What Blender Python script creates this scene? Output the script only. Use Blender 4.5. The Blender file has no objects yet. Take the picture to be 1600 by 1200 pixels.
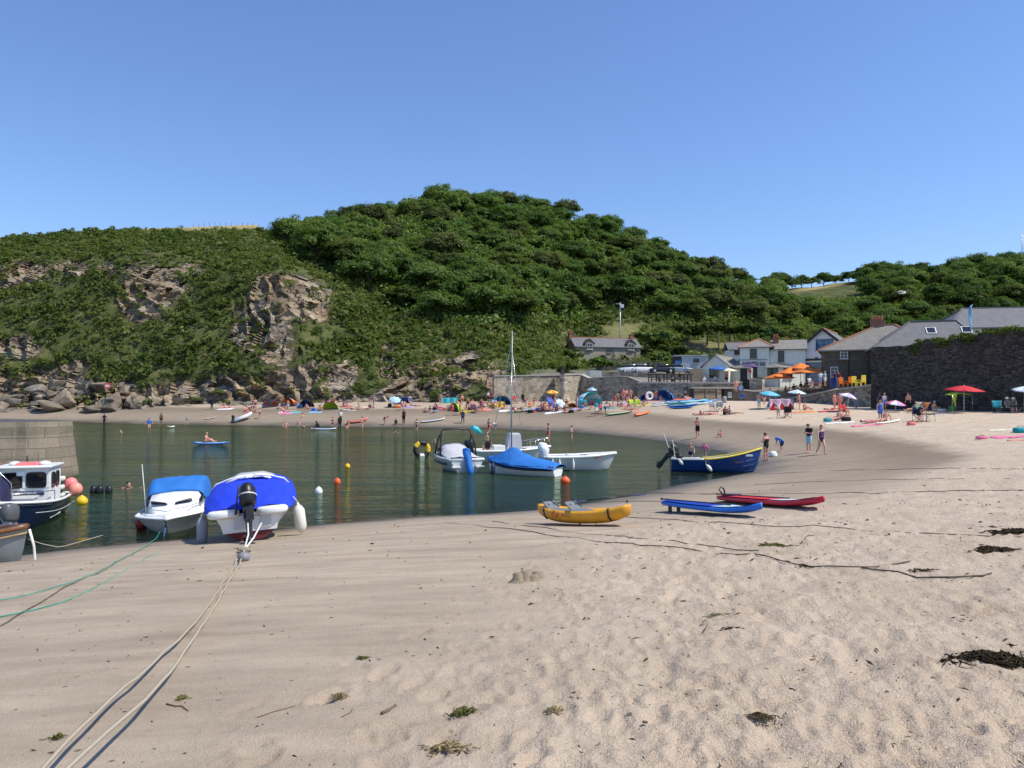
import bpy, math, random
import numpy as np
from mathutils import Vector, Matrix
R = math.radians
rnd = random.Random(7)
rng = np.random.default_rng(11)
scene = bpy.context.scene
COL = scene.collection
CAM_H, HZ, FP = 3.7, 622.0, 1200.0

# ---------------------------------------------------------------- object helpers
def tag(o, label=None, cat=None, group=None, kind=None):
    if label: o['label'] = label
    if cat: o['category'] = cat
    if group: o['group'] = group
    if kind: o['kind'] = kind
    return o

def empty(name, loc=(0, 0, 0), rz=0.0, label=None, cat=None, group=None, rx=0.0, ry=0.0):
    o = bpy.data.objects.new(name, None)
    o.empty_display_size = 0.2
    o.location = loc
    o.rotation_euler = (rx, ry, rz)
    COL.objects.link(o)
    return tag(o, label, cat, group)

class MB:
    """collects faces with material indices, builds ONE mesh object"""
    def __init__(s):
        s.v = []; s.f = []; s.m = []; s.sm = []
    def add(s, vs, fs, mi=0, smooth=False):
        b = len(s.v)
        s.v.extend([tuple(p) for p in vs])
        for f in fs:
            s.f.append(tuple(b + i for i in f)); s.m.append(mi); s.sm.append(smooth)
        return s
    def box(s, c, d, rz=0.0, mi=0, M=None):
        hx, hy, hz = d[0] / 2, d[1] / 2, d[2] / 2
        vs = [Vector((x, y, z)) for x in (-hx, hx) for y in (-hy, hy) for z in (-hz, hz)]
        T = Matrix.Translation(c) @ Matrix.Rotation(rz, 4, 'Z')
        if M is not None: T = M @ T
        vs = [T @ p for p in vs]
        return s.add(vs, [(0, 1, 3, 2), (4, 6, 7, 5), (0, 4, 5, 1), (2, 3, 7, 6), (0, 2, 6, 4), (1, 5, 7, 3)], mi)
    def bar(s, a, b, w, h, mi=0):
        a = Vector(a); b = Vector(b); d = b - a
        if d.length < 1e-6: return s
        t = d.normalized()
        up = Vector((0, 0, 1)) if abs(t.z) < .95 else Vector((1, 0, 0))
        x = t.cross(up).normalized(); y = x.cross(t)
        vs = [p + x * (i * w / 2) + y * (j * h / 2) for p in (a, b) for i in (-1, 1) for j in (-1, 1)]
        return s.add(vs, [(0, 1, 3, 2), (4, 6, 7, 5), (0, 4, 5, 1), (2, 3, 7, 6), (0, 2, 6, 4), (1, 5, 7, 3)], mi)
    def tube(s, pts, r, n=8, mi=0, smooth=True, cap=True):
        pts = [Vector(p) for p in pts]
        rs = r if isinstance(r, (list, tuple)) else [r] * len(pts)
        vs = []; fs = []
        prev = None
        for i, p in enumerate(pts):
            t = (pts[min(i + 1, len(pts) - 1)] - pts[max(i - 1, 0)])
            t = t.normalized() if t.length > 1e-9 else Vector((0, 0, 1))
            if prev is None:
                up = Vector((0, 0, 1)) if abs(t.z) < .9 else Vector((1, 0, 0))
                x = t.cross(up).normalized()
            else:
                x = (prev - t * prev.dot(t))
                x = x.normalized() if x.length > 1e-6 else t.orthogonal().normalized()
            prev = x; y = t.cross(x)
            for k in range(n):
                a = 2 * math.pi * k / n
                vs.append(p + x * (math.cos(a) * rs[i]) + y * (math.sin(a) * rs[i]))
        for i in range(len(pts) - 1):
            for k in range(n):
                fs.append((i * n + k, i * n + (k + 1) % n, (i + 1) * n + (k + 1) % n, (i + 1) * n + k))
        s.add(vs, fs, mi, smooth)
        if cap:
            b = len(s.v) - len(vs)
            s.f.append(tuple(b + k for k in reversed(range(n)))); s.m.append(mi); s.sm.append(False)
            e = b + (len(pts) - 1) * n
            s.f.append(tuple(e + k for k in range(n))); s.m.append(mi); s.sm.append(False)
        return s
    def ell(s, c, r, n=12, k=8, mi=0, M=None, smooth=True):
        vs = []; fs = []
        for j in range(k + 1):
            th = math.pi * j / k
            for i in range(n):
                a = 2 * math.pi * i / n
                p = Vector((c[0] + r[0] * math.sin(th) * math.cos(a), c[1] + r[1] * math.sin(th) * math.sin(a), c[2] + r[2] * math.cos(th)))
                if M is not None: p = M @ p
                vs.append(p)
        for j in range(k):
            for i in range(n):
                fs.append((j * n + i, (j + 1) * n + i, (j + 1) * n + (i + 1) % n, j * n + (i + 1) % n))
        return s.add(vs, fs, mi, smooth)
    def lathe(s, prof, n=16, c=(0, 0, 0), mi=0, M=None, smooth=True):
        vs = []; fs = []
        for (r, z) in prof:
            for i in range(n):
                a = 2 * math.pi * i / n
                p = Vector((c[0] + r * math.cos(a), c[1] + r * math.sin(a), c[2] + z))
                if M is not None: p = M @ p
                vs.append(p)
        for j in range(len(prof) - 1):
            for i in range(n):
                fs.append((j * n + i, j * n + (i + 1) % n, (j + 1) * n + (i + 1) % n, (j + 1) * n + i))
        return s.add(vs, fs, mi, smooth)
    def prism(s, poly, z0, z1, mi=0):
        """poly in xy, extruded in z"""
        n = len(poly)
        vs = [(p[0], p[1], z0) for p in poly] + [(p[0], p[1], z1) for p in poly]
        fs = [tuple(reversed(range(n))), tuple(range(n, 2 * n))] + [(i, (i + 1) % n, n + (i + 1) % n, n + i) for i in range(n)]
        return s.add(vs, fs, mi)
    def slab(s, poly, d, mi=0):
        """arbitrary planar polygon (3D points) thickened by vector d"""
        n = len(poly); d = Vector(d)
        vs = [Vector(p) for p in poly] + [Vector(p) + d for p in poly]
        fs = [tuple(reversed(range(n))), tuple(range(n, 2 * n))] + [(i, (i + 1) % n, n + (i + 1) % n, n + i) for i in range(n)]
        return s.add(vs, fs, mi)
    def loft(s, secs, mi=0, smooth=True, close=False, cap0=False, cap1=False):
        n = len(secs[0]); vs = [p for sec in secs for p in sec]; fs = []
        for i in range(len(secs) - 1):
            for k in range(n if close else n - 1):
                k2 = (k + 1) % n
                fs.append((i * n + k, i * n + k2, (i + 1) * n + k2, (i + 1) * n + k))
        if cap0: fs.append(tuple(reversed(range(n))))
        if cap1: fs.append(tuple((len(secs) - 1) * n + k for k in range(n)))
        return s.add(vs, fs, mi, smooth)
    def mesh(s, name, mats, uv=True):
        me = bpy.data.meshes.new(name)
        me.from_pydata([tuple(p) for p in s.v], [], s.f)
        for m in (mats if isinstance(mats, (list, tuple)) else [mats]): me.materials.append(m)
        me.polygons.foreach_set('material_index', s.m)
        me.polygons.foreach_set('use_smooth', s.sm)
        import bmesh
        bm = bmesh.new(); bm.from_mesh(me)
        bmesh.ops.recalc_face_normals(bm, faces=bm.faces)
        bm.to_mesh(me); bm.free()
        if uv: box_uv(me)
        me.update()
        return me
    def build(s, name, mats, parent=None, uv=True, bevel=0.0, loc=None):
        o = bpy.data.objects.new(name, s.mesh(name, mats, uv))
        COL.objects.link(o)
        if parent is not None: o.parent = parent
        if loc is not None: o.location = loc
        if bevel > 0:
            b = o.modifiers.new('edge', 'BEVEL'); b.width = bevel; b.segments = 2; b.limit_method = 'ANGLE'; b.angle_limit = R(40)
        return o

def box_uv(me):
    if not me.polygons: return
    L = me.uv_layers.new(name='UVMap')
    nl = len(me.loops)
    vi = np.empty(nl, np.int32); me.loops.foreach_get('vertex_index', vi)
    co = np.empty(len(me.vertices) * 3, np.float32); me.vertices.foreach_get('co', co); co = co.reshape(-1, 3)
    nr = np.empty(len(me.polygons) * 3, np.float32); me.polygons.foreach_get('normal', nr); nr = nr.reshape(-1, 3)
    lt = np.empty(len(me.polygons), np.int32); me.polygons.foreach_get('loop_total', lt)
    fn = np.repeat(nr, lt, axis=0)
    u = np.stack([-fn[:, 1], fn[:, 0], np.zeros(nl)], 1)
    bad = np.linalg.norm(u, axis=1) < .05
    u[bad] = (1, 0, 0)
    u /= np.linalg.norm(u, axis=1)[:, None]
    v = np.cross(fn, u)
    p = co[vi]
    uv = np.stack([(p * u).sum(1), (p * v).sum(1)], 1).astype(np.float32)
    L.data.foreach_set('uv', uv.ravel())

def np_mesh(name, V, F, mats, attrs=None, smooth=False, mi=None):
    """fast mesh from arrays (all faces the same size)"""
    me = bpy.data.meshes.new(name)
    k = F.shape[1]
    me.vertices.add(len(V)); me.vertices.foreach_set('co', np.ascontiguousarray(V, np.float32).ravel())
    me.loops.add(F.size); me.loops.foreach_set('vertex_index', np.ascontiguousarray(F, np.int32).ravel())
    me.polygons.add(len(F))
    me.polygons.foreach_set('loop_start', np.arange(0, F.size, k, dtype=np.int32))
    me.polygons.foreach_set('use_smooth', np.full(len(F), smooth, bool))
    for m in (mats if isinstance(mats, (list, tuple)) else [mats]): me.materials.append(m)
    if mi is not None: me.polygons.foreach_set('material_index', np.ascontiguousarray(mi, np.int32))
    for an, av in (attrs or {}).items():
        a = me.attributes.new(an, 'FLOAT', 'POINT'); a.data.foreach_set('value', np.ascontiguousarray(av, np.float32).ravel())
    me.update(calc_edges=True)
    return me

def link_mesh(name, me, parent=None):
    o = bpy.data.objects.new(name, me); COL.objects.link(o)
    if parent is not None: o.parent = parent
    return o

KIDS = {}
def copy_tree(o, parent=None):
    c = o.copy(); COL.objects.link(c)
    if parent is not None: c.parent = parent
    for ch in list(o.children): copy_tree(ch, c)
    return c

# ---------------------------------------------------------------- noise
_P = rng.permutation(512).astype(np.int64)
_G = rng.normal(size=(512, 3)); _G /= np.linalg.norm(_G, axis=1)[:, None]
def perlin(x, y, z=0.0):
    x, y, z = np.broadcast_arrays(np.asarray(x, float), np.asarray(y, float), np.asarray(z, float))
    xi, yi, zi = np.floor(x).astype(np.int64), np.floor(y).astype(np.int64), np.floor(z).astype(np.int64)
    xf, yf, zf = x - xi, y - yi, z - zi
    fu = lambda t: t * t * t * (t * (t * 6 - 15) + 10)
    u, v, w = fu(xf), fu(yf), fu(zf)
    def g(i, j, k):
        h = _P[(_P[(_P[(xi + i) % 512] + yi + j) % 512] + zi + k) % 512]
        G = _G[h]
        return G[..., 0] * (xf - i) + G[..., 1] * (yf - j) + G[..., 2] * (zf - k)
    l = lambda a, b, t: a + (b - a) * t
    return l(l(l(g(0, 0, 0), g(1, 0, 0), u), l(g(0, 1, 0), g(1, 1, 0), u), v),
             l(l(g(0, 0, 1), g(1, 0, 1), u), l(g(0, 1, 1), g(1, 1, 1), u), v), w) * 1.6
def fbm(x, y, z=0.0, o=4):
    s = 0; a = 1.0
    for k in range(o):
        s = s + a * perlin(np.asarray(x) * 2 ** k + 13.1 * k, np.asarray(y) * 2 ** k + 7.7 * k, np.asarray(z) * 2 ** k); a *= .5
    return s
def sstep(a, b, x):
    t = np.clip((np.asarray(x, float) - a) / (b - a), 0, 1); return t * t * (3 - 2 * t)

# ---------------------------------------------------------------- materials
class NT:
    def __init__(s, name):
        s.m = bpy.data.materials.new(name); s.m.use_nodes = True
        s.t = s.m.node_tree; s.n = s.t.nodes; s.l = s.t.links
        s.n.clear()
        s.out = s.n.new('ShaderNodeOutputMaterial')
    def new(s, ty, **kw):
        d = s.n.new(ty)
        for k, v in kw.items():
            if k.startswith('i_'):
                key = k[2:]
                key = int(key) if key.isdigit() else key.replace('_', ' ')
                d.inputs[key].default_value = v
            else: setattr(d, k, v)
        return d
    def link(s, a, b): s.l.new(a, b)
    def bsdf(s, rgb=(.5, .5, .5), rough=.6, metal=0.0, spec=.5):
        b = s.n.new('ShaderNodeBsdfPrincipled')
        b.inputs['Base Color'].default_value = (*rgb, 1); b.inputs['Roughness'].default_value = rough
        b.inputs['Metallic'].default_value = metal; b.inputs['Specular IOR Level'].default_value = spec
        s.link(b.outputs[0], s.out.inputs[0]); return b
    def coord(s, which='Object', scale=None):
        tc = s.n.new('ShaderNodeTexCoord'); o = tc.outputs[which]
        if scale is not None:
            mp = s.n.new('ShaderNodeMapping'); mp.inputs['Scale'].default_value = scale if hasattr(scale, '__len__') else (scale,) * 3
            s.link(o, mp.inputs['Vector']); o = mp.outputs[0]
        return o
    def noise(s, vec, scale=5, detail=4, rough=.6):
        d = s.n.new('ShaderNodeTexNoise'); d.inputs['Scale'].default_value = scale; d.inputs['Detail'].default_value = detail
        d.inputs['Roughness'].default_value = rough
        if vec is not None: s.link(vec, d.inputs['Vector'])
        return d.outputs[0]
    def ramp(s, fac, stops, interp='LINEAR'):
        d = s.n.new('ShaderNodeValToRGB'); d.color_ramp.interpolation = interp
        e = d.color_ramp.elements
        while len(e) < len(stops): e.new(.5)
        for i, (p, c) in enumerate(stops):
            e[i].position = p; e[i].color = (*c, 1) if hasattr(c, '__len__') else (c, c, c, 1)
        s.link(fac, d.inputs[0]); return d.outputs[0]
    def mix(s, fac, a, b, blend='MIX'):
        d = s.n.new('ShaderNodeMix'); d.data_type = 'RGBA'; d.blend_type = blend
        for sock, v in ((d.inputs[0], fac), (d.inputs[6], a), (d.inputs[7], b)):
            if hasattr(v, 'links'): s.link(v, sock)
            elif hasattr(v, '__len__'): sock.default_value = (*v[:3], 1)
            else: sock.default_value = v
        return d.outputs[2]
    def math(s, op, a, b=0.0, clamp=False):
        d = s.n.new('ShaderNodeMath'); d.operation = op; d.use_clamp = clamp
        for i, v in enumerate((a, b)):
            if hasattr(v, 'links'): s.link(v, d.inputs[i])
            else: d.inputs[i].default_value = v
        return d.outputs[0]
    def attr(s, name):
        d = s.n.new('ShaderNodeAttribute'); d.attribute_name = name; return d.outputs['Fac']
    def bump(s, h, strength=.3, dist=.02, normal=None):
        d = s.n.new('ShaderNodeBump'); d.inputs['Strength'].default_value = strength; d.inputs['Distance'].default_value = dist
        s.link(h, d.inputs['Height'])
        if normal is not None: s.link(normal, d.inputs['Normal'])
        return d.outputs[0]

_PM = {}
def pm(name, rgb, rough=.6, var=.12, scale=6.0, bump=0.0, metal=0.0, spec=.4, dirt=0.0):
    """general procedural surface: noise-varied colour, roughness and optional bump"""
    if name in _PM: return _PM[name]
    n = NT(name); b = n.bsdf(rgb, rough, metal, spec)
    co = n.coord('Object')
    nz = n.noise(co, scale, 5)
    lo = tuple(max(0, c * (1 - var)) for c in rgb); hi = tuple(min(1, c * (1 + var)) for c in rgb)
    c = n.ramp(nz, [(.3, lo), (.7, hi)])
    if dirt > 0:
        nd = n.noise(n.coord('Object', (1.5, 1.5, .5)), 3, 6, .7)
        f = n.ramp(nd, [(.52, 0), (.75, 1)])
        c = n.mix(n.math('MULTIPLY', f, dirt), c, (.09, .075, .055))
    n.link(c, b.inputs['Base Color'])
    n.link(n.ramp(nz, [(.2, max(0, rough - .08)), (.8, min(1, rough + .08))]), b.inputs['Roughness'])
    if bump > 0: n.link(n.bump(n.noise(co, scale * 6, 3), bump, .01), b.inputs['Normal'])
    _PM[name] = n.m
    return n.m

def stone_mat(name, c1, c2, c3, mortar, scale=3.0, stretch=1.6, bump=.7, edge=.06):
    n = NT(name); b = n.bsdf(c1, .85, 0, .2)
    uv = n.coord('UV', (scale, scale * stretch, 1))
    nz = n.noise(uv, 1.3, 3)
    ad = n.new('ShaderNodeVectorMath', operation='ADD')
    sc = n.new('ShaderNodeVectorMath', operation='SCALE'); sc.inputs['Scale'].default_value = .25
    nt = n.n.new('ShaderNodeTexNoise'); nt.inputs['Scale'].default_value = 1.7; n.link(uv, nt.inputs['Vector'])
    n.link(nt.outputs['Color'], sc.inputs[0]); n.link(uv, ad.inputs[0]); n.link(sc.outputs[0], ad.inputs[1])
    vo = n.new('ShaderNodeTexVoronoi', feature='F1', voronoi_dimensions='2D'); n.link(ad.outputs[0], vo.inputs['Vector']); vo.inputs['Scale'].default_value = 1
    ve = n.new('ShaderNodeTexVoronoi', feature='DISTANCE_TO_EDGE', voronoi_dimensions='2D'); n.link(ad.outputs[0], ve.inputs['Vector']); ve.inputs['Scale'].default_value = 1
    sepc = n.new('ShaderNodeSeparateColor'); n.link(vo.outputs['Color'], sepc.inputs[0])
    cc = n.ramp(sepc.outputs[0], [(0, c1), (.5, c2), (1, c3)])
    big = n.noise(n.coord('Object', .35), 1, 5)
    cc = n.mix(n.ramp(big, [(.4, 0), (.7, .55)]), cc, tuple(x * .45 for x in c1))
    fine = n.noise(uv, 9, 4)
    cc = n.mix(.35, cc, n.ramp(fine, [(.3, .25), (.7, .8)]), 'OVERLAY')
    e = n.ramp(ve.outputs['Distance'], [(0, 0), (edge, 1)])
    n.link(n.mix(e, mortar, cc), b.inputs['Base Color'])
    h = n.math('ADD', n.math('MULTIPLY', e, .8), n.math('MULTIPLY', fine, .35))
    n.link(n.bump(h, bump, .06), b.inputs['Normal'])
    return n.m

def brick_mat(name, c1, c2, mortar, w=.5, h=.25, msize=.012, bump=.5, rough=.85, patch=None):
    n = NT(name); b = n.bsdf(c1, rough, 0, .3)
    uv = n.coord('UV')
    br = n.new('ShaderNodeTexBrick'); n.link(uv, br.inputs['Vector'])
    br.inputs['Color1'].default_value = (*c1, 1); br.inputs['Color2'].default_value = (*c2, 1); br.inputs['Mortar'].default_value = (*mortar, 1)
    br.inputs['Scale'].default_value = 1; br.inputs['Brick Width'].default_value = w; br.inputs['Row Height'].default_value = h
    br.inputs['Mortar Size'].default_value = msize; br.inputs['Bias'].default_value = 0
    nz = n.noise(n.coord('UV', 1.0), 1.3, 6)
    c = n.mix(n.ramp(nz, [(.35, 0), (.75, .6)]), br.outputs['Color'], patch or tuple(x * .5 for x in c1))
    fine = n.noise(uv, 12, 4)
    c = n.mix(.3, c, n.ramp(fine, [(.3, .25), (.7, .8)]), 'OVERLAY')
    n.link(c, b.inputs['Base Color'])
    hgt = n.math('ADD', n.math('SUBTRACT', 1.0, br.outputs['Fac']), n.math('MULTIPLY', fine, .5))
    n.link(n.bump(hgt, bump, .02), b.inputs['Normal'])
    return n.m

def leaf_mat(name, dark, mid, light, trans=.44):
    n = NT(name)
    d = n.new('ShaderNodeBsdfDiffuse'); t = n.new('ShaderNodeBsdfTranslucent'); g = n.new('ShaderNodeBsdfGlossy'); g.inputs['Roughness'].default_value = .45
    oi = n.new('ShaderNodeObjectInfo')
    f = n.math('ADD', n.math('MULTIPLY', n.attr('tint'), .62), n.math('MULTIPLY', oi.outputs['Random'], .38))
    c = n.ramp(f, [(.08, dark), (.5, mid), (.95, light)])
    n.link(c, d.inputs[0])
    tcol = n.mix(1.0, c, (1.25, 1.35, .6), 'MULTIPLY'); n.link(tcol, t.inputs[0])
    g.inputs[0].default_value = (.9, .95, .9, 1)
    m1 = n.new('ShaderNodeMixShader'); m1.inputs[0].default_value = trans; n.link(d.outputs[0], m1.inputs[1]); n.link(t.outputs[0], m1.inputs[2])
    m2 = n.new('ShaderNodeMixShader'); m2.inputs[0].default_value = .008; n.link(m1.outputs[0], m2.inputs[1]); n.link(g.outputs[0], m2.inputs[2])
    n.link(m2.outputs[0], n.out.inputs[0])
    return n.m
# ---------------------------------------------------------------- camera, light, sky
cam = bpy.data.objects.new('camera', bpy.data.cameras.new('camera')); COL.objects.link(cam)
cam.location = (0, 0, CAM_H); cam.rotation_euler = (R(90), 0, 0)
cam.data.sensor_width = 36; cam.data.lens = 36 * FP / 1600; cam.data.shift_y = (HZ - 600) / 1600
cam.data.clip_start = .1; cam.data.clip_end = 6000
scene.camera = cam
SUN_EL, SUN_AZ = R(56), R(-16)             # azimuth measured from +X towards +Y
sd = Vector((math.cos(SUN_EL) * math.cos(SUN_AZ), math.cos(SUN_EL) * math.sin(SUN_AZ), math.sin(SUN_EL)))
sun = bpy.data.objects.new('sun', bpy.data.lights.new('sun', 'SUN')); COL.objects.link(sun)
sun.data.energy = 5.0; sun.data.angle = R(.5); sun.data.color = (1, .94, .82)
sun.rotation_euler = sd.to_track_quat('Z', 'Y').to_euler(); sun.location = (60, -20, 90)
w = bpy.data.worlds.new('World'); scene.world = w; w.use_nodes = True
wn = w.node_tree.nodes; wl = w.node_tree.links
bg = wn['Background']; sky = wn.new('ShaderNodeTexSky'); sky.sky_type = 'NISHITA'; sky.sun_disc = False
sky.sun_elevation = SUN_EL; sky.sun_rotation = R(90) - SUN_AZ
sky.altitude = 0; sky.air_density = 1.15; sky.dust_density = .25; sky.ozone_density = 4.0
tint = wn.new('ShaderNodeVectorMath'); tint.operation = 'MULTIPLY'; tint.inputs[1].default_value = (1.10, 1.21, 1.50)
wl.new(sky.outputs[0], tint.inputs[0]); wl.new(tint.outputs[0], bg.inputs[0]); bg.inputs[1].default_value = .116
scene.view_settings.view_transform = 'Standard'; scene.view_settings.look = 'None'
scene.view_settings.exposure = 0; scene.view_settings.gamma = 1
scene.render.engine = 'CYCLES'
scene.cycles.max_bounces = 6; scene.cycles.transparent_max_bounces = 8
scene.cycles.use_denoising = True

# ---------------------------------------------------------------- shoreline and beach height
def gp(px, py, z=0.0):
    Y = (CAM_H - z) * FP / (py - HZ)
    return ((px - 800) / FP * Y, Y)
near = [(-140, -20), (-60, 8), (-22, 15)] + [gp(*p) for p in ((0, 872), (140, 855), (300, 842), (420, 830), (500, 820), (640, 808), (760, 803), (850, 796), (930, 785),
        (1000, 772), (1060, 758), (1120, 748), (1180, 737), (1186, 722), (1130, 705), (1060, 692), (990, 683), (900, 675), (760, 668.5), (600, 667),
        (400, 665), (200, 662), (130, 660))] + [(-95, 121), (-160, 128), (-400, 150)]
SH = np.array(near)
POLY = np.array(near + [(-400, -20)])
def shore_d(x, y):
    """signed distance to the water's edge, positive on land"""
    x = np.asarray(x, float); y = np.asarray(y, float)
    shp = x.shape; x = x.ravel(); y = y.ravel()
    d = np.full(x.shape, 1e9)
    for (a, b) in zip(SH[:-1], SH[1:]):
        e = b - a; L = e @ e
        t = np.clip(((x - a[0]) * e[0] + (y - a[1]) * e[1]) / L, 0, 1)
        d = np.minimum(d, (x - a[0] - t * e[0]) ** 2 + (y - a[1] - t * e[1]) ** 2)
    d = np.sqrt(d)
    ins = np.zeros(x.shape, bool)
    for (a, b) in zip(POLY, np.roll(POLY, -1, axis=0)):
        c = ((a[1] > y) != (b[1] > y))
        with np.errstate(divide='ignore', invalid='ignore'):
            xx = (b[0] - a[0]) * (y - a[1]) / (b[1] - a[1]) + a[0]
        ins ^= c & (x < xx)
    return np.where(ins, -d, d).reshape(shp)
def base_z(x, y, d=None):
    if d is None: d = shore_d(x, y)
    k = sstep(70, 100, y)
    C = 2.62 + .75 * k; sl = .112 + .07 * sstep(38, 62, y) + .11 * k
    up = C * np.tanh(np.maximum(d, 0) * sl / C)
    dn = -1.9 * (1 - np.exp(np.minimum(d, 0) / 14.0))
    return np.where(d > 0, up, dn)
def trampled(x, y, d):
    return sstep(-1.5, 1.5, x - (-2.0 + .26 * y) + 1.2 * fbm(np.asarray(x) * .3, np.asarray(y) * .3, 3.3, 2)) * sstep(7, 11, d)
def beach_z(x, y, d=None):
    x = np.asarray(x, float); y = np.asarray(y, float)
    if d is None: d = shore_d(x, y)
    z = base_z(x, y, d)
    tr = trampled(x, y, d)
    lump = .034 * fbm(x * 1.6, y * 1.6, 1.7, 2) - .06 * np.maximum(0, perlin(x * 3.1, y * 3.1, 5.2)) ** 1.5 + .028 * perlin(x * 6.3, y * 6.3, 2.2)
    smooth = .02 * fbm(x * .5 + y * .2, y * 1.3 - x * .35, 8.1, 2)
    far = sstep(90, 40, y)
    return z + np.where(d > 0, sstep(0, 4, d), 0) * (tr * lump * far + smooth * sstep(70, 30, y)) + .15 * fbm(x * .05, y * .05, 4.4, 2) * sstep(4, 14, d)
def bz(x, y): return float(beach_z(np.array([x]), np.array([y]))[0])
def pg(px, py):
    """point of the beach seen at a pixel of the photograph"""
    Ys = np.concatenate([np.arange(2, 30, .05), np.arange(30, 140, .25)])
    xs = (px - 800) / FP * Ys
    zr = CAM_H - (py - HZ) / FP * Ys
    g = np.maximum(beach_z(xs, Ys), 0.0)
    ym = float(np.interp(px, [-500, 0, 200, 400, 600, 765, 772, 880, 1000, 1146, 1200, 1260, 1362, 1600], [126, 123, 120, 116, 114.5, 112, 110, 111.5, 105.5, 102.5, 99, 90, 76, 66])) - .5
    i = np.argmax(zr <= g)
    if zr[i] > g[i] or Ys[i] > ym:
        i = np.argmin(np.abs(Ys - ym + .6 * rnd.random()))
    return Vector((xs[i], Ys[i], g[i]))

# sand sheet
Yr = np.concatenate([np.linspace(-45, 1.5, 30), 1.5 + np.cumsum(np.geomspace(.016, .5, 330)), ])
Yr = np.concatenate([Yr, np.arange(Yr[-1] + .6, 150, .6)])
cc = np.linspace(-1, 1, 560); cc = .55 * cc + .45 * cc ** 3
YY = np.repeat(Yr[:, None], len(cc), 1)
WW = .92 * np.abs(YY) + 5.5
XX = cc[None, :] * WW
DD = shore_d(XX, YY)
ZZ = beach_z(XX, YY, DD)
nr_, nc_ = XX.shape
# footprints trodden into the dry sand
fr_ = np.random.default_rng(21); nF = 4600
fy = 2.4 * np.exp(fr_.uniform(0, 2.45, nF)); fx = fr_.uniform(-1, 1, nF) * (fy * .8 + .6)
fd = shore_d(fx, fy); keep = fr_.uniform(0, 1, nF) < trampled(fx, fy, fd) * 1.0
for x0, y0 in zip(fx[keep], fy[keep]):
    r0, r1 = np.searchsorted(Yr, (y0 - .3, y0 + .3)); w0 = .92 * y0 + 5.5
    c0, c1 = np.searchsorted(cc, ((x0 - .34) / w0, (x0 + .34) / w0))
    if r1 - r0 < 2 or c1 - c0 < 2: continue
    a_ = fr_.normal(.5, .9); ca, sa = math.cos(a_), math.sin(a_); L_, W_, h_ = fr_.uniform(.10, .17), fr_.uniform(.045, .09), fr_.uniform(.008, .024)
    dx, dy = XX[r0:r1, c0:c1] - x0, YY[r0:r1, c0:c1] - y0
    q = np.sqrt(((dx * ca + dy * sa) / L_) ** 2 + ((-dx * sa + dy * ca) / W_) ** 2)
    ZZ[r0:r1, c0:c1] += h_ * (-np.exp(-(q / 1.0) ** 6) + .5 * np.exp(-((q - 1.3) / .22) ** 2))
idx = np.arange(nr_ * nc_).reshape(nr_, nc_)
Fq = np.stack([idx[:-1, :-1], idx[:-1, 1:], idx[1:, 1:], idx[1:, :-1]], -1).reshape(-1, 4)
n = NT('sand'); b = n.bsdf((.4, .33, .26), .92, 0, .15)
co = n.coord('Object')
dA, tA = n.attr('shore'), n.attr('tramp')
dry = n.ramp(n.noise(n.coord('Object', 1.0), .9, 7, .65), [(.3, (.50, .395, .29)), (.72, (.625, .51, .385))])
spk = n.noise(co, 95, 3, .7)
dry = n.mix(.55, dry, n.ramp(spk, [(.30, .26), (.52, .5), (.72, .74)]), 'OVERLAY')
damp = n.ramp(n.noise(n.coord('Object', (.35, 1.3, 1)), 1.4, 7, .65), [(.3, (.325, .258, .188)), (.7, (.495, .402, .302))])
damp = n.mix(.4, damp, n.ramp(spk, [(.30, .3), (.7, .7)]), 'OVERLAY')
wet = (.105, .085, .062)
tn = n.math('ADD', tA, n.math('MULTIPLY', n.math('SUBTRACT', n.noise(co, .8, 5), .5), .5), True)
c = n.mix(tn, damp, dry)
# damp tide band further up the shore, then the wet rim
dn_ = n.math('ADD', dA, n.math('MULTIPLY', n.math('SUBTRACT', n.noise(n.coord('Object', (.22, .5, 1)), 1.0, 5), .5), 3.0))
band = n.ramp(n.math('DIVIDE', dn_, 20.0), [(.0, .75), (.10, .5), (.22, .62), (.36, .95), (.42, .9), (.50, 0)])
farm = n.attr('farb')
c = n.mix(n.math('MULTIPLY', band, n.math('MULTIPLY', farm, .9)), c, (.185, .148, .105))
wf = n.ramp(n.math('DIVIDE', dn_, 4.0), [(.0, 1), (.10, .72), (.45, .18), (.9, 0)])
c = n.mix(wf, c, wet)
uw = n.ramp(n.math('DIVIDE', n.math('MULTIPLY', dA, -1.0), 12.0), [(0, 0), (1, 1)])
c = n.mix(uw, c, (.028, .034, .018))
# specks of weed and small stones
vo = n.new('ShaderNodeTexVoronoi', feature='F1'); n.link(co, vo.inputs['Vector']); vo.inputs['Scale'].default_value = 5.5
sp = n.math('MULTIPLY', n.ramp(vo.outputs['Distance'], [(.08, 1), (.15, 0)]), n.ramp(n.noise(co, 1.3, 4, .8), [(.5, 0), (.6, 1)]))
c = n.mix(n.math('MULTIPLY', sp, .8), c, (.07, .055, .035))
n.link(c, b.inputs['Base Color'])
n.link(n.mix(wf, (.92,) * 3, (.28,) * 3), b.inputs['Roughness'])
n.link(n.mix(wf, (.15,) * 3, (.5,) * 3), b.inputs['Specular IOR Level'])
h = n.math('ADD', n.math('MULTIPLY', n.noise(co, 6, 6, .72), n.math('ADD', n.math('MULTIPLY', tA, .8), .25)), n.math('MULTIPLY', spk, .16))
n.link(n.bump(h, .95, .085), b.inputs['Normal'])
SAND = n.m
me = np_mesh('beach', np.stack([XX, YY, ZZ], -1).reshape(-1, 3), Fq, SAND,
             {'shore': DD, 'tramp': trampled(XX, YY, DD), 'farb': sstep(13, 40, YY)}, smooth=True)
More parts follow.
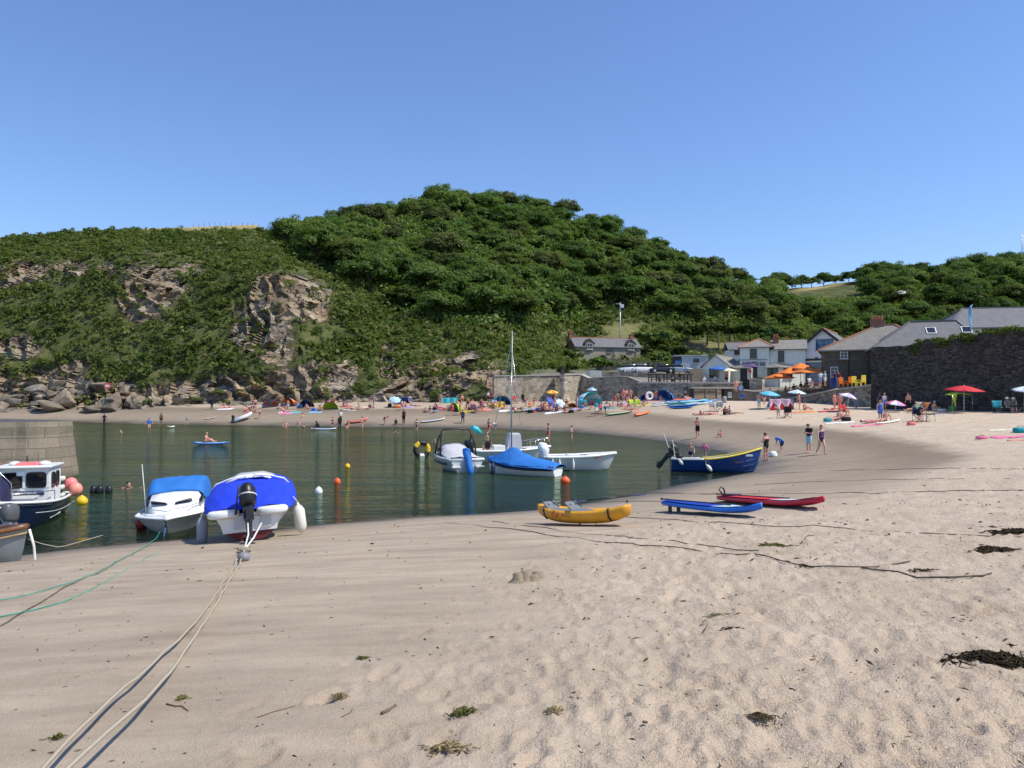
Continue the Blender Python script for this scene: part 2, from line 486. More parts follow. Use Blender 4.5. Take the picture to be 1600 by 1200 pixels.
tag(link_mesh('beach', me), 'pale sandy beach round the harbour', 'beach', kind='structure')

# water
wx = np.concatenate([np.linspace(-600, -90, 12), np.linspace(-85, 25, 111)]); wy = np.concatenate([np.linspace(-45, 8, 6), np.linspace(10, 125, 116), np.linspace(150, 500, 8)])
WX, WY = np.meshgrid(wx, wy)
idx = np.arange(WX.size).reshape(WX.shape)
Fw = np.stack([idx[:-1, :-1], idx[:-1, 1:], idx[1:, 1:], idx[1:, :-1]], -1).reshape(-1, 4)
WD = shore_d(WX, WY)
n = NT('sea_water')
fr = n.new('ShaderNodeFresnel'); fr.inputs['IOR'].default_value = 1.33
gl = n.new('ShaderNodeBsdfGlossy'); gl.inputs['Roughness'].default_value = .06; gl.inputs[0].default_value = (.68, .77, .63, 1)
tr = n.new('ShaderNodeBsdfTransparent'); tr.inputs[0].default_value = (.62, .68, .50, 1)
df = n.new('ShaderNodeBsdfDiffuse')
co = n.coord('Object')
mur = n.ramp(n.noise(n.coord('Object', (.05, .09, 1)), 1.0, 4), [(.35, (.016, .036, .016)), (.7, (.038, .054, .022))])
n.link(mur, df.inputs[0])
w1 = n.noise(n.coord('Object', (.75, 1.5, 1)), 1.15, 4, .55)
w2 = n.noise(n.coord('Object', (1.2, 2.2, 1)), 2.9, 3, .5)
calm = n.ramp(n.noise(n.coord('Object', (.04, .10, 1)), 1.0, 3), [(.38, .45), (.62, 1.0)])
w0 = n.noise(n.coord('Object', (.30, .9, 1)), .8, 3, .5)
hh = n.math('MULTIPLY', n.math('ADD', n.math('ADD', w1, n.math('MULTIPLY', w0, 1.4)), n.math('MULTIPLY', w2, .6)), calm)
bp = n.bump(hh, .42, .24)
n.link(bp, fr.inputs['Normal']); n.link(bp, gl.inputs['Normal'])
dep = n.ramp(n.math('DIVIDE', n.math('MULTIPLY', n.attr('shore'), -1.0), 10.0), [(0, .05), (.25, .62), (.8, .97)])
body = n.new('ShaderNodeMixShader'); n.link(dep, body.inputs[0]); n.link(tr.outputs[0], body.inputs[1]); n.link(df.outputs[0], body.inputs[2])
mx = n.new('ShaderNodeMixShader'); n.link(fr.outputs[0], mx.inputs[0]); n.link(body.outputs[0], mx.inputs[1]); n.link(gl.outputs[0], mx.inputs[2])
n.link(mx.outputs[0], n.out.inputs[0])
me = np_mesh('water', np.stack([WX, WY, np.zeros_like(WX)], -1).reshape(-1, 3), Fw, n.m, {'shore': WD}, smooth=True)
tag(link_mesh('water', me), 'dark green rippled harbour water', 'water', kind='structure')

# ---------------------------------------------------------------- hills
# profile table: per column, (pixel row, distance) from the foot to the top
HT = {
 -500: [(650, 130), (600, 134), (520, 142), (430, 156), (410, 166), (380, 195)],
 -150: [(649, 128), (600, 133), (520, 141), (430, 155), (404, 165), (374, 185)],
 0: [(649, 126), (600, 131), (520, 140), (432, 153), (405, 160), (371, 182)],
 100: [(645, 125), (600, 130), (500, 141), (440, 149), (410, 157), (363, 182)],
 200: [(643, 123.5), (605, 128), (492, 140), (412, 148), (392, 156), (358, 188)],
 300: [(638, 121), (600, 126), (500, 137), (432, 147), (402, 156), (355, 195)],
 400: [(635, 119), (590, 124), (530, 131), (430, 142), (414, 149), (351, 205)],
 440: [(634, 118.5), (590, 123.5), (525, 131), (428, 142), (412, 150), (376, 208)],
 470: [(633, 118), (590, 123), (520, 132), (445, 142), (425, 152), (380, 212)],
 520: [(632, 117.5), (592, 123), (530, 135), (460, 147), (432, 160), (366, 222)],
 600: [(630, 117), (600, 122), (560, 132), (500, 150), (442, 175), (346, 235)],
 650: [(627, 117), (597, 122), (560, 132), (505, 150), (441, 178), (328, 243)],
 720: [(625, 116), (590, 122), (560, 132), (510, 150), (440, 180), (322, 250)],
 790: [(612, 115), (590, 119), (565, 130), (520, 150), (440, 185), (330, 250)],
 850: [(595, 115), (587, 122), (565, 138), (530, 158), (450, 190), (338, 250)],
 910: [(594, 115), (584, 125), (576, 145), (569, 168), (475, 198), (356, 250)],
 1000: [(598, 110), (588, 122), (576, 145), (566, 168), (490, 200), (386, 250)],
 1050: [(603, 108), (590, 122), (578, 145), (560, 168), (500, 200), (410, 250)],
 1120: [(606, 106), (594, 120), (580, 142), (556, 168), (507, 205), (440, 250)],
 1180: [(612, 104), (602, 110), (592, 130), (562, 165), (517, 205), (464, 250)],
 1250: [(610, 97), (603, 110), (592, 130), (566, 165), (530, 205), (505, 255)],
 1350: [(606, 88), (603, 100), (594, 130), (570, 165), (540, 205), (522, 260)],
 1600: [(600, 80), (597, 100), (585, 130), (560, 165), (530, 205), (512, 250)],
 2100: [(600, 80), (597, 100), (585, 130), (560, 165), (530, 205), (512, 250)],
}
H2 = {
 1000: [(560, 235), (525, 270), (480, 320), (470, 360)],
 1130: [(556, 235), (510, 270), (470, 320), (462, 350)],
 1230: [(548, 235), (500, 270), (466, 318), (452, 345)],
 1340: [(540, 235), (480, 275), (452, 320), (440, 352)],
 1450: [(535, 232), (465, 272), (448, 312), (438, 340)],
 1600: [(528, 228), (455, 268), (434, 305), (420, 330)],
 1800: [(520, 228), (445, 268), (420, 305), (408, 330)],
 2200: [(520, 228), (440, 268), (400, 305), (388, 330)],
}
def table(T):
    ks = sorted(T); K = max(len(T[k]) for k in ks)
    return np.array(ks, float), np.array([[(CAM_H + (HZ - py) / FP * Y, Y) for (py, Y) in T[k]] for k in ks])   # [col, k, (z,Y)]
HK, HA = table(HT); HK2, HA2 = table(H2)
def prof(px, KK, AA):
    """smooth interpolation between columns -> (z[k], Y[k]) arrays for px array"""
    px = np.asarray(px, float)
    out = np.empty(px.shape + AA.shape[1:])
    for k in range(AA.shape[1]):
        for c_ in range(2): out[..., k, c_] = np.interp(px, KK, AA[:, k, c_])
    return out
def hill_z(x, y, KK=None, AA=None):
    KK = HK if KK is None else KK; AA = HA if AA is None else AA
    p = prof(800 + FP * x / y, KK, AA)
    if y <= p[0, 1]: return None
    return float(np.interp(y, p[:, 1], p[:, 0]))
def pix(x, y, z): return 800 + FP * x / y, HZ - FP * (z - CAM_H) / y

ROCK = [(20, 428, 45, 20, 1), (112, 420, 26, 13, .9), (165, 418, 18, 16, .9), (238, 445, 46, 46, 1), (285, 425, 32, 13, .9), (215, 480, 30, 26, .8),
        (440, 470, 62, 44, 1), (408, 515, 42, 50, 1), (490, 470, 26, 34, .9), (430, 556, 30, 20, .7), (470, 592, 62, 22, .8), (545, 590, 22, 30, .7), (606, 562, 13, 30, .9),
        (715, 583, 62, 28, 1), (660, 602, 48, 22, 1), (25, 545, 44, 22, .9), (130, 575, 44, 16, .7), (60, 625, 120, 45, 1), (180, 630, 70, 38, 1), (290, 622, 90, 26, 1),
        (370, 612, 90, 24, 1), (430, 625, 130, 20, 1), (560, 624, 120, 10, .9), (650, 618, 80, 12, 1), (-120, 620, 140, 60, 1), (-60, 540, 50, 25, .9), (770, 590, 24, 30, .8)]
def rockmask(px, py):
    m = np.zeros(np.shape(px))
    for (cx, cy, rx, ry, w_) in ROCK:
        m = np.maximum(m, w_ * np.clip(1.5 - np.sqrt(((px - cx) / rx) ** 2 + ((py - cy) / ry) ** 2), 0, 1))
    m = m + .38 * fbm(px * .022 + 3, py * .03, 1.3, 3) * (m > .05)
    return np.clip(m, 0, 1)

cols = np.concatenate([np.linspace(-500, -60, 45), np.linspace(-55, 830, 420), np.linspace(833, 1600, 210), np.linspace(1606, 2100, 30)])
P = prof(cols, HK, HA)
tt = np.concatenate([np.linspace(0, .72, 190), np.linspace(.725, 1, 60)])
S = np.linspace(0, 1, P.shape[1])
S = np.array([0, .13, .32, .55, .72, 1.0])
zz = np.stack([np.interp(tt, S, P[i, :, 0]) for i in range(len(cols))]); yy = np.stack([np.interp(tt, S, P[i, :, 1]) for i in range(len(cols))])
# soften the kinks along each profile
for _ in range(3):
    zz[:, 1:-1] = (zz[:, :-2] + 2 * zz[:, 1:-1] + zz[:, 2:]) / 4; yy[:, 1:-1] = (yy[:, :-2] + 2 * yy[:, 1:-1] + yy[:, 2:]) / 4
pxx = np.repeat(cols[:, None], len(tt), 1); pyy = HZ - FP * (zz - CAM_H) / yy
rk = rockmask(pxx, pyy)
xx = (pxx - 800) / FP * yy
# relief: strata run diagonally; rock is rugged, grass slopes only gently lumpy
a_ = (xx + 1.1 * zz) * .7; b_ = (zz - .8 * xx)
def saw(v): return v - np.floor(v)
s1_ = b_ * .26 + 1.1 * fbm(xx * .07, zz * .09, yy * .07, 3); s2_ = (xx * .9 + zz * .35) * .30 + 1.3 * fbm(xx * .08 + 5, zz * .08, yy * .08, 3); s3_ = b_ * .8 + .9 * fbm(xx * .2, zz * .2, yy * .2, 2)
rel = .9 * saw(s1_) ** 1.5 + 1.7 * saw(s2_) ** 2 + .35 * saw(s3_) + 1.5 * np.abs(fbm(xx * .08, zz * .10, yy * .1, 2)) + .22 * fbm(xx * .9, zz * .9, yy * .9, 2)
soft = .55 * fbm(xx * .12, yy * .12, zz * .1, 3)
endm = sstep(0, .03, tt)[None, :] * (1 - sstep(.9, 1, tt))[None, :]
left = sstep(880, 780, pxx)
dY = (-rel * 1.5 * rk + 3.3 * rk) * endm * left
yy = yy + dY; zz = zz + soft * (1 - rk) * endm * left + .35 * rk * fbm(xx * .5, yy * .5, zz * .5, 2) * endm
xx = xx + rk * .6 * fbm(xx * .3, zz * .3, 9.1, 2) * endm
# foot skirt and back slope
def skirt(A, lo, hi): return np.concatenate([lo, A, hi], 1)
V = np.stack([xx, yy, zz], -1)
foot = V[:, :1].copy(); foot[..., 2] = -2.5; foot[..., 1] += .3
back = V[:, -1:].copy(); back[..., 1] += 40; back[..., 0] *= 1.17; back[..., 2] -= np.where(cols[:, None] < 430, 2.5, 12)
back2 = V[:, -1:].copy(); back2[..., 1] += 260; back2[..., 0] *= 2.0; back2[..., 2] = -3
V = np.concatenate([foot, V, back, back2], 1)
rkf = np.concatenate([rk[:, :1], rk, rk[:, -1:] * 0, rk[:, -1:] * 0], 1)
pyf = np.concatenate([pyy[:, :1], pyy, pyy[:, -1:], pyy[:, -1:]], 1); pxf = np.repeat(cols[:, None], V.shape[1], 1)
idx = np.arange(V.shape[0] * V.shape[1]).reshape(V.shape[:2])
Fh = np.stack([idx[:-1, :-1], idx[1:, :-1], idx[1:, 1:], idx[:-1, 1:]], -1).reshape(-1, 4)
field = sstep(366, 352, pyf) * sstep(455, 430, pxf)                     # dry field on the ridge
lawn = np.exp(-(((pxf - 975) / 42) ** 2 + ((pyf - 518) / 16) ** 2)) + np.exp(-(((pxf - 1110) / 45) ** 2 + ((pyf - 545) / 16) ** 2))
pave = sstep(800, 860, pxf) * sstep(572, 590, pyf)
n = NT('hillside'); b = n.bsdf((.1, .1, .05), .95, 0, .15)
co = n.coord('Object')
g1 = n.ramp(n.noise(n.coord('Object', .22), 1.0, 8, .68), [(.3, (.035, .045, .016)), (.5, (.075, .088, .028)), (.68, (.15, .14, .055))])
# rock: slabs of warm buff and cool grey with dark joints along the strata
mp = n.new('ShaderNodeMapping'); mp.inputs['Rotation'].default_value = (0, R(38), 0); mp.inputs['Scale'].default_value = (.10, .2, .42); n.link(co, mp.inputs[0])
s1 = n.noise(mp.outputs[0], 1.0, 9, .68)
s2 = n.noise(n.coord('Object', .10), 1.0, 5, .6)
mq = n.new('ShaderNodeMapping'); mq.inputs['Rotation'].default_value = (0, R(38), 0); mq.inputs['Scale'].default_value = (.15, .3, .5); n.link(co, mq.inputs[0])
wq = n.new('ShaderNodeVectorMath', operation='ADD'); nq = n.n.new('ShaderNodeTexNoise'); nq.inputs['Scale'].default_value = .6; nq.inputs['Detail'].default_value = 4; n.link(co, nq.inputs['Vector']); n.link(mq.outputs[0], wq.inputs[0]); n.link(nq.outputs['Color'], wq.inputs[1])
vq = n.new('ShaderNodeTexVoronoi', feature='DISTANCE_TO_EDGE'); n.link(wq.outputs[0], vq.inputs['Vector']); vq.inputs['Scale'].default_value = 1.0
crack = n.ramp(vq.outputs['Distance'], [(0, .5), (.05, 1)])
vc = n.new('ShaderNodeTexVoronoi', feature='F1'); n.link(wq.outputs[0], vc.inputs['Vector']); vc.inputs['Scale'].default_value = 1.0
vs_ = n.new('ShaderNodeSeparateColor'); n.link(vc.outputs['Color'], vs_.inputs[0])
r1 = n.ramp(s1, [(.32, (.07, .055, .04)), (.41, (.23, .17, .11)), (.56, (.36, .275, .18)), (.72, (.50, .40, .28))])
r2 = n.ramp(s1, [(.32, (.06, .05, .04)), (.46, (.235, .20, .155)), (.72, (.43, .375, .295))])
rc = n.mix(n.ramp(s2, [(.40, 0), (.60, 1)]), r2, r1)
och = n.ramp(n.noise(n.coord('Object', .17), 1.2, 5), [(.55, 0), (.7, .7)])
rc = n.mix(och, rc, (.34, .215, .115))
zsep = n.new('ShaderNodeSeparateXYZ'); n.link(co, zsep.inputs[0])
tide = n.ramp(n.math('DIVIDE', n.math('ADD', zsep.outputs[2], n.math('MULTIPLY', s2, 2.0)), 10.0), [(.18, .6), (.5, 0)])
rc = n.mix(tide, rc, r2)
rf = n.math('ADD', n.attr('rock'), n.math('MULTIPLY', n.math('SUBTRACT', n.noise(n.coord('Object', .5), 1, 6, .7), .5), .9))
rc = n.mix(.3, rc, n.ramp(vs_.outputs[0], [(0, .25), (1, .75)]), 'OVERLAY')
rc = n.mix(1.0, rc, crack, 'MULTIPLY')
rfac = n.ramp(rf, [(.42, 0), (.56, 1)])
c = n.mix(rfac, g1, rc)
fld = n.ramp(n.noise(n.coord('Object', .5), 1, 5), [(.3, (.30, .23, .10)), (.7, (.42, .34, .17))])
c = n.mix(n.attr('field'), c, fld)
lw = n.ramp(n.noise(n.coord('Object', .6), 1, 5), [(.3, (.13, .15, .05)), (.7, (.26, .22, .10))])
c = n.mix(n.math('MULTIPLY', n.attr('lawn'), .9, True), c, lw)
pv = n.ramp(n.noise(n.coord('Object', .8), 1, 5), [(.3, (.17, .155, .13)), (.7, (.27, .245, .21))])
c = n.mix(n.attr('pave'), c, pv)
n.link(c, b.inputs['Base Color'])
hb = n.math('MULTIPLY', n.math('ADD', s1, n.math('MULTIPLY', crack, .35)), n.math('ADD', rfac, .3))
n.link(n.bump(hb, .9, 1.1), b.inputs['Normal'])
me = np_mesh('hill', V.reshape(-1, 3), Fh, n.m, {'rock': rkf, 'field': field, 'lawn': lawn, 'pave': pave}, smooth=False)
hill = tag(link_mesh('hill', me), 'green headland with bare rock cliffs above the cove', 'hill', kind='structure')

cols2 = np.linspace(1000, 2200, 160); P2 = prof(cols2, HK2, HA2); t2 = np.linspace(0, 1, 60); S2 = np.linspace(0, 1, 4)
z2 = np.stack([np.interp(t2, S2, P2[i, :, 0]) for i in range(len(cols2))]); y2 = np.stack([np.interp(t2, S2, P2[i, :, 1]) for i in range(len(cols2))])
x2 = (cols2[:, None] - 800) / FP * y2
py2 = HZ - FP * (z2 - CAM_H) / y2; px2 = np.repeat(cols2[:, None], 60, 1)
FLD = lambda px, py: np.exp(-(((px - 1300) / 58) ** 4 + ((py - (452 - .22 * (px - 1240))) / 9) ** 4))
f2 = FLD(px2, py2)
z2 = z2 + .8 * fbm(x2 * .05, y2 * .05, 3.3, 3)
V2 = np.stack([x2, y2, z2], -1); lo = V2[:, :1].copy(); lo[..., 2] = -3
bk = V2[:, -1:].copy(); bk[..., 1] += 250; bk[..., 0] *= 1.7; bk[..., 2] = -3
V2 = np.concatenate([lo, V2, bk], 1); f2 = np.concatenate([f2[:, :1] * 0, f2, f2[:, :1] * 0], 1)
idx = np.arange(V2.shape[0] * V2.shape[1]).reshape(V2.shape[:2])
F2 = np.stack([idx[:-1, :-1], idx[1:, :-1], idx[1:, 1:], idx[:-1, 1:]], -1).reshape(-1, 4)
me = np_mesh('valley_hill', V2.reshape(-1, 3), F2, hill.data.materials[0], {'rock': f2 * 0, 'field': f2, 'lawn': f2 * 0, 'pave': f2 * 0}, smooth=True)
tag(link_mesh('hill', me), 'wooded valley side with a sloping field', 'hill', kind='structure')
# ---------------------------------------------------------------- vegetation
LEAF = leaf_mat('tree_foliage', (.044, .088, .021), (.100, .168, .040), (.180, .235, .062))
LEAF_L = leaf_mat('light_foliage', (.040, .065, .015), (.085, .125, .028), (.17, .20, .05))
SCRUB = leaf_mat('scrub_foliage', (.034, .056, .013), (.085, .122, .027), (.18, .195, .055))
BARK = pm('bark', (.085, .068, .05), .9, .3, 4, .4)
def leaf_quads(C, N, size, tint, r_):
    """C centres, N normals -> diamond quads"""
    k = len(C)
    N = N / np.maximum(np.linalg.norm(N, axis=1), 1e-6)[:, None]
    a = np.cross(N, r_.normal(size=(k, 3))); a /= np.maximum(np.linalg.norm(a, axis=1), 1e-6)[:, None]
    b_ = np.cross(N, a)
    s = size[:, None]
    V = np.stack([C + a * s, C + b_ * s * .62, C - a * s, C - b_ * s * .62], 1).reshape(-1, 3)
    F = np.arange(k * 4).reshape(k, 4)
    return V, F, np.repeat(tint, 4)
def crown_mesh(name, seed, rx, rz, cz, lobes=60, per=105, lr=.32, leaf=.26, mat_=None, flat=.45):
    r_ = np.random.default_rng(seed)
    Cs, Ns, Ss, Ts = [], [], [], []
    for i in range(lobes):
        d = r_.normal(size=3); d /= np.linalg.norm(d)
        if d[2] < -.35: d[2] = -d[2] * .5
        rad = r_.uniform(.62, .98)
        lc = np.array([d[0] * rx * rad * r_.uniform(.85, 1.1), d[1] * rx * rad * r_.uniform(.85, 1.1), cz + d[2] * rz * rad])
        lrad = rx * lr * r_.uniform(.65, 1.15)
        u = r_.normal(size=(per, 3)); u /= np.linalg.norm(u, axis=1)[:, None]
        u[:, 2] = np.where(u[:, 2] < -.3, -u[:, 2] * .6, u[:, 2])
        rr = lrad * r_.uniform(.6, 1.08, per)
        Cs.append(lc + u * rr[:, None] * np.array([1, 1, .8]))
        Ns.append(u * .75 + d * .45 + r_.normal(size=(per, 3)) * .42 + np.array([0, 0, flat]))
        Ss.append(leaf * r_.uniform(.55, 1.25, per))
        Ts.append(np.clip(r_.normal(.5, .16) + .13 * r_.normal(size=per), 0, 1))
    V, F, T = leaf_quads(np.concatenate(Cs), np.concatenate(Ns), np.concatenate(Ss), np.concatenate(Ts), r_)
    return np_mesh(name, V, F, mat_ or LEAF, {'tint': T})
def trunk_mesh(seed, h, r0, cr):
    r_ = random.Random(seed); mb = MB()
    top = Vector((r_.uniform(-.3, .3), r_.uniform(-.3, .3), h))
    mb.tube([(0, 0, -.6), (0, 0, .3), top * .5 + Vector((.1, 0, 0)), top], [r0 * 1.4, r0, r0 * .75, r0 * .4], 7)
    for k in range(5):
        a = 2 * math.pi * k / 5 + r_.uniform(-.4, .4); z0 = h * r_.uniform(.35, .8)
        e = Vector((math.cos(a) * cr * .6, math.sin(a) * cr * .6, z0 + cr * .5))
        mb.tube([(top.x * z0 / h, top.y * z0 / h, z0), e * .55 + Vector((0, 0, z0 * .35)), e], [r0 * .45, r0 * .3, r0 * .1], 5)
    return mb.mesh('trunk', BARK, uv=False)

PROTO = []
def tree_proto(name, seed, rx, rz, cz, h, mat_=None, **kw):
    me_c = crown_mesh('crown', seed, rx, rz, cz, mat_=mat_, **kw); me_t = trunk_mesh(seed, h, .22 * rx / 4.5, rx)
    return (name, me_c, me_t)
K_DARK = [tree_proto('broadleaf_tree', 40 + i, 4.6, 3.1 + .25 * (i % 3), 4.4, 5.0, lobes=52 + 3 * i) for i in range(5)]
OLIVE = leaf_mat('olive_foliage', (.045, .060, .020), (.105, .130, .042), (.19, .21, .075))
K_OLIVE = [tree_proto('broadleaf_tree', 70, 4.4, 3.3, 4.5, 4.8, OLIVE)]
K_LIGHT = [tree_proto('broadleaf_tree', 60 + i, 4.2, 2.9, 4.0, 4.6, LEAF_L) for i in range(2)]
K_BUSH = [tree_proto('shrub', 80 + i, 1.5, 1.05, .95, 1.1, (SCRUB, LEAF_L, LEAF)[i], lobes=20, per=46, leaf=.22) for i in range(3)]
def plant(kind, loc, s, rz, label, cat, group, sz=1.0, lean=0.0):
    name, mc, mt = kind
    o = empty(name, loc, rz, label, cat, group); o.scale = (s, s, s * sz); o.rotation_euler = (lean, 0, rz)
    link_mesh('crown', mc, o); link_mesh('trunk', mt, o)
    return o

# wood on the main hill: edge row (pixel) per column below which no tall trees stand
EDGE = ([430, 450, 480, 520, 560, 600, 650, 700, 780, 850, 900, 940, 1000, 1020, 1100, 1180, 1250, 1320],
        [346, 392, 412, 425, 455, 480, 500, 505, 512, 512, 505, 480, 478, 497, 503, 506, 515, 530])
pts = []
def clear(x, y, rad, L): return all((x - a) ** 2 + (y - b_) ** 2 > (rad * .5 + c_ * .5) ** 2 for (a, b_, c_) in L)
tries = 0
while tries < 30000 and len(pts) < 245:
    tries += 1
    y = rnd.uniform(146, 254); px_ = rnd.uniform(428, 1680); x = (px_ - 800) / FP * y
    z = hill_z(x, y)
    if z is None: continue
    py_ = HZ - FP * (z - CAM_H) / y
    if py_ > np.interp(px_, *EDGE): continue
    rad = 6.6 if y < 235 else 6.0
    if px_ > 1340: rad = 8.5
    if px_ > 1232 and py_ < 520 + (8 if px_ < 1350 else 0): continue
    if 880 < px_ < 1030 and y < 178: continue
    if not clear(x, y, rad, pts): continue
    pts.append((x, y, rad))
LAB = ['dark green broadleaf tree in the dense wood on the big hill', 'leafy tree with rounded crown packed into the hill wood', 'full crowned tree among its neighbours on the hill wood slope']
for i, (x, y, rad) in enumerate(pts):
    z = hill_z(x, y)
    lt = rnd.random() < .24
    ol = rnd.random() < .2
    kd = rnd.choice(K_LIGHT if lt else K_OLIVE if ol else K_DARK)
    s = rnd.uniform(.85, 1.3) * min(rad, 7) / 6.9
    if px_ < 500: s *= .72 + .28 * (px_ - 428) / 72
    plant(kd, (x, y, z - .5), s, rnd.uniform(0, 6.28), 'lighter green broadleaf tree in the dense wood on the big hill' if lt else 'olive toned broadleaf tree in the dense wood on the big hill' if ol else 'dark green broadleaf tree in the dense wood on the big hill',
          'tree', 'trees of the wood on the big hill', rnd.uniform(.78, 1.02))
pts2 = []; tries = 0
while tries < 9000 and len(pts2) < 66:
    tries += 1
    y = rnd.uniform(242, 352); px_ = rnd.uniform(1200, 1660); x = (px_ - 800) / FP * y
    z = hill_z(x, y, HK2, HA2)
    if z is None: continue
    py_ = HZ - FP * (z - CAM_H) / y
    if 1222 < px_ < 1350 and py_ < 503 and y < 336: continue
    if FLD(px_, py_ - 6) > .2 or FLD(px_, py_) > .15: continue
    rad = 9.5 if y < 300 else 10.5
    if not clear(x, y, rad, pts2): continue
    if py_ < 452 and px_ < 1400 and y > 325 and rnd.random() < .45: continue
    pts2.append((x, y, rad))
for (x, y, rad) in pts2:
    z = hill_z(x, y, HK2, HA2)
    plant(rnd.choice(K_DARK + K_LIGHT[:1]), (x, y, z - .6), rnd.uniform(1.0, 1.4), rnd.uniform(0, 6.28), 'green broadleaf tree on the far valley side beyond the inn roofs', 'tree',
          'trees on the valley side', rnd.uniform(.8, 1.05))
# the tall dark clump on the valley skyline and lone field-edge trees
for (px_, y, s, sz) in ((1365, 343, 1.05, 1.1), (1385, 345, .9, .95)):
    x = (px_ - 800) / FP * y; plant(K_DARK[1], (x, y, hill_z(x, y, HK2, HA2) - .4), s, 1.0 * s, 'tall dark tree standing up on the skyline above the sloping field', 'tree', 'dark skyline trees above the field', sz)

for (px_, y, s) in ((1238, 344, .8), (1252, 348, .95), (1268, 350, .85), (1287, 351, 1.0), (1305, 352, .8), (1326, 352, .9), (1344, 351, .8)):
    x = (px_ - 800) / FP * y; plant(K_DARK[int(px_) % 5], (x, y, hill_z(x, y, HK2, HA2) - .8), s, px_, 'rounded hedgerow tree along the top edge of the sloping field', 'tree', 'hedgerow trees above the field', .85)
def scatter_stuff(name, label, P3, radii, per, leaf, mat_, seed, squash=.7):
    """one mass of low foliage: clumps of leaves at the given points"""
    r_ = np.random.default_rng(seed); k = len(P3)
    u = r_.normal(size=(k, per, 3)); u /= np.linalg.norm(u, axis=2)[..., None]; u[..., 2] = np.abs(u[..., 2]) * 1.1 - .15
    rr = radii[:, None] * r_.uniform(.45, 1.05, (k, per))
    C = P3[:, None, :] + u * rr[..., None] * np.array([1, 1, squash])
    N = u * .8 + r_.normal(size=(k, per, 3)) * .45 + np.array([0, -.1, .3])
    T = np.clip(.5 + .26 * fbm(P3[:, 0] * .07, P3[:, 2] * .09, P3[:, 1] * .05, 3)[:, None] * 1.4 + r_.normal(0, .12, (k, 1)) + r_.normal(0, .12, (k, per)), 0, 1)
    S_ = leaf * r_.uniform(.55, 1.3, (k, per)) * (radii[:, None] ** .5)
    V_, F_, T_ = leaf_quads(C.reshape(-1, 3), N.reshape(-1, 3), S_.ravel(), T.ravel(), r_)
    return tag(link_mesh(name, np_mesh(name, V_, F_, mat_, {'tint': T_})), label, 'undergrowth', kind='stuff')
# scrub over the headland slope (sampled from the displaced hill mesh)
A = V[:, 1:-2].copy(); rkA = rkf[:, 1:-2]; pxA = pxf[:, 1:-2]; pyA = pyf[:, 1:-2]; fA = field[:, 1:-2]; lA = lawn[:, 1:-2]; pvA = pave[:, 1:-2]
ar = np.zeros(A.shape[:2])
e1 = np.linalg.norm(np.diff(A, axis=0)[:, :-1], axis=2); e2 = np.linalg.norm(np.diff(A, axis=1)[:-1], axis=2)
ar[:-1, :-1] = np.clip(e1 * e2, 0, 6)
edge = np.interp(pxA, *EDGE)
ok = (pxA > -140) & (pxA < 1700) & (pyA < 640) & ((pxA < 430) | (pyA > edge - 25)) & (pvA < .1)
patch = fbm(pxA * .02, pyA * .03, 7.7, 4)
dens = ok * (np.clip(1 - 2.4 * rkA, 0, 1) + .05 * (rkA > .4)) * (1 - np.clip(1.3 * fA, 0, 1)) * (1 - np.clip(1.6 * lA, 0, 1)) * np.clip(.75 + .8 * patch, .3, 1.2) * (1 - .75 * sstep(590, 620, pyA))
p_ = (ar * dens).ravel(); p_ = p_ / p_.sum()
NS = 19000
ii = rng.choice(p_.size, NS, p=p_)
P3 = A.reshape(-1, 3)[ii] + rng.normal(0, .5, (NS, 3)) * np.array([1, 1, .5]); P3[:, 2] -= .1
rad = rng.lognormal(-.22, .45, NS).clip(.35, 2.4)
tall = (pxA.ravel()[ii] > 520) & (pyA.ravel()[ii] < 590); rad = np.where(tall, rad * 1.35, rad)
scatter_stuff('scrub', 'bracken and scrub covering the headland slope', P3, rad, 26, .31, SCRUB, 5)
# undergrowth filling the wood floor and the valley side
okw = (pxA > 425) & (pxA < 1700) & (pyA < edge)
p_ = (ar * okw).ravel(); p_ = p_ / p_.sum(); ii = rng.choice(p_.size, 4600, p=p_)
P3 = A.reshape(-1, 3)[ii].copy(); P3[:, 2] += rng.uniform(.6, 4.2, 4600) * sstep(0, 25, edge.ravel()[ii] - pyA.ravel()[ii]); P3[:, 0] += rng.normal(0, .6, 4600)
Q = V2[:, 1:-1]; fq = f2[:, 1:-1]; pq = px2
aq = np.zeros(Q.shape[:2]); aq[:-1, :-1] = np.linalg.norm(np.diff(Q, axis=0)[:, :-1], axis=2) * np.linalg.norm(np.diff(Q, axis=1)[:-1], axis=2)
p_ = (aq * (fq < .1) * ~((pq > 1225) & (pq < 1350) & (py2 < 474) & (py2 > 436)) * (pq > 1180) * (pq < 1750)).ravel(); p_ = p_ / p_.sum(); ii = rng.choice(p_.size, 1900, p=p_)
P4 = Q.reshape(-1, 3)[ii].copy(); P4[:, 2] += 1.0
P3 = np.concatenate([P3, P4]); rad = np.concatenate([rng.uniform(1.4, 2.6, 4600), rng.uniform(2.0, 3.6, 1900)])
scatter_stuff('woodland', 'unbroken woodland and undergrowth between the hill trees', P3, rad, 36, .34, LEAF, 6, .8)
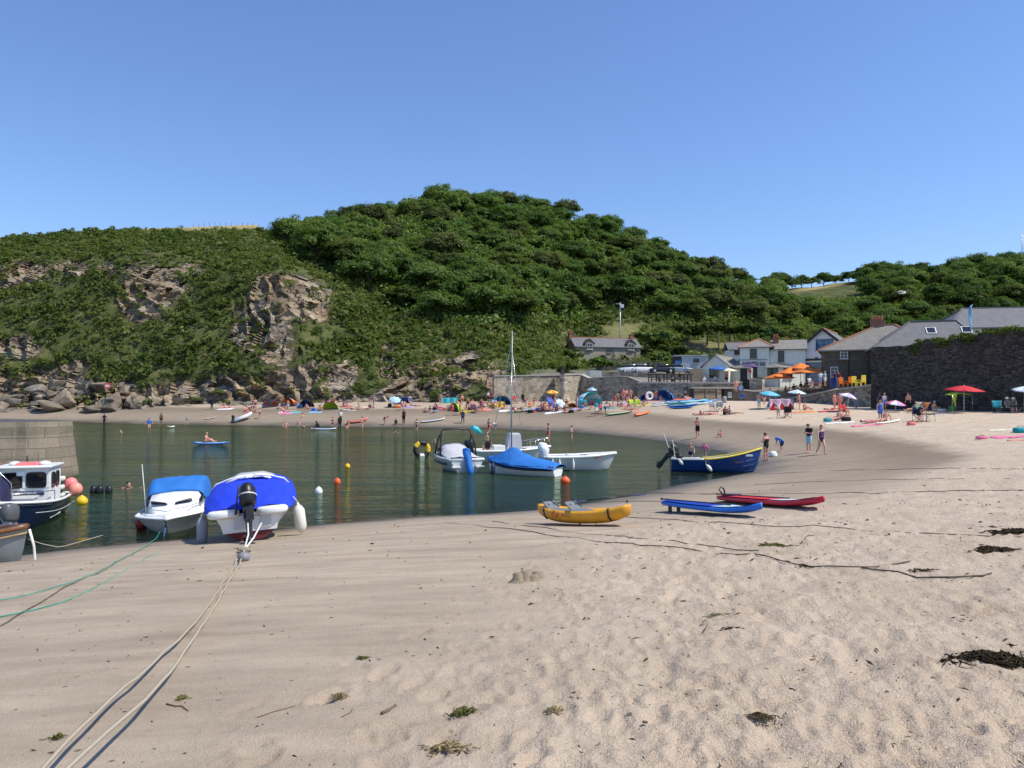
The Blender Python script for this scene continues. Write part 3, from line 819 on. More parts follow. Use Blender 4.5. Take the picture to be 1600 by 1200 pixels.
# ---------------------------------------------------------------- buildings and walls
def X(px, Y): return (px - 800) / FP * Y
def Z(py, Y): return CAM_H + (HZ - py) / FP * Y
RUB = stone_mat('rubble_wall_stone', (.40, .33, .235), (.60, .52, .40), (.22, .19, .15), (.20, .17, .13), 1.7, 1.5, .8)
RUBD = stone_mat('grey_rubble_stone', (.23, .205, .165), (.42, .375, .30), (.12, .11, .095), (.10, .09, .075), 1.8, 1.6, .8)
DARKST = stone_mat('blackened_old_stone', (.050, .045, .041), (.125, .112, .095), (.026, .025, .024), (.045, .042, .038), 2.2, 2.8, 1.0, .09)
GRAN = brick_mat('granite_block', (.31, .255, .185), (.215, .18, .135), (.13, .105, .08), 1.25, .47, .014, .8, .85, (.19, .15, .10))
COTST = stone_mat('cottage_stone', (.36, .30, .22), (.46, .39, .29), (.25, .22, .17), (.34, .30, .23), 2.4, 1.7, .5)
DKBRK = brick_mat('dark_squared_stone', (.155, .125, .095), (.105, .09, .072), (.13, .115, .095), .42, .2, .012, .6)
SLATE = brick_mat('slate_roof', (.165, .165, .172), (.125, .125, .132), (.07, .07, .075), .32, .2, .008, .5, .6, (.21, .20, .185))
SLATE2 = brick_mat('lichen_slate', (.24, .225, .20), (.19, .18, .165), (.10, .095, .09), .32, .2, .008, .5, .7, (.30, .27, .22))
RIDGE = pm('terracotta', (.50, .20, .11), .8, .2, 3)
BRICK = brick_mat('red_brick', (.36, .13, .075), (.28, .10, .06), (.30, .26, .22), .23, .075, .01)
CREAM = pm('cream_render', (.74, .74, .62), .85, .05, 1.2, .1, dirt=.25)
PALE = pm('pale_green_render', (.70, .72, .63), .85, .05, 1.2, .1, dirt=.3)
WHITEB = brick_mat('white_weatherboard', (.82, .80, .84), (.79, .77, .81), (.45, .44, .48), 30, .16, .01, .3, .6, (.72, .70, .72))
TIMB = pm('weathered_timber', (.30, .235, .165), .85, .3, 3, .3)
DKTIMB = pm('dark_timber', (.075, .055, .042), .75, .25, 3, .2)
BLK = pm('black_paint', (.02, .02, .023), .5, .1)
WHT = pm('white_paint', (.78, .78, .76), .5, .05, 4, dirt=.15)
NAVY = pm('navy_paint', (.022, .035, .085), .4, .1)
CONC = pm('weathered_concrete', (.40, .375, .33), .9, .15, 2, .3, dirt=.3)
_g = GRAN.node_tree; _b = next(x for x in _g.nodes if x.type == 'BSDF_PRINCIPLED'); _src = _b.inputs['Base Color'].links[0].from_socket
_h = NT.__new__(NT); _h.m = GRAN; _h.t = _g; _h.n = _g.nodes; _h.l = _g.links
_z = _h.new('ShaderNodeSeparateXYZ'); _h.link(_h.coord('Object'), _z.inputs[0])
_al = _h.ramp(_h.math('ADD', _z.outputs[2], _h.math('MULTIPLY', _h.noise(_h.coord('Object', (.7, .7, .35)), 1.3, 6, .7), 1.1)), [(.35, .85), (.95, 0)])
_rs = _h.ramp(_h.noise(_h.coord('Object', (1.1, 1.1, .3)), 1.6, 5), [(.60, 0), (.74, .6)])
_h.link(_h.mix(_al, _h.mix(_rs, _src, (.26, .13, .06)), (.055, .055, .035)), _b.inputs['Base Color'])
def glass_mat(name, rgb=(.02, .024, .03), rough=.08):
    n = NT(name); b = n.bsdf(rgb, rough, 0, .6)
    n.link(n.ramp(n.noise(n.coord('Object', .8), 2, 3), [(.35, tuple(c * .5 for c in rgb)), (.65, tuple(c * 1.6 for c in rgb))]), b.inputs['Base Color'])
    return n.m
GLASS = glass_mat('dark_window_glass'); BGLASS = glass_mat('blue_tinted_glass', (.05, .12, .24))

def window(par, x, z, w, h, y=0.0, fm=None, nx=2, ny=2, gm=None, name='window', ang=0.0):
    """frame at (x, y, z) centre of a wall that faces -y; ang turns it to face another way"""
    fm = fm or WHT; fw = .07
    M = Matrix.Translation((x, y, z)) @ Matrix.Rotation(ang, 4, 'Z')
    mb = MB()
    for sx in (-1, 1): mb.box((sx * (w / 2 - fw / 2), -.03, 0), (fw, .1, h), M=M)
    for sz in (-1, 1): mb.box((0, -.03, sz * (h / 2 - fw / 2)), (w - 2 * fw, .1, fw), M=M)
    for i in range(1, nx): mb.box((-w / 2 + w * i / nx, -.022, 0), (.04, .07, h - 2 * fw), M=M)
    for j in range(1, ny): mb.box((0, -.02, -h / 2 + h * j / ny), (w - 2 * fw, .06, .035), M=M)
    f = mb.build(name, fm, par)
    p = MB().box((0, .0, 0), (w - 2 * fw, .02, h - 2 * fw), M=M).build('pane', gm or GLASS, f)
    s = MB().box((0, -.08, -h / 2 - .05), (w + .16, .2, .08), M=M).build('sill', CONC, f)
    return f
def gable(par, x0, x1, y0, y1, z, rise, axis='x', oh=.3, th=.14, mat_=None, ridge=True, name='roof', hip=(0, 0), rmat=None):
    """gable or hipped roof; ridge along axis; hip=(start,end) insets"""
    mb = MB(); rm = MB()
    if axis == 'x':
        ym = (y0 + y1) / 2; k = rise / ((y1 - y0) / 2); lo = z - oh * k
        a0, a1, r0, r1 = x0 - oh, x1 + oh, x0 - oh + hip[0], x1 + oh - hip[1]
        A, B, C, D = (a0, y0 - oh, lo), (a1, y0 - oh, lo), (a1, y1 + oh, lo), (a0, y1 + oh, lo); P, Q = (r0, ym, z + rise), (r1, ym, z + rise)
    else:
        xm = (x0 + x1) / 2; k = rise / ((x1 - x0) / 2); lo = z - oh * k
        A, B, C, D = (x0 - oh, y1 + oh, lo), (x0 - oh, y0 - oh, lo), (x1 + oh, y0 - oh, lo), (x1 + oh, y1 + oh, lo)
        P, Q = (xm, y1 + oh - hip[1], z + rise), (xm, y0 - oh + hip[0], z + rise)
        # order so that A-B is one eave
    up = (0, 0, th)
    mb.slab([A, B, Q, P], up); mb.slab([C, D, P, Q], up)
    if hip[0] > 0 or hip[1] > 0:
        if (axis == 'x' and hip[1] > 0) or (axis == 'y' and hip[0] > 0): mb.slab([B, C, Q], up)
        if (axis == 'x' and hip[0] > 0) or (axis == 'y' and hip[1] > 0): mb.slab([D, A, P], up)
    r = mb.build(name, mat_ or SLATE, par)
    if ridge:
        lift = Vector((0, 0, th + .03))
        rm.bar(Vector(P) + lift, Vector(Q) + lift, .28, .14)
        if axis == 'x':
            if hip[0] > 0: rm.bar(Vector(A) + lift, Vector(P) + lift, .22, .12); rm.bar(Vector(D) + lift, Vector(P) + lift, .22, .12)
            if hip[1] > 0: rm.bar(Vector(B) + lift, Vector(Q) + lift, .22, .12); rm.bar(Vector(C) + lift, Vector(Q) + lift, .22, .12)
        else:
            if hip[0] > 0: rm.bar(Vector(B) + lift, Vector(Q) + lift, .22, .12); rm.bar(Vector(C) + lift, Vector(Q) + lift, .22, .12)
            if hip[1] > 0: rm.bar(Vector(A) + lift, Vector(P) + lift, .22, .12); rm.bar(Vector(D) + lift, Vector(P) + lift, .22, .12)
        rm.build('ridge_tiles', rmat or RIDGE, r)
    return r
def walls(par, x0, x1, y0, y1, z0, z1, mat_, rise=0, axis='x', name='wall'):
    mb = MB()
    if rise == 0: mb.box(((x0 + x1) / 2, (y0 + y1) / 2, (z0 + z1) / 2), (x1 - x0, y1 - y0, z1 - z0))
    elif axis == 'x':
        mb.slab([(x0, y0, z0), (x0, y1, z0), (x0, y1, z1), (x0, (y0 + y1) / 2, z1 + rise), (x0, y0, z1)], (x1 - x0, 0, 0))
    else:
        mb.slab([(x0, y0, z0), (x1, y0, z0), (x1, y0, z1), ((x0 + x1) / 2, y0, z1 + rise), (x0, y0, z1)], (0, y1 - y0, 0))
    return mb.build(name, mat_, par)
def chimney(par, x, y, z0, z1, w=.7, d=.6, pots=2, mat_=None):
    mb = MB().box((x, y, (z0 + z1) / 2), (w, d, z1 - z0)).box((x, y, z1 - .12), (w + .14, d + .14, .16))
    c = mb.build('chimney', mat_ or BRICK, par)
    for i in range(pots):
        xx_ = x + (i - (pots - 1) / 2) * w / max(pots, 1) * .9
        MB().lathe([(.13, z1), (.15, z1 + .05), (.11, z1 + .42), (.14, z1 + .46), (.10, z1 + .47)], 10, (xx_, y, 0)).build('chimney_pot', RIDGE, c)
    return c
def text_mesh(body, size, mat_, par, loc, rot, name='lettering', ext=.012, sx=1.0, bold=0.0):
    cu = bpy.data.curves.new(name, 'FONT'); cu.body = body; cu.size = size; cu.extrude = ext; cu.align_x = 'CENTER'; cu.align_y = 'CENTER'; cu.offset = bold
    t = bpy.data.objects.new(name, cu); COL.objects.link(t); bpy.context.view_layer.update()
    me_ = bpy.data.meshes.new_from_object(t.evaluated_get(bpy.context.evaluated_depsgraph_get()))
    bpy.data.objects.remove(t); bpy.data.curves.remove(cu)
    me_.materials.clear(); me_.materials.append(mat_)
    o = link_mesh(name, me_, par); o.location = loc; o.rotation_euler = rot; o.scale = (sx, 1, 1)
    return o

# --- stone cottage pair on the bank
Y = 162.0; s = Y / FP; zb = Z(576, Y)
o = empty('cottage', (X(900, Y), Y, zb), R(14), 'long stone cottage with slate roof, gabled dormers and brick chimneys', 'cottage')
W_ = 108 * s; eh = Z(541, Y) - zb; rs = Z(526, Y) - Z(541, Y)
walls(o, 0, W_, 0, 6.5, -2, eh, COTST, rs, 'x')
gable(o, 0, W_, 0, 6.5, eh, rs, 'x', .3, .14, SLATE)
chimney(o, -.1, 3.2, eh - 1, eh + rs + 1.1, .9, .8, 2); chimney(o, W_ - .7, 3.2, eh + rs - .6, eh + rs + 1.0, .9, .7, 1)
for (px_, ztop) in ((922, 1.3), (992, .9)):
    x_ = (px_ - 900) * s
    walls(o, x_ - .95, x_ + .95, -.12, 2.6, eh - 1.0, eh + .75, TIMB, .8, 'y', 'dormer')
    gable(o, x_ - .95, x_ + .95, -.12, 2.6, eh + .75, .8, 'y', .22, .12, DKTIMB, False, 'dormer_roof')
    window(o, x_, eh + .05, 1.25, 1.35, -.16, WHT, 2, 1)
for px_ in (955, ): window(o, (px_ - 900) * s, eh - .65, 1.1, 1.1, -.04, DKTIMB, 2, 1)
for px_ in (955, 992): window(o, (px_ - 900) * s, 1.2, 1.2, 1.3, -.04, WHT, 2, 1)
for px_ in (941, 977):
    x_ = (px_ - 900) * s
    p = walls(o, x_ - .9, x_ + .9, -1.2, -.02, 0, 2.1, DKTIMB, .0, 'y', 'porch')
    gable(o, x_ - 1.0, x_ + 1.0, -1.3, -.02, 2.1, .75, 'y', .15, .1, DKTIMB, False, 'porch_roof')
    MB().box((x_, -1.23, .95), (.95, .06, 1.9)).build('door', BLK, o)
walls(o, W_ + .02, W_ + 3.6, 1.2, 6, -2, 1.1, COTST, .0, 'x', 'lean_to')
MB().slab([(W_ + .02, .8, 3.0), (W_ + .02, 6.3, 3.0), (W_ + 3.9, 6.3, .95), (W_ + 3.9, .8, .95)], (0, 0, .14)).build('lean_to_roof', SLATE2, o)
for px_ in (907, 962, 1000): MB().tube([((px_ - 900) * s, -.09, 0), ((px_ - 900) * s, -.09, eh)], .06, 6).build('drainpipe', BLK, o)

# --- the inn
Y = 112.0; s = Y / FP; zb = 5.2
o = empty('inn', (X(1156, Y), Y, zb), R(-20), 'pale green rendered inn with slate roofs, dark sash windows and name lettering', 'inn')
o.scale = (.92, .92, 1)
zz_ = lambda py: Z(py, Y) - zb
xx_ = lambda px: (px - 1160) * s
walls(o, 0, xx_(1207), 0, 8, -1.5, zz_(543), PALE)
gable(o, 0, xx_(1212), 0, 8, zz_(543), zz_(529) - zz_(543), 'x', .35, .14, SLATE2, True, hip=(3.2, 2.6))
walls(o, xx_(1207) + .02, xx_(1264), .6, 9, -1.5, zz_(547), PALE, name='wing_wall')
gable(o, xx_(1207) + .4, xx_(1264), .6, 9, zz_(547), zz_(531) - zz_(547), 'x', .3, .14, SLATE2, False, 'wing_roof', hip=(0, 0))
chimney(o, xx_(1217), 3.5, zz_(540), zz_(526), .9, .8, 2); chimney(o, xx_(1233), 6.5, zz_(534), zz_(528), .5, .5, 1)
window(o, xx_(1182), zz_(553), 1.0, 1.35, -.03, BLK, 1, 2); window(o, xx_(1226), zz_(558), .9, 1.6, .57, BLK, 1, 2)
MB().box((xx_(1182), -.06, zz_(582)), (1.15, .12, 2.0)).build('door', DKTIMB, o)
MB().box((xx_(1183), -.02, zz_(569.5)), (4.1, .05, .95)).build('sign_board', PALE, o)
MB().box((xx_(1183), -.06, zz_(562.5)), (4.1, .05, .05)).build('sign_moulding', BLK, o)
text_mesh('RASHLEIGH INN', .92, BLK, o, (xx_(1183), -.07, zz_(569.5)), (R(90), 0, 0), ext=.01, sx=.52, bold=.02)
MB().prism([(xx_(1202), -.02), (xx_(1202), -2.5), (xx_(1225), -3.2), (xx_(1261), -.5), (xx_(1261), .58), (xx_(1208) + .03, .58), (xx_(1208) + .03, -.02)], -1.5, zz_(577)).build('bay_wall', CREAM, o)
MB().slab([(xx_(1201), -2.8, zz_(577)), (xx_(1225), -3.55, zz_(577)), (xx_(1264), -.65, zz_(577)), (xx_(1264), .57, zz_(576)), (xx_(1234), .57, zz_(571)), (xx_(1212), -.03, zz_(571)), (xx_(1201), -.03, zz_(574.5))], (0, 0, .12)).build('bay_roof', SLATE2, o)
window(o, xx_(1213.5), zz_(584.5), 1.6, 1.35, -2.9, BLK, 2, 1, ang=math.atan2(-.7, xx_(1225) - xx_(1202)))
window(o, xx_(1237), zz_(585), 1.6, 1.35, -2.33, BLK, 1, 2, ang=math.atan2(2.7, xx_(1261) - xx_(1225)))
MB().tube([(xx_(1208), .55, -.5), (xx_(1208), .55, zz_(549))], .06, 6).build('drainpipe', WHT, o)
# annex with its gable end towards the cove
o = empty('inn_annex', (X(1098, 113), 113, 5.2), R(-36), 'low cream annex with grey slate gable roof beside the inn terrace', 'building')
s = 113 / FP; zz_ = lambda py: Z(py, 113) - 5.2
walls(o, 0, 3.9, 0, 6, -1.5, zz_(572), CREAM, zz_(556) - zz_(572), 'y')
gable(o, 0, 3.9, 0, 6, zz_(572), zz_(556) - zz_(572), 'y', .3, .14, SLATE2, True, rmat=SLATE2)
window(o, 1.75, zz_(583), 1.4, 1.35, -.03, BLK, 2, 1)
walls(o, 3.92, 6.6, 1.5, 6, -1.5, zz_(576), CREAM, 0, name='link_wall')
MB().slab([(3.92, .9, zz_(577)), (6.9, .9, zz_(577)), (6.9, 5, zz_(559)), (3.92, 5, zz_(559))], (0, 0, .14)).build('link_roof', SLATE2, o)
MB().box((5.6, 1.46, zz_(586)), (1.0, .06, 2.0)).build('door', BLK, o)
# house behind the annex
o = empty('house', (X(1140, 124), 124, 6), R(-6), 'small slate roofed house showing behind the annex and inn', 'house')
walls(o, 0, 4.5, 0, 5, -1, Z(546, 124) - 6, PALE, 0); gable(o, 0, 4.5, 0, 5, Z(546, 124) - 6, 1.2, 'x', .3, .14, SLATE, True)
window(o, 1.2, Z(551, 124) - 6, .9, .7, -.03, BLK, 1, 1)

# --- white gabled house with blue glazing
Y = 117.0; s = Y / FP; zb = 5.5
o = empty('gabled_house', (X(1249, Y), Y, zb), R(-33), 'tall white weatherboard gable house with navy windows and glass doors', 'house')
o.scale = (1.14, 1.14, 1)
zz_ = lambda py: Z(py, Y) - zb
walls(o, 0, 6.0, 0, 9, -1.5, zz_(546), WHITEB, zz_(517) - zz_(546), 'y')
gable(o, 0, 6.0, 0, 9, zz_(546), zz_(517) - zz_(546), 'y', .4, .16, SLATE, True)
for sx in (-1, 1):
    MB().bar((3.0 + sx * 3.4, -.45, zz_(546) - .35), (3.0, -.45, zz_(517) + .08), .08, .34).build('bargeboard', BLK, o)
window(o, 3.15, zz_(540), 2.1, 1.6, -.03, NAVY, 2, 2, BGLASS)
MB().box((2.5, -.05, zz_(562.5)), (4.8, .12, .3)).build('beam', BLK, o)
window(o, 2.5, zz_(583), 4.4, 3.1, -.06, NAVY, 4, 2, BGLASS, 'glass_doors')
MB().box((2.2, -.2, zz_(560)), (.3, .3, .15)).build('wall_lamp', BLK, o)
MB().tube([(.25, -.12, 0), (.25, -.12, zz_(546))], .07, 6).build('drainpipe', WHT, o)

# --- dark stone house by the ramp, with hipped slate roof
Y = 92.0; s = Y / FP; zb = 4.6
o = empty('stone_house', (X(1283, Y), Y, zb), R(-24), 'dark squared stone house with hipped slate roof and terracotta ridges', 'house')
zz_ = lambda py: Z(py, Y) - zb
walls(o, 0, 7.2, 0, 7, -2, zz_(546), DKBRK)
gable(o, 0, 12.2, 0, 7.4, zz_(546), zz_(509) - zz_(546), 'x', .35, .15, SLATE2, True, hip=(6.6, 4.5))
window(o, (1316 - 1283) * s, zz_(554), .85, 1.15, -.04, WHT, 2, 3)
window(o, (1302 - 1283) * s, zz_(582), .85, 1.3, -.04, WHT, 2, 3); window(o, (1354 - 1283) * s, zz_(554), .75, 1.3, -.04, WHT, 2, 3)
chimney(o, (1363 - 1283) * s, 3.8, zz_(512), zz_(498), 1.5, .8, 4)
MB().tube([(3.0, -.09, -1), (3.0, -.09, zz_(548))], .05, 6).build('drainpipe', BLK, o)
# --- slate roofed house behind the harbour wall
Y = 85.0; s = Y / FP; zb = 4.4
o = empty('slate_house', (X(1365, Y), Y, zb), R(-18), 'low house with broad grey hipped slate roof and skylights above the harbour wall', 'house')
zz_ = lambda py: Z(py, Y) - zb
walls(o, 0, 10.6, 0, 7.5, -2, zz_(543), DARKST)
rf_ = gable(o, 0, 10.6, 0, 7.5, zz_(543), zz_(502) - zz_(543), 'x', .35, .15, SLATE, True, hip=(4.6, 2.0), rmat=SLATE)
sl = (zz_(502) - zz_(543)) / 3.75
for px_ in (1451, 1500):
    x_ = (px_ - 1365) * s; y_ = 2.2; z_ = zz_(543) + y_ * sl + .17
    M = Matrix.Translation((x_, y_, z_)) @ Matrix.Rotation(math.atan(sl), 4, 'X')
    f_ = MB().box((0, 0, .04), (1.0, 1.2, .08), M=M).build('skylight', WHT, o)
    MB().box((0, 0, .09), (.78, .98, .04), M=M).build('pane', GLASS, f_)
window(o, 2.4, zz_(549), .8, .7, -.04, BLK, 1, 1)
# --- big barn roof further along
Y = 92.0; zb = 5.5
o = empty('barn', (X(1486, Y), Y, zb), R(-10), 'long dark walled barn with wide plain grey slate roof', 'barn')
zz_ = lambda py: Z(py, Y) - zb
walls(o, 0, 22, 0, 9, -2.5, zz_(511), DARKST)
gable(o, 0, 22, 0, 9, zz_(511), zz_(478) - zz_(511), 'x', .5, .16, SLATE, True, hip=(3.5, 0), rmat=SLATE)
for i in range(3): MB().box((2.6 + 2.4 * i, -.05, zz_(517)), (1.5, .1, .9)).build('louvre', WHT if i == 0 else BLK, o)

# --- old harbour wall with ragged vegetated top
def ragged_wall(name, label, A, B, zbase, tops, th, mat_, cat='wall'):
    o = empty(name, (0, 0, 0), 0, label, cat)
    A = Vector((*A, 0)); B = Vector((*B, 0)); d = (B - A); n_ = Vector((-d.y, d.x, 0)).normalized()
    if n_.y < 0: n_ = -n_
    N = max(8, int(d.length / .45)); fr_ = []; bk_ = []
    vs, fs = [], []
    rows = 14
    for i in range(N + 1):
        t = i / N; p = A + d * t
        zt = np.interp(t, [a for a, _ in tops], [b_ for _, b_ in tops]) + .16 * float(perlin(i * .9, 3.1, .5)) + .1 * float(perlin(i * .31, 9.1, .5))
        for j in range(rows + 1):
            z_ = zbase + (zt - zbase) * j / rows
            q = p - n_ * (.05 * float(perlin(p.x * .8, z_ * 1.3, p.y * .8)) + .25 * (1 - j / rows))
            vs.append((q.x, q.y, z_))
        for dz in (0,): vs.append((p.x + n_.x * th, p.y + n_.y * th, zt + .02)); vs.append((p.x + n_.x * th, p.y + n_.y * th, zbase))
    k = rows + 3
    for i in range(N):
        for j in range(k - 1): fs.append((i * k + j, (i + 1) * k + j, (i + 1) * k + j + 1, i * k + j + 1))
    mb = MB().add(vs, fs, 0, False)
    mb.f.append(tuple(range(k))); mb.m.append(0); mb.sm.append(False)
    mb.f.append(tuple(reversed([N * k + j for j in range(k)]))); mb.m.append(0); mb.sm.append(False)
    mb.build('masonry', mat_, o)
    return o, A, d, n_
YA, YB = 78.0, 62.0
A = (X(1362, YA), YA); B = (X(1740, YB), YB)
def wt(px, py):
    x0, y0 = A; x1, y1 = B; k = (px - 800) / FP
    t = (k * y0 - x0) / ((x1 - x0) - k * (y1 - y0)); Yp = y0 + t * (y1 - y0)
    return (t, Z(py, Yp))
tops = [wt(*p) for p in ((1362, 543), (1425, 541), (1428, 535), (1440, 533), (1444, 530), (1478, 533), (1483, 530), (1500, 525), (1524, 527), (1528, 520), (1560, 519), (1585, 514), (1600, 515), (1640, 512), (1740, 505))]
hw, hA, hd, hn = ragged_wall('harbour_wall', 'tall blackened stone harbour wall with weeds growing along its ragged top', A, B, 1.6, tops, 1.4, DARKST)
r_ = np.random.default_rng(3); Pw = []
for (c0, c1, k, dz) in ((1428, 1440, 10, -1.2), (1460, 1490, 26, -.6), (1498, 1524, 34, -.7), (1560, 1600, 18, -.3), (1590, 1640, 14, -.9), (1430, 1600, 24, 0)):
    for i in range(k):
        t, z_ = wt(r_.uniform(c0, c1), 0); p = hA + hd * t; z_ = np.interp(t, [a for a, _ in tops], [b_ for _, b_ in tops])
        Pw.append((p.x - hn.x * r_.uniform(-.6, .35), p.y - hn.y * r_.uniform(-.6, .35), z_ + r_.uniform(dz, .15)))
Pw = np.array(Pw)
u = r_.normal(size=(len(Pw), 46, 3)); u /= np.linalg.norm(u, axis=2)[..., None]; u[..., 2] = np.abs(u[..., 2]) - .3
V_, F_, T_ = leaf_quads((Pw[:, None] + u * r_.uniform(.1, .42, (len(Pw), 46, 1))).reshape(-1, 3), (u + r_.normal(0, .4, u.shape)).reshape(-1, 3), r_.uniform(.05, .12, len(Pw) * 46), r_.uniform(.3, 1, len(Pw) * 46), r_)
link_mesh('weeds', np_mesh('weeds', V_, F_, LEAF_L, {'tint': T_}), hw)['kind'] = 'stuff'

def poly_wall(name, label, pts_, th, mat_, cope=None, cat='wall', cw=.12, ch=.14):
    """wall following ground points [(x,y,zbase,ztop)...]"""
    o = empty(name, (0, 0, 0), 0, label, cat); mb = MB(); cp = MB()
    for (a, b_) in zip(pts_[:-1], pts_[1:]):
        pa = Vector((a[0], a[1], 0)); pb = Vector((b_[0], b_[1], 0)); d = (pb - pa).normalized(); n_ = Vector((-d.y, d.x, 0))
        if n_.y < 0: n_ = -n_
        q = [(pa.x, pa.y, a[2]), (pb.x, pb.y, b_[2]), (pb.x, pb.y, b_[3]), (pa.x, pa.y, a[3])]
        mb.slab(q, n_ * th)
        if cope:
            e0 = pa - n_ * cw; e1 = pb - n_ * cw
            cp.slab([(e0.x, e0.y, a[3] + .003), (e1.x, e1.y, b_[3] + .003), (e1.x, e1.y, b_[3] + ch), (e0.x, e0.y, a[3] + ch)], n_ * (th + 2 * cw))
    mb.build('masonry', mat_, o)
    if cope: cp.build('coping', cope, o)
    return o
def wp(px, Y, pb, pt): return (X(px, Y), Y, Z(pb, Y), Z(pt, Y))
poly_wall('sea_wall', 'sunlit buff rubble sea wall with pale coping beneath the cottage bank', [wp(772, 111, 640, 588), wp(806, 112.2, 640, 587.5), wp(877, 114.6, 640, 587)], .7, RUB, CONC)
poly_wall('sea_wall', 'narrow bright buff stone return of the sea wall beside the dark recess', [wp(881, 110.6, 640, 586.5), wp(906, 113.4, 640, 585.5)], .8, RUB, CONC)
MB_ = MB().box((X(879, 112.5), 112.6, Z(602, 111.8)), (.45, 2.6, 5.4)); t_ = MB_.build('shade_block', DARKST); tag(t_, 'dark block standing in for the shadow gap in the corner of the sea wall', 'shade_block')  # dark block stands in for the shadow gap between the wall stretches
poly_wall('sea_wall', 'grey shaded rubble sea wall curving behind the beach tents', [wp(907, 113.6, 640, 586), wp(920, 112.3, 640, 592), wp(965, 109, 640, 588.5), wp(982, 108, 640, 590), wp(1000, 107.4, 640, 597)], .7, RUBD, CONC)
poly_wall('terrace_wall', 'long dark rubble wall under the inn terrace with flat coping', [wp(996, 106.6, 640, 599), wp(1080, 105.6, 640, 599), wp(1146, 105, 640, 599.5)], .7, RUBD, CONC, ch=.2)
poly_wall('bank_wall', 'bright whitewashed stone end block above the sea wall', [wp(916, 114.8, 600, 579.5), wp(922, 114.6, 600, 578.5), wp(940, 114.4, 600, 579)], 1.0, pm('limewash', (.70, .66, .56), .9, .12, 2, .3, dirt=.3))
poly_wall('bank_wall', 'dark retaining wall below the parked cars', [wp(930, 121, 600, 581), wp(1000, 120, 600, 582), wp(1100, 118, 605, 586)], .6, RUBD)
poly_wall('bank_wall', 'stone wall bank beneath the wooden fence of the cottage', [wp(930, 140, 600, 572), wp(970, 139, 600, 573.5), wp(1042, 136, 600, 579)], .6, RUBD)
# slip pillar walls by the steps
poly_wall('slip_wall', 'sunlit pale stone pillar wall at the top of the slipway', [wp(1171, 106.2, 640, 592), wp(1191, 105.2, 640, 594.5)], 1.2, RUB, CONC)
poly_wall('slip_wall', 'dark side of the stone steps beside the slipway', [wp(1160, 107.0, 640, 597), wp(1170.3, 106.3, 640, 592.5)], .5, DARKST)
poly_wall('slip_wall', 'sunlit low stone wall between store and slipway steps', [wp(1147, 105.2, 640, 600), wp(1159, 106.2, 640, 598)], .8, RUB, CONC)
# ramp wall under the cafe terrace
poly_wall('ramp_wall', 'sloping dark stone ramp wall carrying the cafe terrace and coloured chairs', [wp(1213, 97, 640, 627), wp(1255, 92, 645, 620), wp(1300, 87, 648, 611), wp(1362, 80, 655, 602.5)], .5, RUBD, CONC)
mb = MB(); q = [wp(1213, 97.6, 640, 627.6), wp(1255, 92.6, 645, 620.6), wp(1300, 87.6, 648, 611.6), wp(1361.5, 80.6, 655, 603.2)]
mb.slab([(a[0], a[1], a[3]) for a in q] + [(X(1362, 92), 92.0, Z(604, 88)), (X(1280, 99), 99.0, Z(606, 97)), (X(1216, 103), 103.0, Z(618, 103))], (0, 0, -.5))
tag(mb.build('terrace_floor', CONC), 'paved cafe terrace behind the ramp wall', 'terrace', kind='structure')
mb = MB(); mb.slab([(X(997, 107.2), 107.2, Z(598.6, 107)), (X(1146, 105.7), 105.7, Z(599.2, 105.7)), (X(1190, 112), 112, Z(600, 112)), (X(1100, 118.5), 118.5, Z(600, 118)), (X(1000, 119), 119, Z(599, 119))], (0, 0, -.4))
tag(mb.build('terrace_floor', CONC), 'paved inn terrace above the long dark wall', 'terrace', kind='structure')

# --- beach store with plank doors in the terrace wall
Y = 103.6; s = Y / FP; zb = Z(631.5, Y)
o = empty('beach_store', (X(1083, Y), Y, zb), R(1), 'small flat roofed store with wooden double doors and stone pillar', 'kiosk')
zz_ = lambda py: Z(py, Y) - zb; xx_ = lambda px: (px - 1083) * s
MB().box((xx_(1116), .9, zz_(606)), (xx_(1150) + .2, 2.3, .22)).build('roof', CONC, o)
MB().box((xx_(1101), .75, zz_(619)), (xx_(1119), 1.5, zz_(607.6))).build('wall', DKTIMB, o)
for px_ in (1092.5, 1110):
    d_ = MB().box((xx_(px_), -.04, zz_(619)), (1.38, .08, 1.85)).build('door', TIMB, o)
    for dz_ in (.55, -.6): MB().box((xx_(px_), -.1, zz_(619) + dz_), (1.25, .05, .12)).build('batten', DKTIMB, d_)
MB().box((xx_(1123.5), .5, zz_(619)), (.62, 1.2, zz_(607.6))).build('pillar', RUB, o)
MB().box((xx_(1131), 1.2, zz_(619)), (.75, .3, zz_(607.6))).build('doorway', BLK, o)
MB().box((xx_(1140.5), .2, zz_(618.5)), (.85, .4, zz_(608))).build('notice_panel', DKTIMB, o)
MB().box((xx_(1140.5), -.02, zz_(617)), (.55, .04, .8)).build('poster', pm('poster_paper', (.45, .5, .48), .6, .3, 9), o)
SIGNB = pm('blue_sign_paint', (.05, .13, .33), .5, .1)
o = empty('sign', (X(1157, 104.9), 104.9, Z(607, 105)), 0, 'blue notice board with white lettering on the wall by the slipway', 'sign')
MB().box((0, 0, 0), (.85, .06, .75)).build('board', SIGNB, o)
for i in range(4): MB().box((0, -.036, .24 - i * .15), (.55 - .1 * (i % 2), .01, .055)).build('lettering', WHT, o)

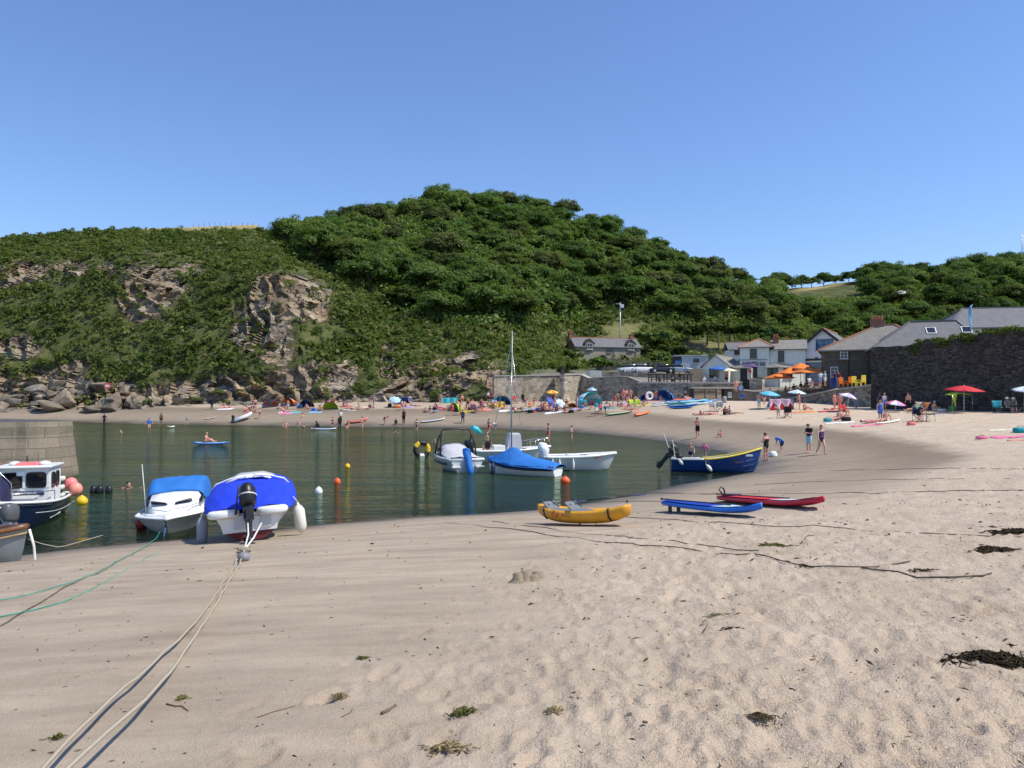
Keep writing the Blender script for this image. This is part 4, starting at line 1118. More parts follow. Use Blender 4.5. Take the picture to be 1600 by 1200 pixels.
# --- fence below the cottage (posts and three rails), sloping down
o = empty('timber_fence', (0, 0, 0), 0, 'sloping weathered post and rail fence below the stone cottage', 'fence')
fp_ = [(945, 142, 573.5, 560.5), (985, 141, 577, 564), (1040, 138, 580, 568)]
def flerp(px): return [np.interp(px, [a[0] for a in fp_], [a[k] for a in fp_]) for k in (1, 2, 3)]
for px_ in range(945, 1041, 8):
    Yf, pb, pt = flerp(px_); MB().box((X(px_, Yf), Yf, (Z(pb, Yf) + Z(pt, Yf)) / 2), (.14, .12, Z(pt, Yf) - Z(pb, Yf) + .3)).build('post', TIMB, o)
for k in (.12, .42, .75, 1.0):
    mb = MB()
    for (a, b_) in ((945, 985), (985, 1040)):
        ya, ba, ta = flerp(a); yb, bb, tb = flerp(b_)
        mb.bar((X(a, ya), ya - .09, Z(ba + (ta - ba) * k, ya)), (X(b_, yb), yb - .09, Z(bb + (tb - bb) * k, yb)), .05, .16)
    mb.build('rail', TIMB, o)
# field fence on the ridge
o = empty('field_fence', (0, 0, 0), 0, 'line of pale fence posts along the dry field on the headland', 'fence')
for i, px_ in enumerate(np.arange(302, 424, 8.5)):
    Yf = 196 + i * .5; zf = hill_z(X(px_, Yf), Yf); 
    MB().box((X(px_, Yf), Yf, zf + .35), (.10, .08, 1.3)).build('post', TIMB, o)
# garden fence right of the cottage
o = empty('garden_fence', (0, 0, 0), 0, 'dark picket fence on the grassy bank beyond the cottage', 'fence')
for px_ in np.arange(1068, 1106, 2.6):
    Yf = 150; MB().box((X(px_, Yf), Yf, Z(539, Yf)), (.12, .08, 1.4)).build('post', DKTIMB, o)
MB().box((X(1087, 150), 150.08, Z(537, 150)), (X(1106, 150) - X(1068, 150), .05, .12)).build('rail', DKTIMB, o)

# --- lamp column, poles, mast
STEEL = pm('galvanised_steel', (.50, .52, .54), .45, .1, 6, metal=.6)
o = empty('lamp_post', (X(969, 172), 172, hill_z(X(969, 172), 172)), 0, 'tall grey floodlight column on the bank above the cottage', 'lamp post')
hh_ = Z(473, 172) - o.location.z
MB().tube([(0, 0, -.3), (0, 0, hh_)], [.17, .12], 8).build('pole', STEEL, o); MB().box((-.45, 0, hh_ - .25), (1.1, .3, .12)).build('arm', STEEL, o)
MB().box((.45, -.1, hh_ - .75), (.65, .4, .75)).build('floodlight', WHT, o)
o = empty('utility_pole', (X(1123, 140), 140, Z(560, 140)), 0, 'thin dark timber pole on the grass bank left of the inn roofs'.replace('left of', 'beyond'), 'pole')
MB().tube([(0, 0, -1), (0, 0, Z(519, 140) - Z(560, 140))], [.13, .1], 8).build('pole', DKTIMB, o); MB().bar((-.6, 0, 4.3), (.6, 0, 4.3), .1, .1).build('crossarm', DKTIMB, o)
o = empty('mast', (X(1597, 325), 325, hill_z(X(1597, 325), 325, HK2, HA2)), 0, 'thin lattice radio mast on the hill skyline', 'mast')
mb = MB(); top_ = Z(366, 325) - o.location.z
for (a, b_) in ((-.35, -.2), (.35, -.2), (0, .4)): mb.tube([(a, b_, -1), (a * .6, b_ * .6, top_)], .09, 5)
for i in range(9): mb.bar((-.35, -.2, i * top_ / 9), (.3, -.2, (i + 1) * top_ / 9), .07, .07)
mb.bar((-1.2, 0, top_ * .93), (1.2, 0, top_ * .93), .1, .1); mb.build('lattice', STEEL, o)
o = empty('bench', (X(957, 168), 168, hill_z(X(957, 168), 168)), 0, 'pale wooden bench on the mown bank beside the floodlight column', 'bench')
MB().box((0, 0, .45), (1.8, .45, .08)).build('seat', WHT, o); MB().box((0, .25, .8), (1.8, .08, .5)).build('backrest', WHT, o)
for sx in (-.8, .8): MB().box((sx, 0, .2), (.1, .4, .42)).build('leg', WHT, o)

# --- container hut, boards and pergola on the terrace
GREY = pm('grey_metal_sheet', (.42, .46, .48), .55, .1, 3, dirt=.3)
o = empty('container_hut', (X(1076, 124), 124, Z(577, 124)), R(-4), 'grey flat roofed hut with dark open front behind the terrace', 'hut')
MB().box((1.0, 1.5, 1.05), (4.2, 3, 2.1)).build('wall', GREY, o); MB().box((.4, 1.5, 2.18), (5.6, 3.3, .14)).build('roof', GREY, o)
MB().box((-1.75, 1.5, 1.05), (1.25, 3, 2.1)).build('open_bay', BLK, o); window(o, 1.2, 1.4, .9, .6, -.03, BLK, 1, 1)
MB().box((-1.7, -.06, .9), (.9, .06, 1.0)).build('blue_board', SIGNB, o)
o = empty('screen_fence', (X(1090, 112), 112, Z(598, 112)), R(-4), 'brown timber screen fence next to the cream annex', 'fence')
for i in range(7): MB().box((-1.0 + i * .28, 0, 1.05), (.26, .05, 2.0)).build('board', TIMB, o)
MB().bar((.9, -.1, 1.3), (1.9, -.2, .2), .07, .07).build('handrail', TIMB, o)
o = empty('pergola', (X(1040, 109), 109, Z(598.5, 109)), 0, 'dark timber open shelter on the inn terrace above the long wall', 'shelter')
for x_ in (-2.0, -.9, .2, 1.3, 2.6, 3.6):
    for y_ in (0, 2.2): MB().box((x_, y_, .6), (.14, .14, 1.25)).build('post', DKTIMB, o)
MB().box((.8, 1.1, 1.28), (6.4, 2.8, .1)).build('roof', DKTIMB, o)
for z_ in (.5, ): MB().box((.8, -.1, z_), (5.8, .05, .1)).build('rail', DKTIMB, o)

# --- parked cars behind the retaining wall
def car_proto(col, name):
    paint = pm(name, col, .25, .03, 2, metal=.0, spec=.6)
    o = empty('parked_car', (0, 0, 0), 0)
    # body loft along x from side profile
    prof_ = [(-2.05, .45, .72), (-1.95, .32, .92), (-1.2, .25, .98), (0, .25, .98), (1.2, .25, .92), (1.95, .32, .80), (2.08, .45, .65)]
    secs = []
    for (x_, z0, z1) in prof_:
        w2 = .84 - .12 * max(0, abs(x_) - 1.5)
        secs.append([(x_, -w2 * .92, z0), (x_, -w2, z0 + .15), (x_, -w2, z1 - .08), (x_, -w2 * .94, z1), (x_, w2 * .94, z1), (x_, w2, z1 - .08), (x_, w2, z0 + .15), (x_, w2 * .92, z0)])
    MB().loft(secs, 0, True, True, True, True).build('body', paint, o)
    cab = [(-1.55, .95, .70), (-1.1, 1.42, .60), (.3, 1.46, .60), (1.1, .95, .70)]
    MB().loft([[(x_, -w2, .93), (x_, -w2 * .97, z1 - .05), (x_, -w2 * .85, z1), (x_, w2 * .85, z1), (x_, w2 * .97, z1 - .05), (x_, w2, .93)] for (x_, z1, w2) in cab], 0, True, True, True, True).build('cabin', GLASS, o)
    MB().box((-.4, 0, 1.455), (1.5, 1.12, .05)).build('roof', paint, o)
    for sx in (-1.3, 1.3):
        for sy in (-.78, .78):
            Mw = Matrix.Translation((sx, sy, .32)) @ Matrix.Rotation(R(90), 4, 'X')
            wh = MB().lathe([(0, -.1), (.3, -.1), (.33, -.05), (.33, .05), (.3, .1), (0, .1)], 14, M=Mw).build('wheel', BLK, o)
            MB().lathe([(0, -.12), (.18, -.115), (.2, -.1)] if sy > 0 else [(0, .12), (.18, .115), (.2, .1)], 12, M=Mw).build('rim', STEEL, wh)
    for sy in (-.6, .6): MB().ell((2.03, sy, .66), (.06, .14, .07), 8, 6).build('headlight', WHT, o)
    return o
cars = [(985, 'silver', (.62, .64, .66), 'silver car parked nearest the cottage fence end of the row'), (1005, 'white_car', (.78, .78, .78), 'white hatchback parked second along the retaining wall'),
        (1033, 'black_car', (.03, .03, .035), 'dark car parked between the white hatchback and the silver estate'), (1062, 'silver_b', (.55, .58, .62), 'silver car with sunlit windscreen parked beside the grey hut')]
for (px_, nm, col_, lb) in cars:
    c_ = car_proto(col_, nm + '_paint'); Yc = 123.0
    c_.location = (X(px_, Yc), Yc, Z(583.5, Yc)); c_.rotation_euler.z = R({'silver': 195, 'white_car': 10, 'black_car': 185, 'silver_b': -30}[nm]); tag(c_, lb, 'car', 'cars parked behind the retaining wall')

# --- shrubs round the cottage and inn
for i, (px_, Yb, pyb, s_, kd, lb) in enumerate([
    (1030, 150, 566, 2.6, 2, 'big rounded shrub at the lean-to end of the cottage'), (1052, 158, 560, 2.9, 0, 'bushy shrub standing on the bank beyond the cottage lean-to'), (1010, 172, 540, 3.0, 1, 'light green shrub behind the cottage roof end'),
    (1040, 176, 540, 3.2, 2, 'dark shrub among the bank bushes behind the cottage'), (1075, 178, 530, 3.4, 1, 'pale leafy thicket tree on the bank above the picket fence'), (1105, 176, 528, 3.4, 1, 'yellow green thicket tree above the grass bank'),
    (1140, 172, 528, 3.2, 0, 'bushy green thicket tree above the inn annex'), (1172, 170, 528, 3.0, 1, 'light thicket tree rising behind the inn roof'), (1205, 165, 532, 2.7, 2, 'dark thicket tree behind the inn chimney'), (1236, 160, 534, 2.6, 0, 'shrub showing between inn roof and white gable'),
    (935, 139, 572, 2.0, 2, 'dark ivy covered shrub at the gate end of the fence'), (948, 138, 574, 1.7, 2, 'low dark shrub under the cottage fence'), (895, 150, 566, 2.6, 0, 'overgrown shrub pressed against the cottage chimney gable'), (888, 128, 585, 2.1, 0, 'pale grey green bush on top of the sea wall'),
    (1000, 146, 576, 1.3, 1, 'small light bush in the cottage garden'), (1165, 108, 598, .7, 1, 'small potted shrub beside the inn door'), (1186, 106, 593, .6, 1, 'small plant on top of the slipway pillar')]):
    plant(K_BUSH[kd], (X(px_, Yb), Yb, Z(pyb, Yb) - .3), s_ * (.72 if Yb > 155 else .58), i * 1.3, lb, 'shrub', 'shrubs round the cottage and inn', .9)
# --- feather flag
o = empty('feather_flag', (X(1518, 80), 80, Z(518, 80)), 0, 'pale blue feather flag flying above the harbour wall', 'flag')
MB().tube([(0, 0, -1.0), (0, 0, 2.6), (.12, 0, 2.85)], [.03, .02, .01], 6).build('pole', WHT, o)
fl = MB(); secs = []
for i in range(12):
    t = i / 11; w_ = .34 * math.sin(math.pi * (.15 + .8 * t)) ; secs.append([(.02, .012, 2.75 - 2.7 * t), (-w_ * .5, .05 * math.sin(6 * t), 2.72 - 2.7 * t), (-w_, .09 * math.sin(6 * t + 1), 2.66 - 2.62 * t)])
fl.loft(secs); f_ = fl.build('banner', pm('sky_blue_cloth', (.10, .42, .68), .8, .15), o); sm = f_.modifiers.new('t', 'SOLIDIFY'); sm.thickness = .012

# --- granite pier
o = empty('pier', (0, 0, 0), 0, 'old granite block harbour pier with rough battered face', 'pier')
fr = [(-59, 24), (-43, 27.5), (-31, 31.0), (-25.5, 33.2), (-22.3, 34.6)]
mb = MB(); rows = 14; vs = []; cur = []
for i in range(len(fr) - 1):
    for k in range(8): cur.append(Vector(fr[i]).lerp(Vector(fr[i + 1]), k / 8))
cur.append(Vector(fr[-1])); 
# round the pier head
for a in np.linspace(0, math.pi * .8, 9)[1:]: cur.append(Vector((-22.3 + 1.2 * math.sin(a), 34.6 + 1.6 - 1.6 * math.cos(a))))
cur.append(Vector((-26, 39.5))); cur.append(Vector((-60, 32)))
ztop = 2.62; cen = Vector((-26, 37))
for i, p in enumerate(cur):
    d_ = (cur[min(i + 1, len(cur) - 1)] - cur[max(i - 1, 0)]).normalized(); n_ = Vector((d_.y, -d_.x))
    for j in range(rows + 1):
        z_ = -1.6 + (ztop + 1.6) * j / rows; off = .55 * (1 - j / rows) + .05 * float(perlin(p.x * .9, p.y * .9, z_ * 1.4)) + (.07 if j >= rows - 1 else 0)
        vs.append((p.x + n_.x * off, p.y + n_.y * off, z_))
k = rows + 1
mb.add(vs, [(i * k + j, (i + 1) * k + j, (i + 1) * k + j + 1, i * k + j + 1) for i in range(len(cur) - 1) for j in range(rows)], 0)
pm_ = mb.build('masonry', GRAN, o)
arc = np.concatenate([[0], np.cumsum([(cur[i + 1] - cur[i]).length for i in range(len(cur) - 1)])])
for lp in pm_.data.loops: pm_.data.uv_layers[0].data[lp.index].uv = (arc[lp.vertex_index // k] + 40, vs[lp.vertex_index][2])
tp = MB(); tp.add([(*c_[:2], ztop + .0) for c_ in [vs[i * k + rows] for i in range(len(cur))]], [tuple(range(len(cur)))]); tp.build('paving', SAND, o)
# ---------------------------------------------------------------- boats
GEL = pm('white_gelcoat', (.80, .80, .77), .3, .03, 2, spec=.5, dirt=.08)
GELG = pm('pale_grey_gelcoat', (.55, .57, .57), .35, .05, 2, dirt=.12)
HULLW = pm('scuffed_white_hull', (.66, .64, .59), .4, .08, 2, dirt=.25)
ANTI = pm('maroon_antifoul', (.16, .028, .028), .7, .25, 3, dirt=.3)
BLUEC = pm('royal_blue_canvas', (.012, .045, .60), .75, .12, 2, .25)
SKYC = pm('mid_blue_canvas', (.02, .16, .50), .75, .12, 2, .25)
GREYC = pm('grey_canvas', (.47, .47, .49), .8, .1, 2, .25)
NAVYH = pm('navy_hull_paint', (.008, .018, .055), .25, .1, 2, dirt=.1)
BLUEH = pm('blue_hull_paint', (.010, .050, .20), .3, .12, 2, dirt=.12)
GREENG = pm('grey_hull_paint', (.24, .27, .265), .5, .1, 2, dirt=.25)
BOOT = pm('dark_boot_stripe', (.012, .02, .03), .5, .2)
YEL = pm('yellow_paint', (.72, .55, .06), .45, .1)
WOODV = pm('varnished_wood', (.17, .075, .03), .4, .3, 5)
RUBBER = pm('black_plastic', (.012, .012, .014), .4, .1, 6, spec=.5)
CHR = pm('stainless_tube', (.62, .62, .62), .25, .05, metal=.9)
ORANGE = pm('orange_buoy_plastic', (.80, .12, .025), .4, .1, 4, dirt=.1)
PINKB = pm('pink_buoy_plastic', (.85, .22, .22), .45, .1, 4, dirt=.1)
YELB = pm('yellow_buoy_plastic', (.85, .50, .02), .4, .1, 4, dirt=.1)
FEND = pm('cream_fender', (.74, .72, .64), .5, .05, 4, dirt=.2)
ENGG = pm('grey_engine_cowl', (.10, .105, .11), .35, .1)
ENGS = pm('silver_engine_leg', (.42, .43, .44), .35, .1, metal=.4)
def section(t, L, B, F, K, bow, t0, stern_w, rake, flare, n=11, c=1.7, a=.62):
    """one half section as points keel -> gunwale"""
    k = max(0, (t - t0) / (1 - t0))
    b_ = B / 2 * (stern_w + (1 - stern_w) * min(1, t / .35)) if t < .35 else B / 2 * (1 - k ** 2.2 * (1 - .015))
    s_ = F + (bow - F) * max(0, (t - .25) / .75) ** 2.0
    kz = K * (1 - max(0, (t - .72) / .28) ** 2.2 * .95)
    out = []
    for i in range(n):
        u = i / (n - 1)
        x_ = b_ * (u ** a) * (1 - flare * (1 - u) * k)
        z_ = kz + (s_ - kz) * u ** c
        y_ = t * L + rake * L * k ** 3 * (u ** 1.0) - rake * L * k ** 3 * .5
        out.append(Vector((x_, y_, z_)))
    return out
def hull(par, L, B, F, K, bow, mats, t0=.35, stern_w=.85, rake=.05, flare=.25, zline=None, floor=None, inner=None, rail=None, c=1.7, a=.62, name='hull', railr=.045, transom=None, ns=22):
    """mats = (topsides, bottom): hull skin in the local frame x beam, y stern->bow; returns gunwale point lists"""
    mb = MB(); ts = [i / ns for i in range(ns + 1)]
    S = [section(t, L, B, F, K, bow, t0, stern_w, rake, flare, c=c, a=a) for t in ts]
    full = [[Vector((-p.x, p.y, p.z)) for p in reversed(sec)] + sec[1:] for sec in S]
    mb.loft(full, 0, True)
    mb.add(full[0], [tuple(reversed(range(len(full[0]))))], 2 if transom else 0)
    if zline is not None:
        for i, f in enumerate(mb.f):
            if len(f) == 4 and mb.m[i] == 0 and sum(mb.v[j][2] for j in f) / 4 < zline: mb.m[i] = 1
    if inner is not None:
        ins = [[Vector((p.x * .94, p.y if i else p.y + .04, max(p.z, floor) if k_ not in (0, len(sec) - 1) else p.z - .0) ) for k_, p in enumerate(sec)] for i, sec in enumerate(full)]
        b0 = len(mb.v); mb.loft(ins, 3, True); mb.add(ins[0], [tuple(range(len(ins[0])))], 3)
    o = mb.build(name, [mats[0], mats[1], transom or mats[0], inner or mats[0]], par)
    gl_ = [sec[-1] for sec in S]; gr_ = [Vector((-p.x, p.y, p.z)) for p in gl_]
    if rail:
        r_ = MB(); ring = list(reversed(gr_)); ring = gr_ + list(reversed(gl_))
        r_.tube([p + Vector((0, 0, .01)) for p in ring], railr, 8); r_.tube([gr_[0], gl_[0]], railr * .9, 8)
        r_.build('gunwale', rail, par)
    return gl_, gr_
def deck(par, gl_, gr_, i0, i1, mat_, crown=.05, name='deck', dz=.0):
    secs = []
    for i in range(i0, i1 + 1):
        a, b_ = gr_[i], gl_[i]; secs.append([a.lerp(b_, k / 8) + Vector((0, 0, dz + crown * math.sin(math.pi * k / 8))) for k in range(9)])
    return MB().loft(secs, 0, True).build(name, mat_, par)
def outboard(par, loc, s=1.0, tilt=0.0, rz=0.0, cowl=None, leg=None, stripe=None):
    M = Matrix.Translation(loc) @ Matrix.Rotation(rz, 4, 'Z') @ Matrix.Rotation(tilt, 4, 'X') @ Matrix.Scale(s, 4)
    e = MB()
    e.loft([[M @ Vector((w_ * math.cos(a) * (1 if abs(math.cos(a)) < .8 else .92), -.16 + d_ * math.sin(a) - sh, z_)) for a in [2 * math.pi * k / 14 for k in range(14)]]
            for (w_, d_, z_, sh) in ((.15, .20, .12, 0), (.185, .27, .2, 0), (.19, .285, .38, .01), (.175, .26, .52, .03), (.12, .2, .6, .04), (.02, .05, .625, .05))], 0, True, True, True, True)
    o = e.build('outboard_motor', cowl or RUBBER, par)
    g = MB(); g.box((0, -.14, -.02), (.2, .3, .28), M=M); g.build('bracket', leg or RUBBER, o)
    g = MB().loft([[M @ Vector((w_ * c_, -.2 + d_ * s_, z_)) for (c_, s_) in ((-1, 0), (-.6, .8), (.6, .8), (1, 0), (.5, -1), (-.5, -1))] for (w_, d_, z_) in ((.09, .15, .0), (.07, .13, -.3), (.06, .12, -.62), (.055, .18, -.7), (.04, .14, -.78), (.02, .16, -1.0))], 0, False, True, True, True)
    g.box((0, -.24, -.66), (.24, .36, .02), M=M); g.build('leg', leg or RUBBER, o)
    pr = MB()
    for k in range(3):
        a = k * 2.09; Mp = M @ Matrix.Translation((0, -.40, -.80)) @ Matrix.Rotation(a, 4, 'Y')
        pr.ell((0, 0, .085), (.05, .012, .08), 8, 6, M=Mp)
    pr.lathe([(0, -.1), (.035, -.08), (.04, .06), (.0, .08)], 8, M=M @ Matrix.Translation((0, -.38, -.80)) @ Matrix.Rotation(R(90), 4, 'X'))
    pr.build('propeller', leg or RUBBER, o)
    if stripe: MB().loft([[M @ Vector((.192 * math.cos(a), -.16 + .288 * math.sin(a) - .01, z_)) for a in [2 * math.pi * k / 14 for k in range(14)]] for z_ in (.33, .36)], 0, True, True).build('stripe', stripe, o)
    return o
def fender(par, top, length, r_, mat_, rope=None, name='fender', lean=(0, 0)):
    d = Vector((lean[0], lean[1], -1)).normalized(); t = Vector(top)
    ax = d.to_track_quat('Z', 'Y').to_matrix().to_4x4(); M = Matrix.Translation(t) @ ax
    f = MB().lathe([(0, .02), (.03, .02), (.035, .08), (r_ * .6, .12), (r_, .22), (r_, length - .16), (r_ * .7, length - .05), (.03, length), (0, length + .03)], 12, M=M).build(name, mat_, par)
    if rope: MB().tube([t, t + Vector(rope)], .012, 5).build('rope', FEND, f)
    return f
def canvas(par, rows, mat_, name='cover', th=.012, wr=.02, seed=1):
    """sheet through rows of points, subdivided with wrinkles and thickened"""
    r_ = np.random.default_rng(seed)
    G = np.array([[tuple(p) for p in row] for row in rows], float)
    def up(A, ax):
        n0 = A.shape[ax]; t = np.linspace(0, n0 - 1, (n0 - 1) * 5 + 1); i = np.clip(t.astype(int), 0, n0 - 2); f = t - i
        A0 = np.take(A, i, ax); A1 = np.take(A, i + 1, ax); sh = [1] * A.ndim; sh[ax] = -1
        return A0 + (A1 - A0) * f.reshape(sh)
    for ax in (0, 1): G = up(G, ax)
    for _ in range(2):
        G[1:-1] = (G[:-2] + 2 * G[1:-1] + G[2:]) / 4; G[:, 1:-1] = (G[:, :-2] + 2 * G[:, 1:-1] + G[:, 2:]) / 4
    nz = fbm(G[..., 0] * 2.2 + seed, G[..., 1] * 2.2, G[..., 2] * 3, 3) + .7 * perlin(G[..., 0] * 6, G[..., 2] * 1.2 + G[..., 1] * 2, seed)
    G[1:-1, 1:-1, 2] += wr * nz[1:-1, 1:-1]
    mb = MB().loft([[Vector(p) for p in row] for row in G], 0, True)
    o = mb.build(name, mat_, par); sm = o.modifiers.new('t', 'SOLIDIFY'); sm.thickness = th; sm.offset = 1
    return o
def spheroid_buoy(name, label, loc, r_, mat_, cat='buoy', sq=.9, group=None, ring=True):
    o = empty(name, loc, rnd.uniform(0, 3), label, cat, group)
    MB().lathe([(0, -r_ * sq), (r_ * .5, -r_ * sq * .85), (r_ * .9, -r_ * sq * .4), (r_, 0), (r_ * .9, r_ * sq * .45), (r_ * .5, r_ * sq * .85), (r_ * .22, r_ * sq * .97), (r_ * .18, r_ * sq * 1.12), (0, r_ * sq * 1.14)], 18, (0, 0, r_ * .25)).build('float_body', mat_, o)
    if ring: MB().tube([(math.cos(a) * r_ * .22, 0, r_ * (sq * 1.2 + .25) + math.sin(a) * r_ * .22) for a in np.linspace(-.6, 3.74, 9)], r_ * .05, 6).build('eye_ring', BLK, o)
    return o
def boat(name, label, px, py, heading, z=0.0, roll=0, pitch=0, group=None, cat='boat', Y=None):
    """heading: direction the bow points, degrees from +Y (away) clockwise; loc = stern centre at the waterline"""
    p = Vector(gp(px, py, z)).to_3d() if Y is None else Vector((X(px, Y), Y, 0)); p.z = z
    o = empty(name, p, 0, label, cat, group); o.rotation_euler = (R(pitch), R(roll), R(-heading)); return o

# A: open boat under royal blue cover, stern towards the slip rope
o = boat('open_boat', 'beached white open boat under a royal blue cover, stern facing the sand with black outboard', 393, 851, -17, .05, roll=-4, pitch=1.5, Y=18.1); o.location.z = bz(o.location.x, 18.4) - .06; o.scale = (1, 1, .92)
gl_, gr_ = hull(o, 4.9, 2.15, .80, .12, 1.05, (HULLW, ANTI), t0=.5, stern_w=.70, zline=.30, c=1.55, a=.5, transom=GEL, rail=GEL, railr=.04)
MB().box((0, -.02, .05), (.09, .5, .45)).build('skeg', ANTI, o)
tb = MB(); tb.slab([(-.60, -.02, .36), (.60, -.02, .36), (.68, -.02, .74), (-.68, -.02, .74)], (0, -.03, 0)); tb.build('transom_panel', GEL, o)
q_ = section(0, 4.9, 2.15, .80, .12, 1.05, .5, .70, .05, .25, c=1.55, a=.5); q_ = [p for p in q_ if p.z < .40]
MB().slab([(p.x, -.004, p.z) for p in q_] + [(-p.x, -.004, p.z) for p in reversed(q_[1:])], (0, -.02, 0)).build('antifoul_panel', ANTI, o)
for sx in (-.24, .36): MB().box((sx, -.08, .62), (.22, .03, .34)).build('mounting_plate', GELG, o)
for sx in (-.56, .52):
    MB().loft([[(sx + w_ * math.cos(a) * .36, -.05 + .16 * w_ * math.sin(a), z_) for a in [2 * math.pi * k / 14 for k in range(14)]] for (w_, z_) in ((.9, .77), (1, .81), (1, .91), (.85, .955), (.1, .965))], 0, True, True, True, True).build('stern_seat', GEL, o)
rows = []
for i, t in enumerate((.015, .10, .3, .55, .74)):
    b_ = 1.11 * (1 - .12 * max(0, t - .5)) * (1 if i > 1 else .90); zt = (.84, 1.16, 1.36, 1.40, 1.32)[i]; zg = .82 + .12 * t
    if i == 0: rows.append([(-.80, .0, .84), (-.70, -.03, .97), (-.45, -.03, 1.0), (-.2, -.03, .93), (0, -.03, .90), (.2, -.03, .93), (.45, -.03, 1.0), (.70, -.03, .97), (.80, .0, .84)]); continue
    y_ = t * 4.9
    rows.append([(-b_, y_, zg - .04), (-b_ * .97, y_, zg + .22 * (zt - zg)), (-b_ * .80, y_, zg + .66 * (zt - zg)), (-b_ * .5, y_, zg + .92 * (zt - zg)), (0, y_, zt), (b_ * .5, y_, zg + .92 * (zt - zg)), (b_ * .80, y_, zg + .66 * (zt - zg)), (b_ * .97, y_, zg + .22 * (zt - zg)), (b_, y_, zg - .04)])
canvas(o, rows, BLUEC, 'cover', .014, .055, 3)
MB().loft([[(-.62, 2.2, 1.34), (-.3, 2.2, 1.47), (.3, 2.2, 1.47), (.62, 2.2, 1.34)], [(-.6, 3.6, 1.3), (-.3, 3.6, 1.42), (.3, 3.6, 1.42), (.6, 3.6, 1.3)]]).build('cabin_roof', GEL, o).modifiers.new('t', 'SOLIDIFY').thickness = .05
for sx in (-1, 1): MB().tube([(sx * .95, 2.1, 1.20), (sx * .84, 2.1, 1.34), (sx * .5, 2.1, 1.46), (sx * .12, 2.1, 1.50), (sx * .1, 2.25, 1.51)], .022, 6).build('roof_rail', GEL, o)
deck(o, gl_, gr_, 15, 22, GEL)
eng = outboard(o, (.0, -.14, .84), 1.12, R(-28), 0, RUBBER, RUBBER, GELG)
MB().tube([(-.28, -.22, .86), (-.24, -.30, 1.2), (-.16, -.30, 1.62)], [.03, .022, .018], 6).build('tiller_pole', BLK, o)
fender(o, (-1.10, .75, .80), .82, .13, pm('shaded_fender', (.30, .30, .32), .5, .1), (.1, .1, .1), lean=(-.05, -.05)); fender(o, (1.12, .7, .86), .84, .14, FEND, (-.1, .1, .14), lean=(.06, 0))  # port fender coloured darker for the shade on its side of the hull
# B: white cabin cruiser, bow towards the beach
o = boat('cabin_cruiser', 'small white cabin cruiser with mid blue canvas canopy and whip aerial, bow on the sand', 290, 800, 163, .0, roll=3, pitch=-2, Y=25.0); o.scale = (.95, .95, .72)
gl_, gr_ = hull(o, 4.5, 2.0, .62, -.30, .84, (HULLW, BOOT), t0=.70, stern_w=.9, zline=-.13, c=1.25, a=.62, flare=.5, rake=.16, rail=GEL, railr=.05)
deck(o, gl_, gr_, 0, 22, GEL, .12)
cab = []
for (y_, w_, z1) in ((1.75, .80, 1.32), (2.3, .80, 1.36), (3.0, .72, 1.28), (3.45, .58, 1.02), (3.75, .40, .86)):
    cab.append([(-w_, y_, .66), (-w_ * .96, y_, .66 + (z1 - .66) * .6), (-w_ * .84, y_, z1 - .05), (-w_ * .5, y_, z1), (0, y_, z1 + .03), (w_ * .5, y_, z1), (w_ * .84, y_, z1 - .05), (w_ * .96, y_, .66 + (z1 - .66) * .6), (w_, y_, .66)])
MB().loft(cab, 0, True, False, True, True).build('cabin', GEL, o)
for sx in (-.34, .34):
    w_ = MB(); M = Matrix.Translation((sx, 3.29, 1.10)) @ Matrix.Rotation(R(-42), 4, 'X') @ Matrix.Rotation(R(-18 * (1 if sx > 0 else -1)), 4, 'Z')
    w_.loft([[M @ Vector((.25 * math.copysign(abs(math.cos(a)) ** .5, math.cos(a)), -.0, .125 * math.copysign(abs(math.sin(a)) ** .5, math.sin(a)))) + Vector((0, d, d)) for a in [2 * math.pi * k / 20 for k in range(20)]] for d in (-.03, .05)], 0, False, True, True, True)
    w_.build('window', GLASS, o)
for sx in (-1, 1):
    MB().loft([[(sx * (.80 + d), y_, z_) for (y_, z_) in ((1.9, 1.0), (2.0, 1.18), (2.75, 1.16), (2.9, 1.0), (2.75, .93), (2.0, .93))] for d in (-.04, .025)], 0, False, True, True, True).build('window', GLASS, o)
canvas(o, [[(-.88, .15, .72), (-.86, .15, 1.2), (-.80, .18, 1.55), (-.4, .2, 1.60), (0, .2, 1.62), (.4, .2, 1.60), (.80, .18, 1.55), (.86, .15, 1.2), (.88, .15, .72)],
           [(-.9, 1.0, .74), (-.88, 1.0, 1.35), (-.80, 1.0, 1.74), (-.4, 1.0, 1.78), (0, 1.0, 1.8), (.4, 1.0, 1.78), (.80, 1.0, 1.74), (.88, 1.0, 1.35), (.9, 1.0, .74)],
           [(-.86, 1.95, .9), (-.84, 1.95, 1.35), (-.76, 1.9, 1.74), (-.4, 1.9, 1.78), (0, 1.9, 1.8), (.4, 1.9, 1.78), (.76, 1.9, 1.74), (.84, 1.95, 1.35), (.86, 1.95, .9)],
           [(-.8, 2.3, 1.2), (-.78, 2.3, 1.24), (-.7, 2.3, 1.33), (-.4, 2.3, 1.37), (0, 2.3, 1.40), (.4, 2.3, 1.37), (.7, 2.3, 1.33), (.78, 2.3, 1.24), (.8, 2.3, 1.2)]], SKYC, 'canopy', .014, .035, 5)
MB().tube([(.78, 2.9, .74), (.80, 2.92, 2.7)], [.018, .008], 6).build('aerial', GEL, o)
for sx in (-1, 1): MB().tube([(sx * .86, 2.6, .72), (sx * .84, 2.75, .98), (sx * .5, 3.9, 1.06), (0, 4.55, 1.08)], .014, 6).build('bow_rail', CHR, o)
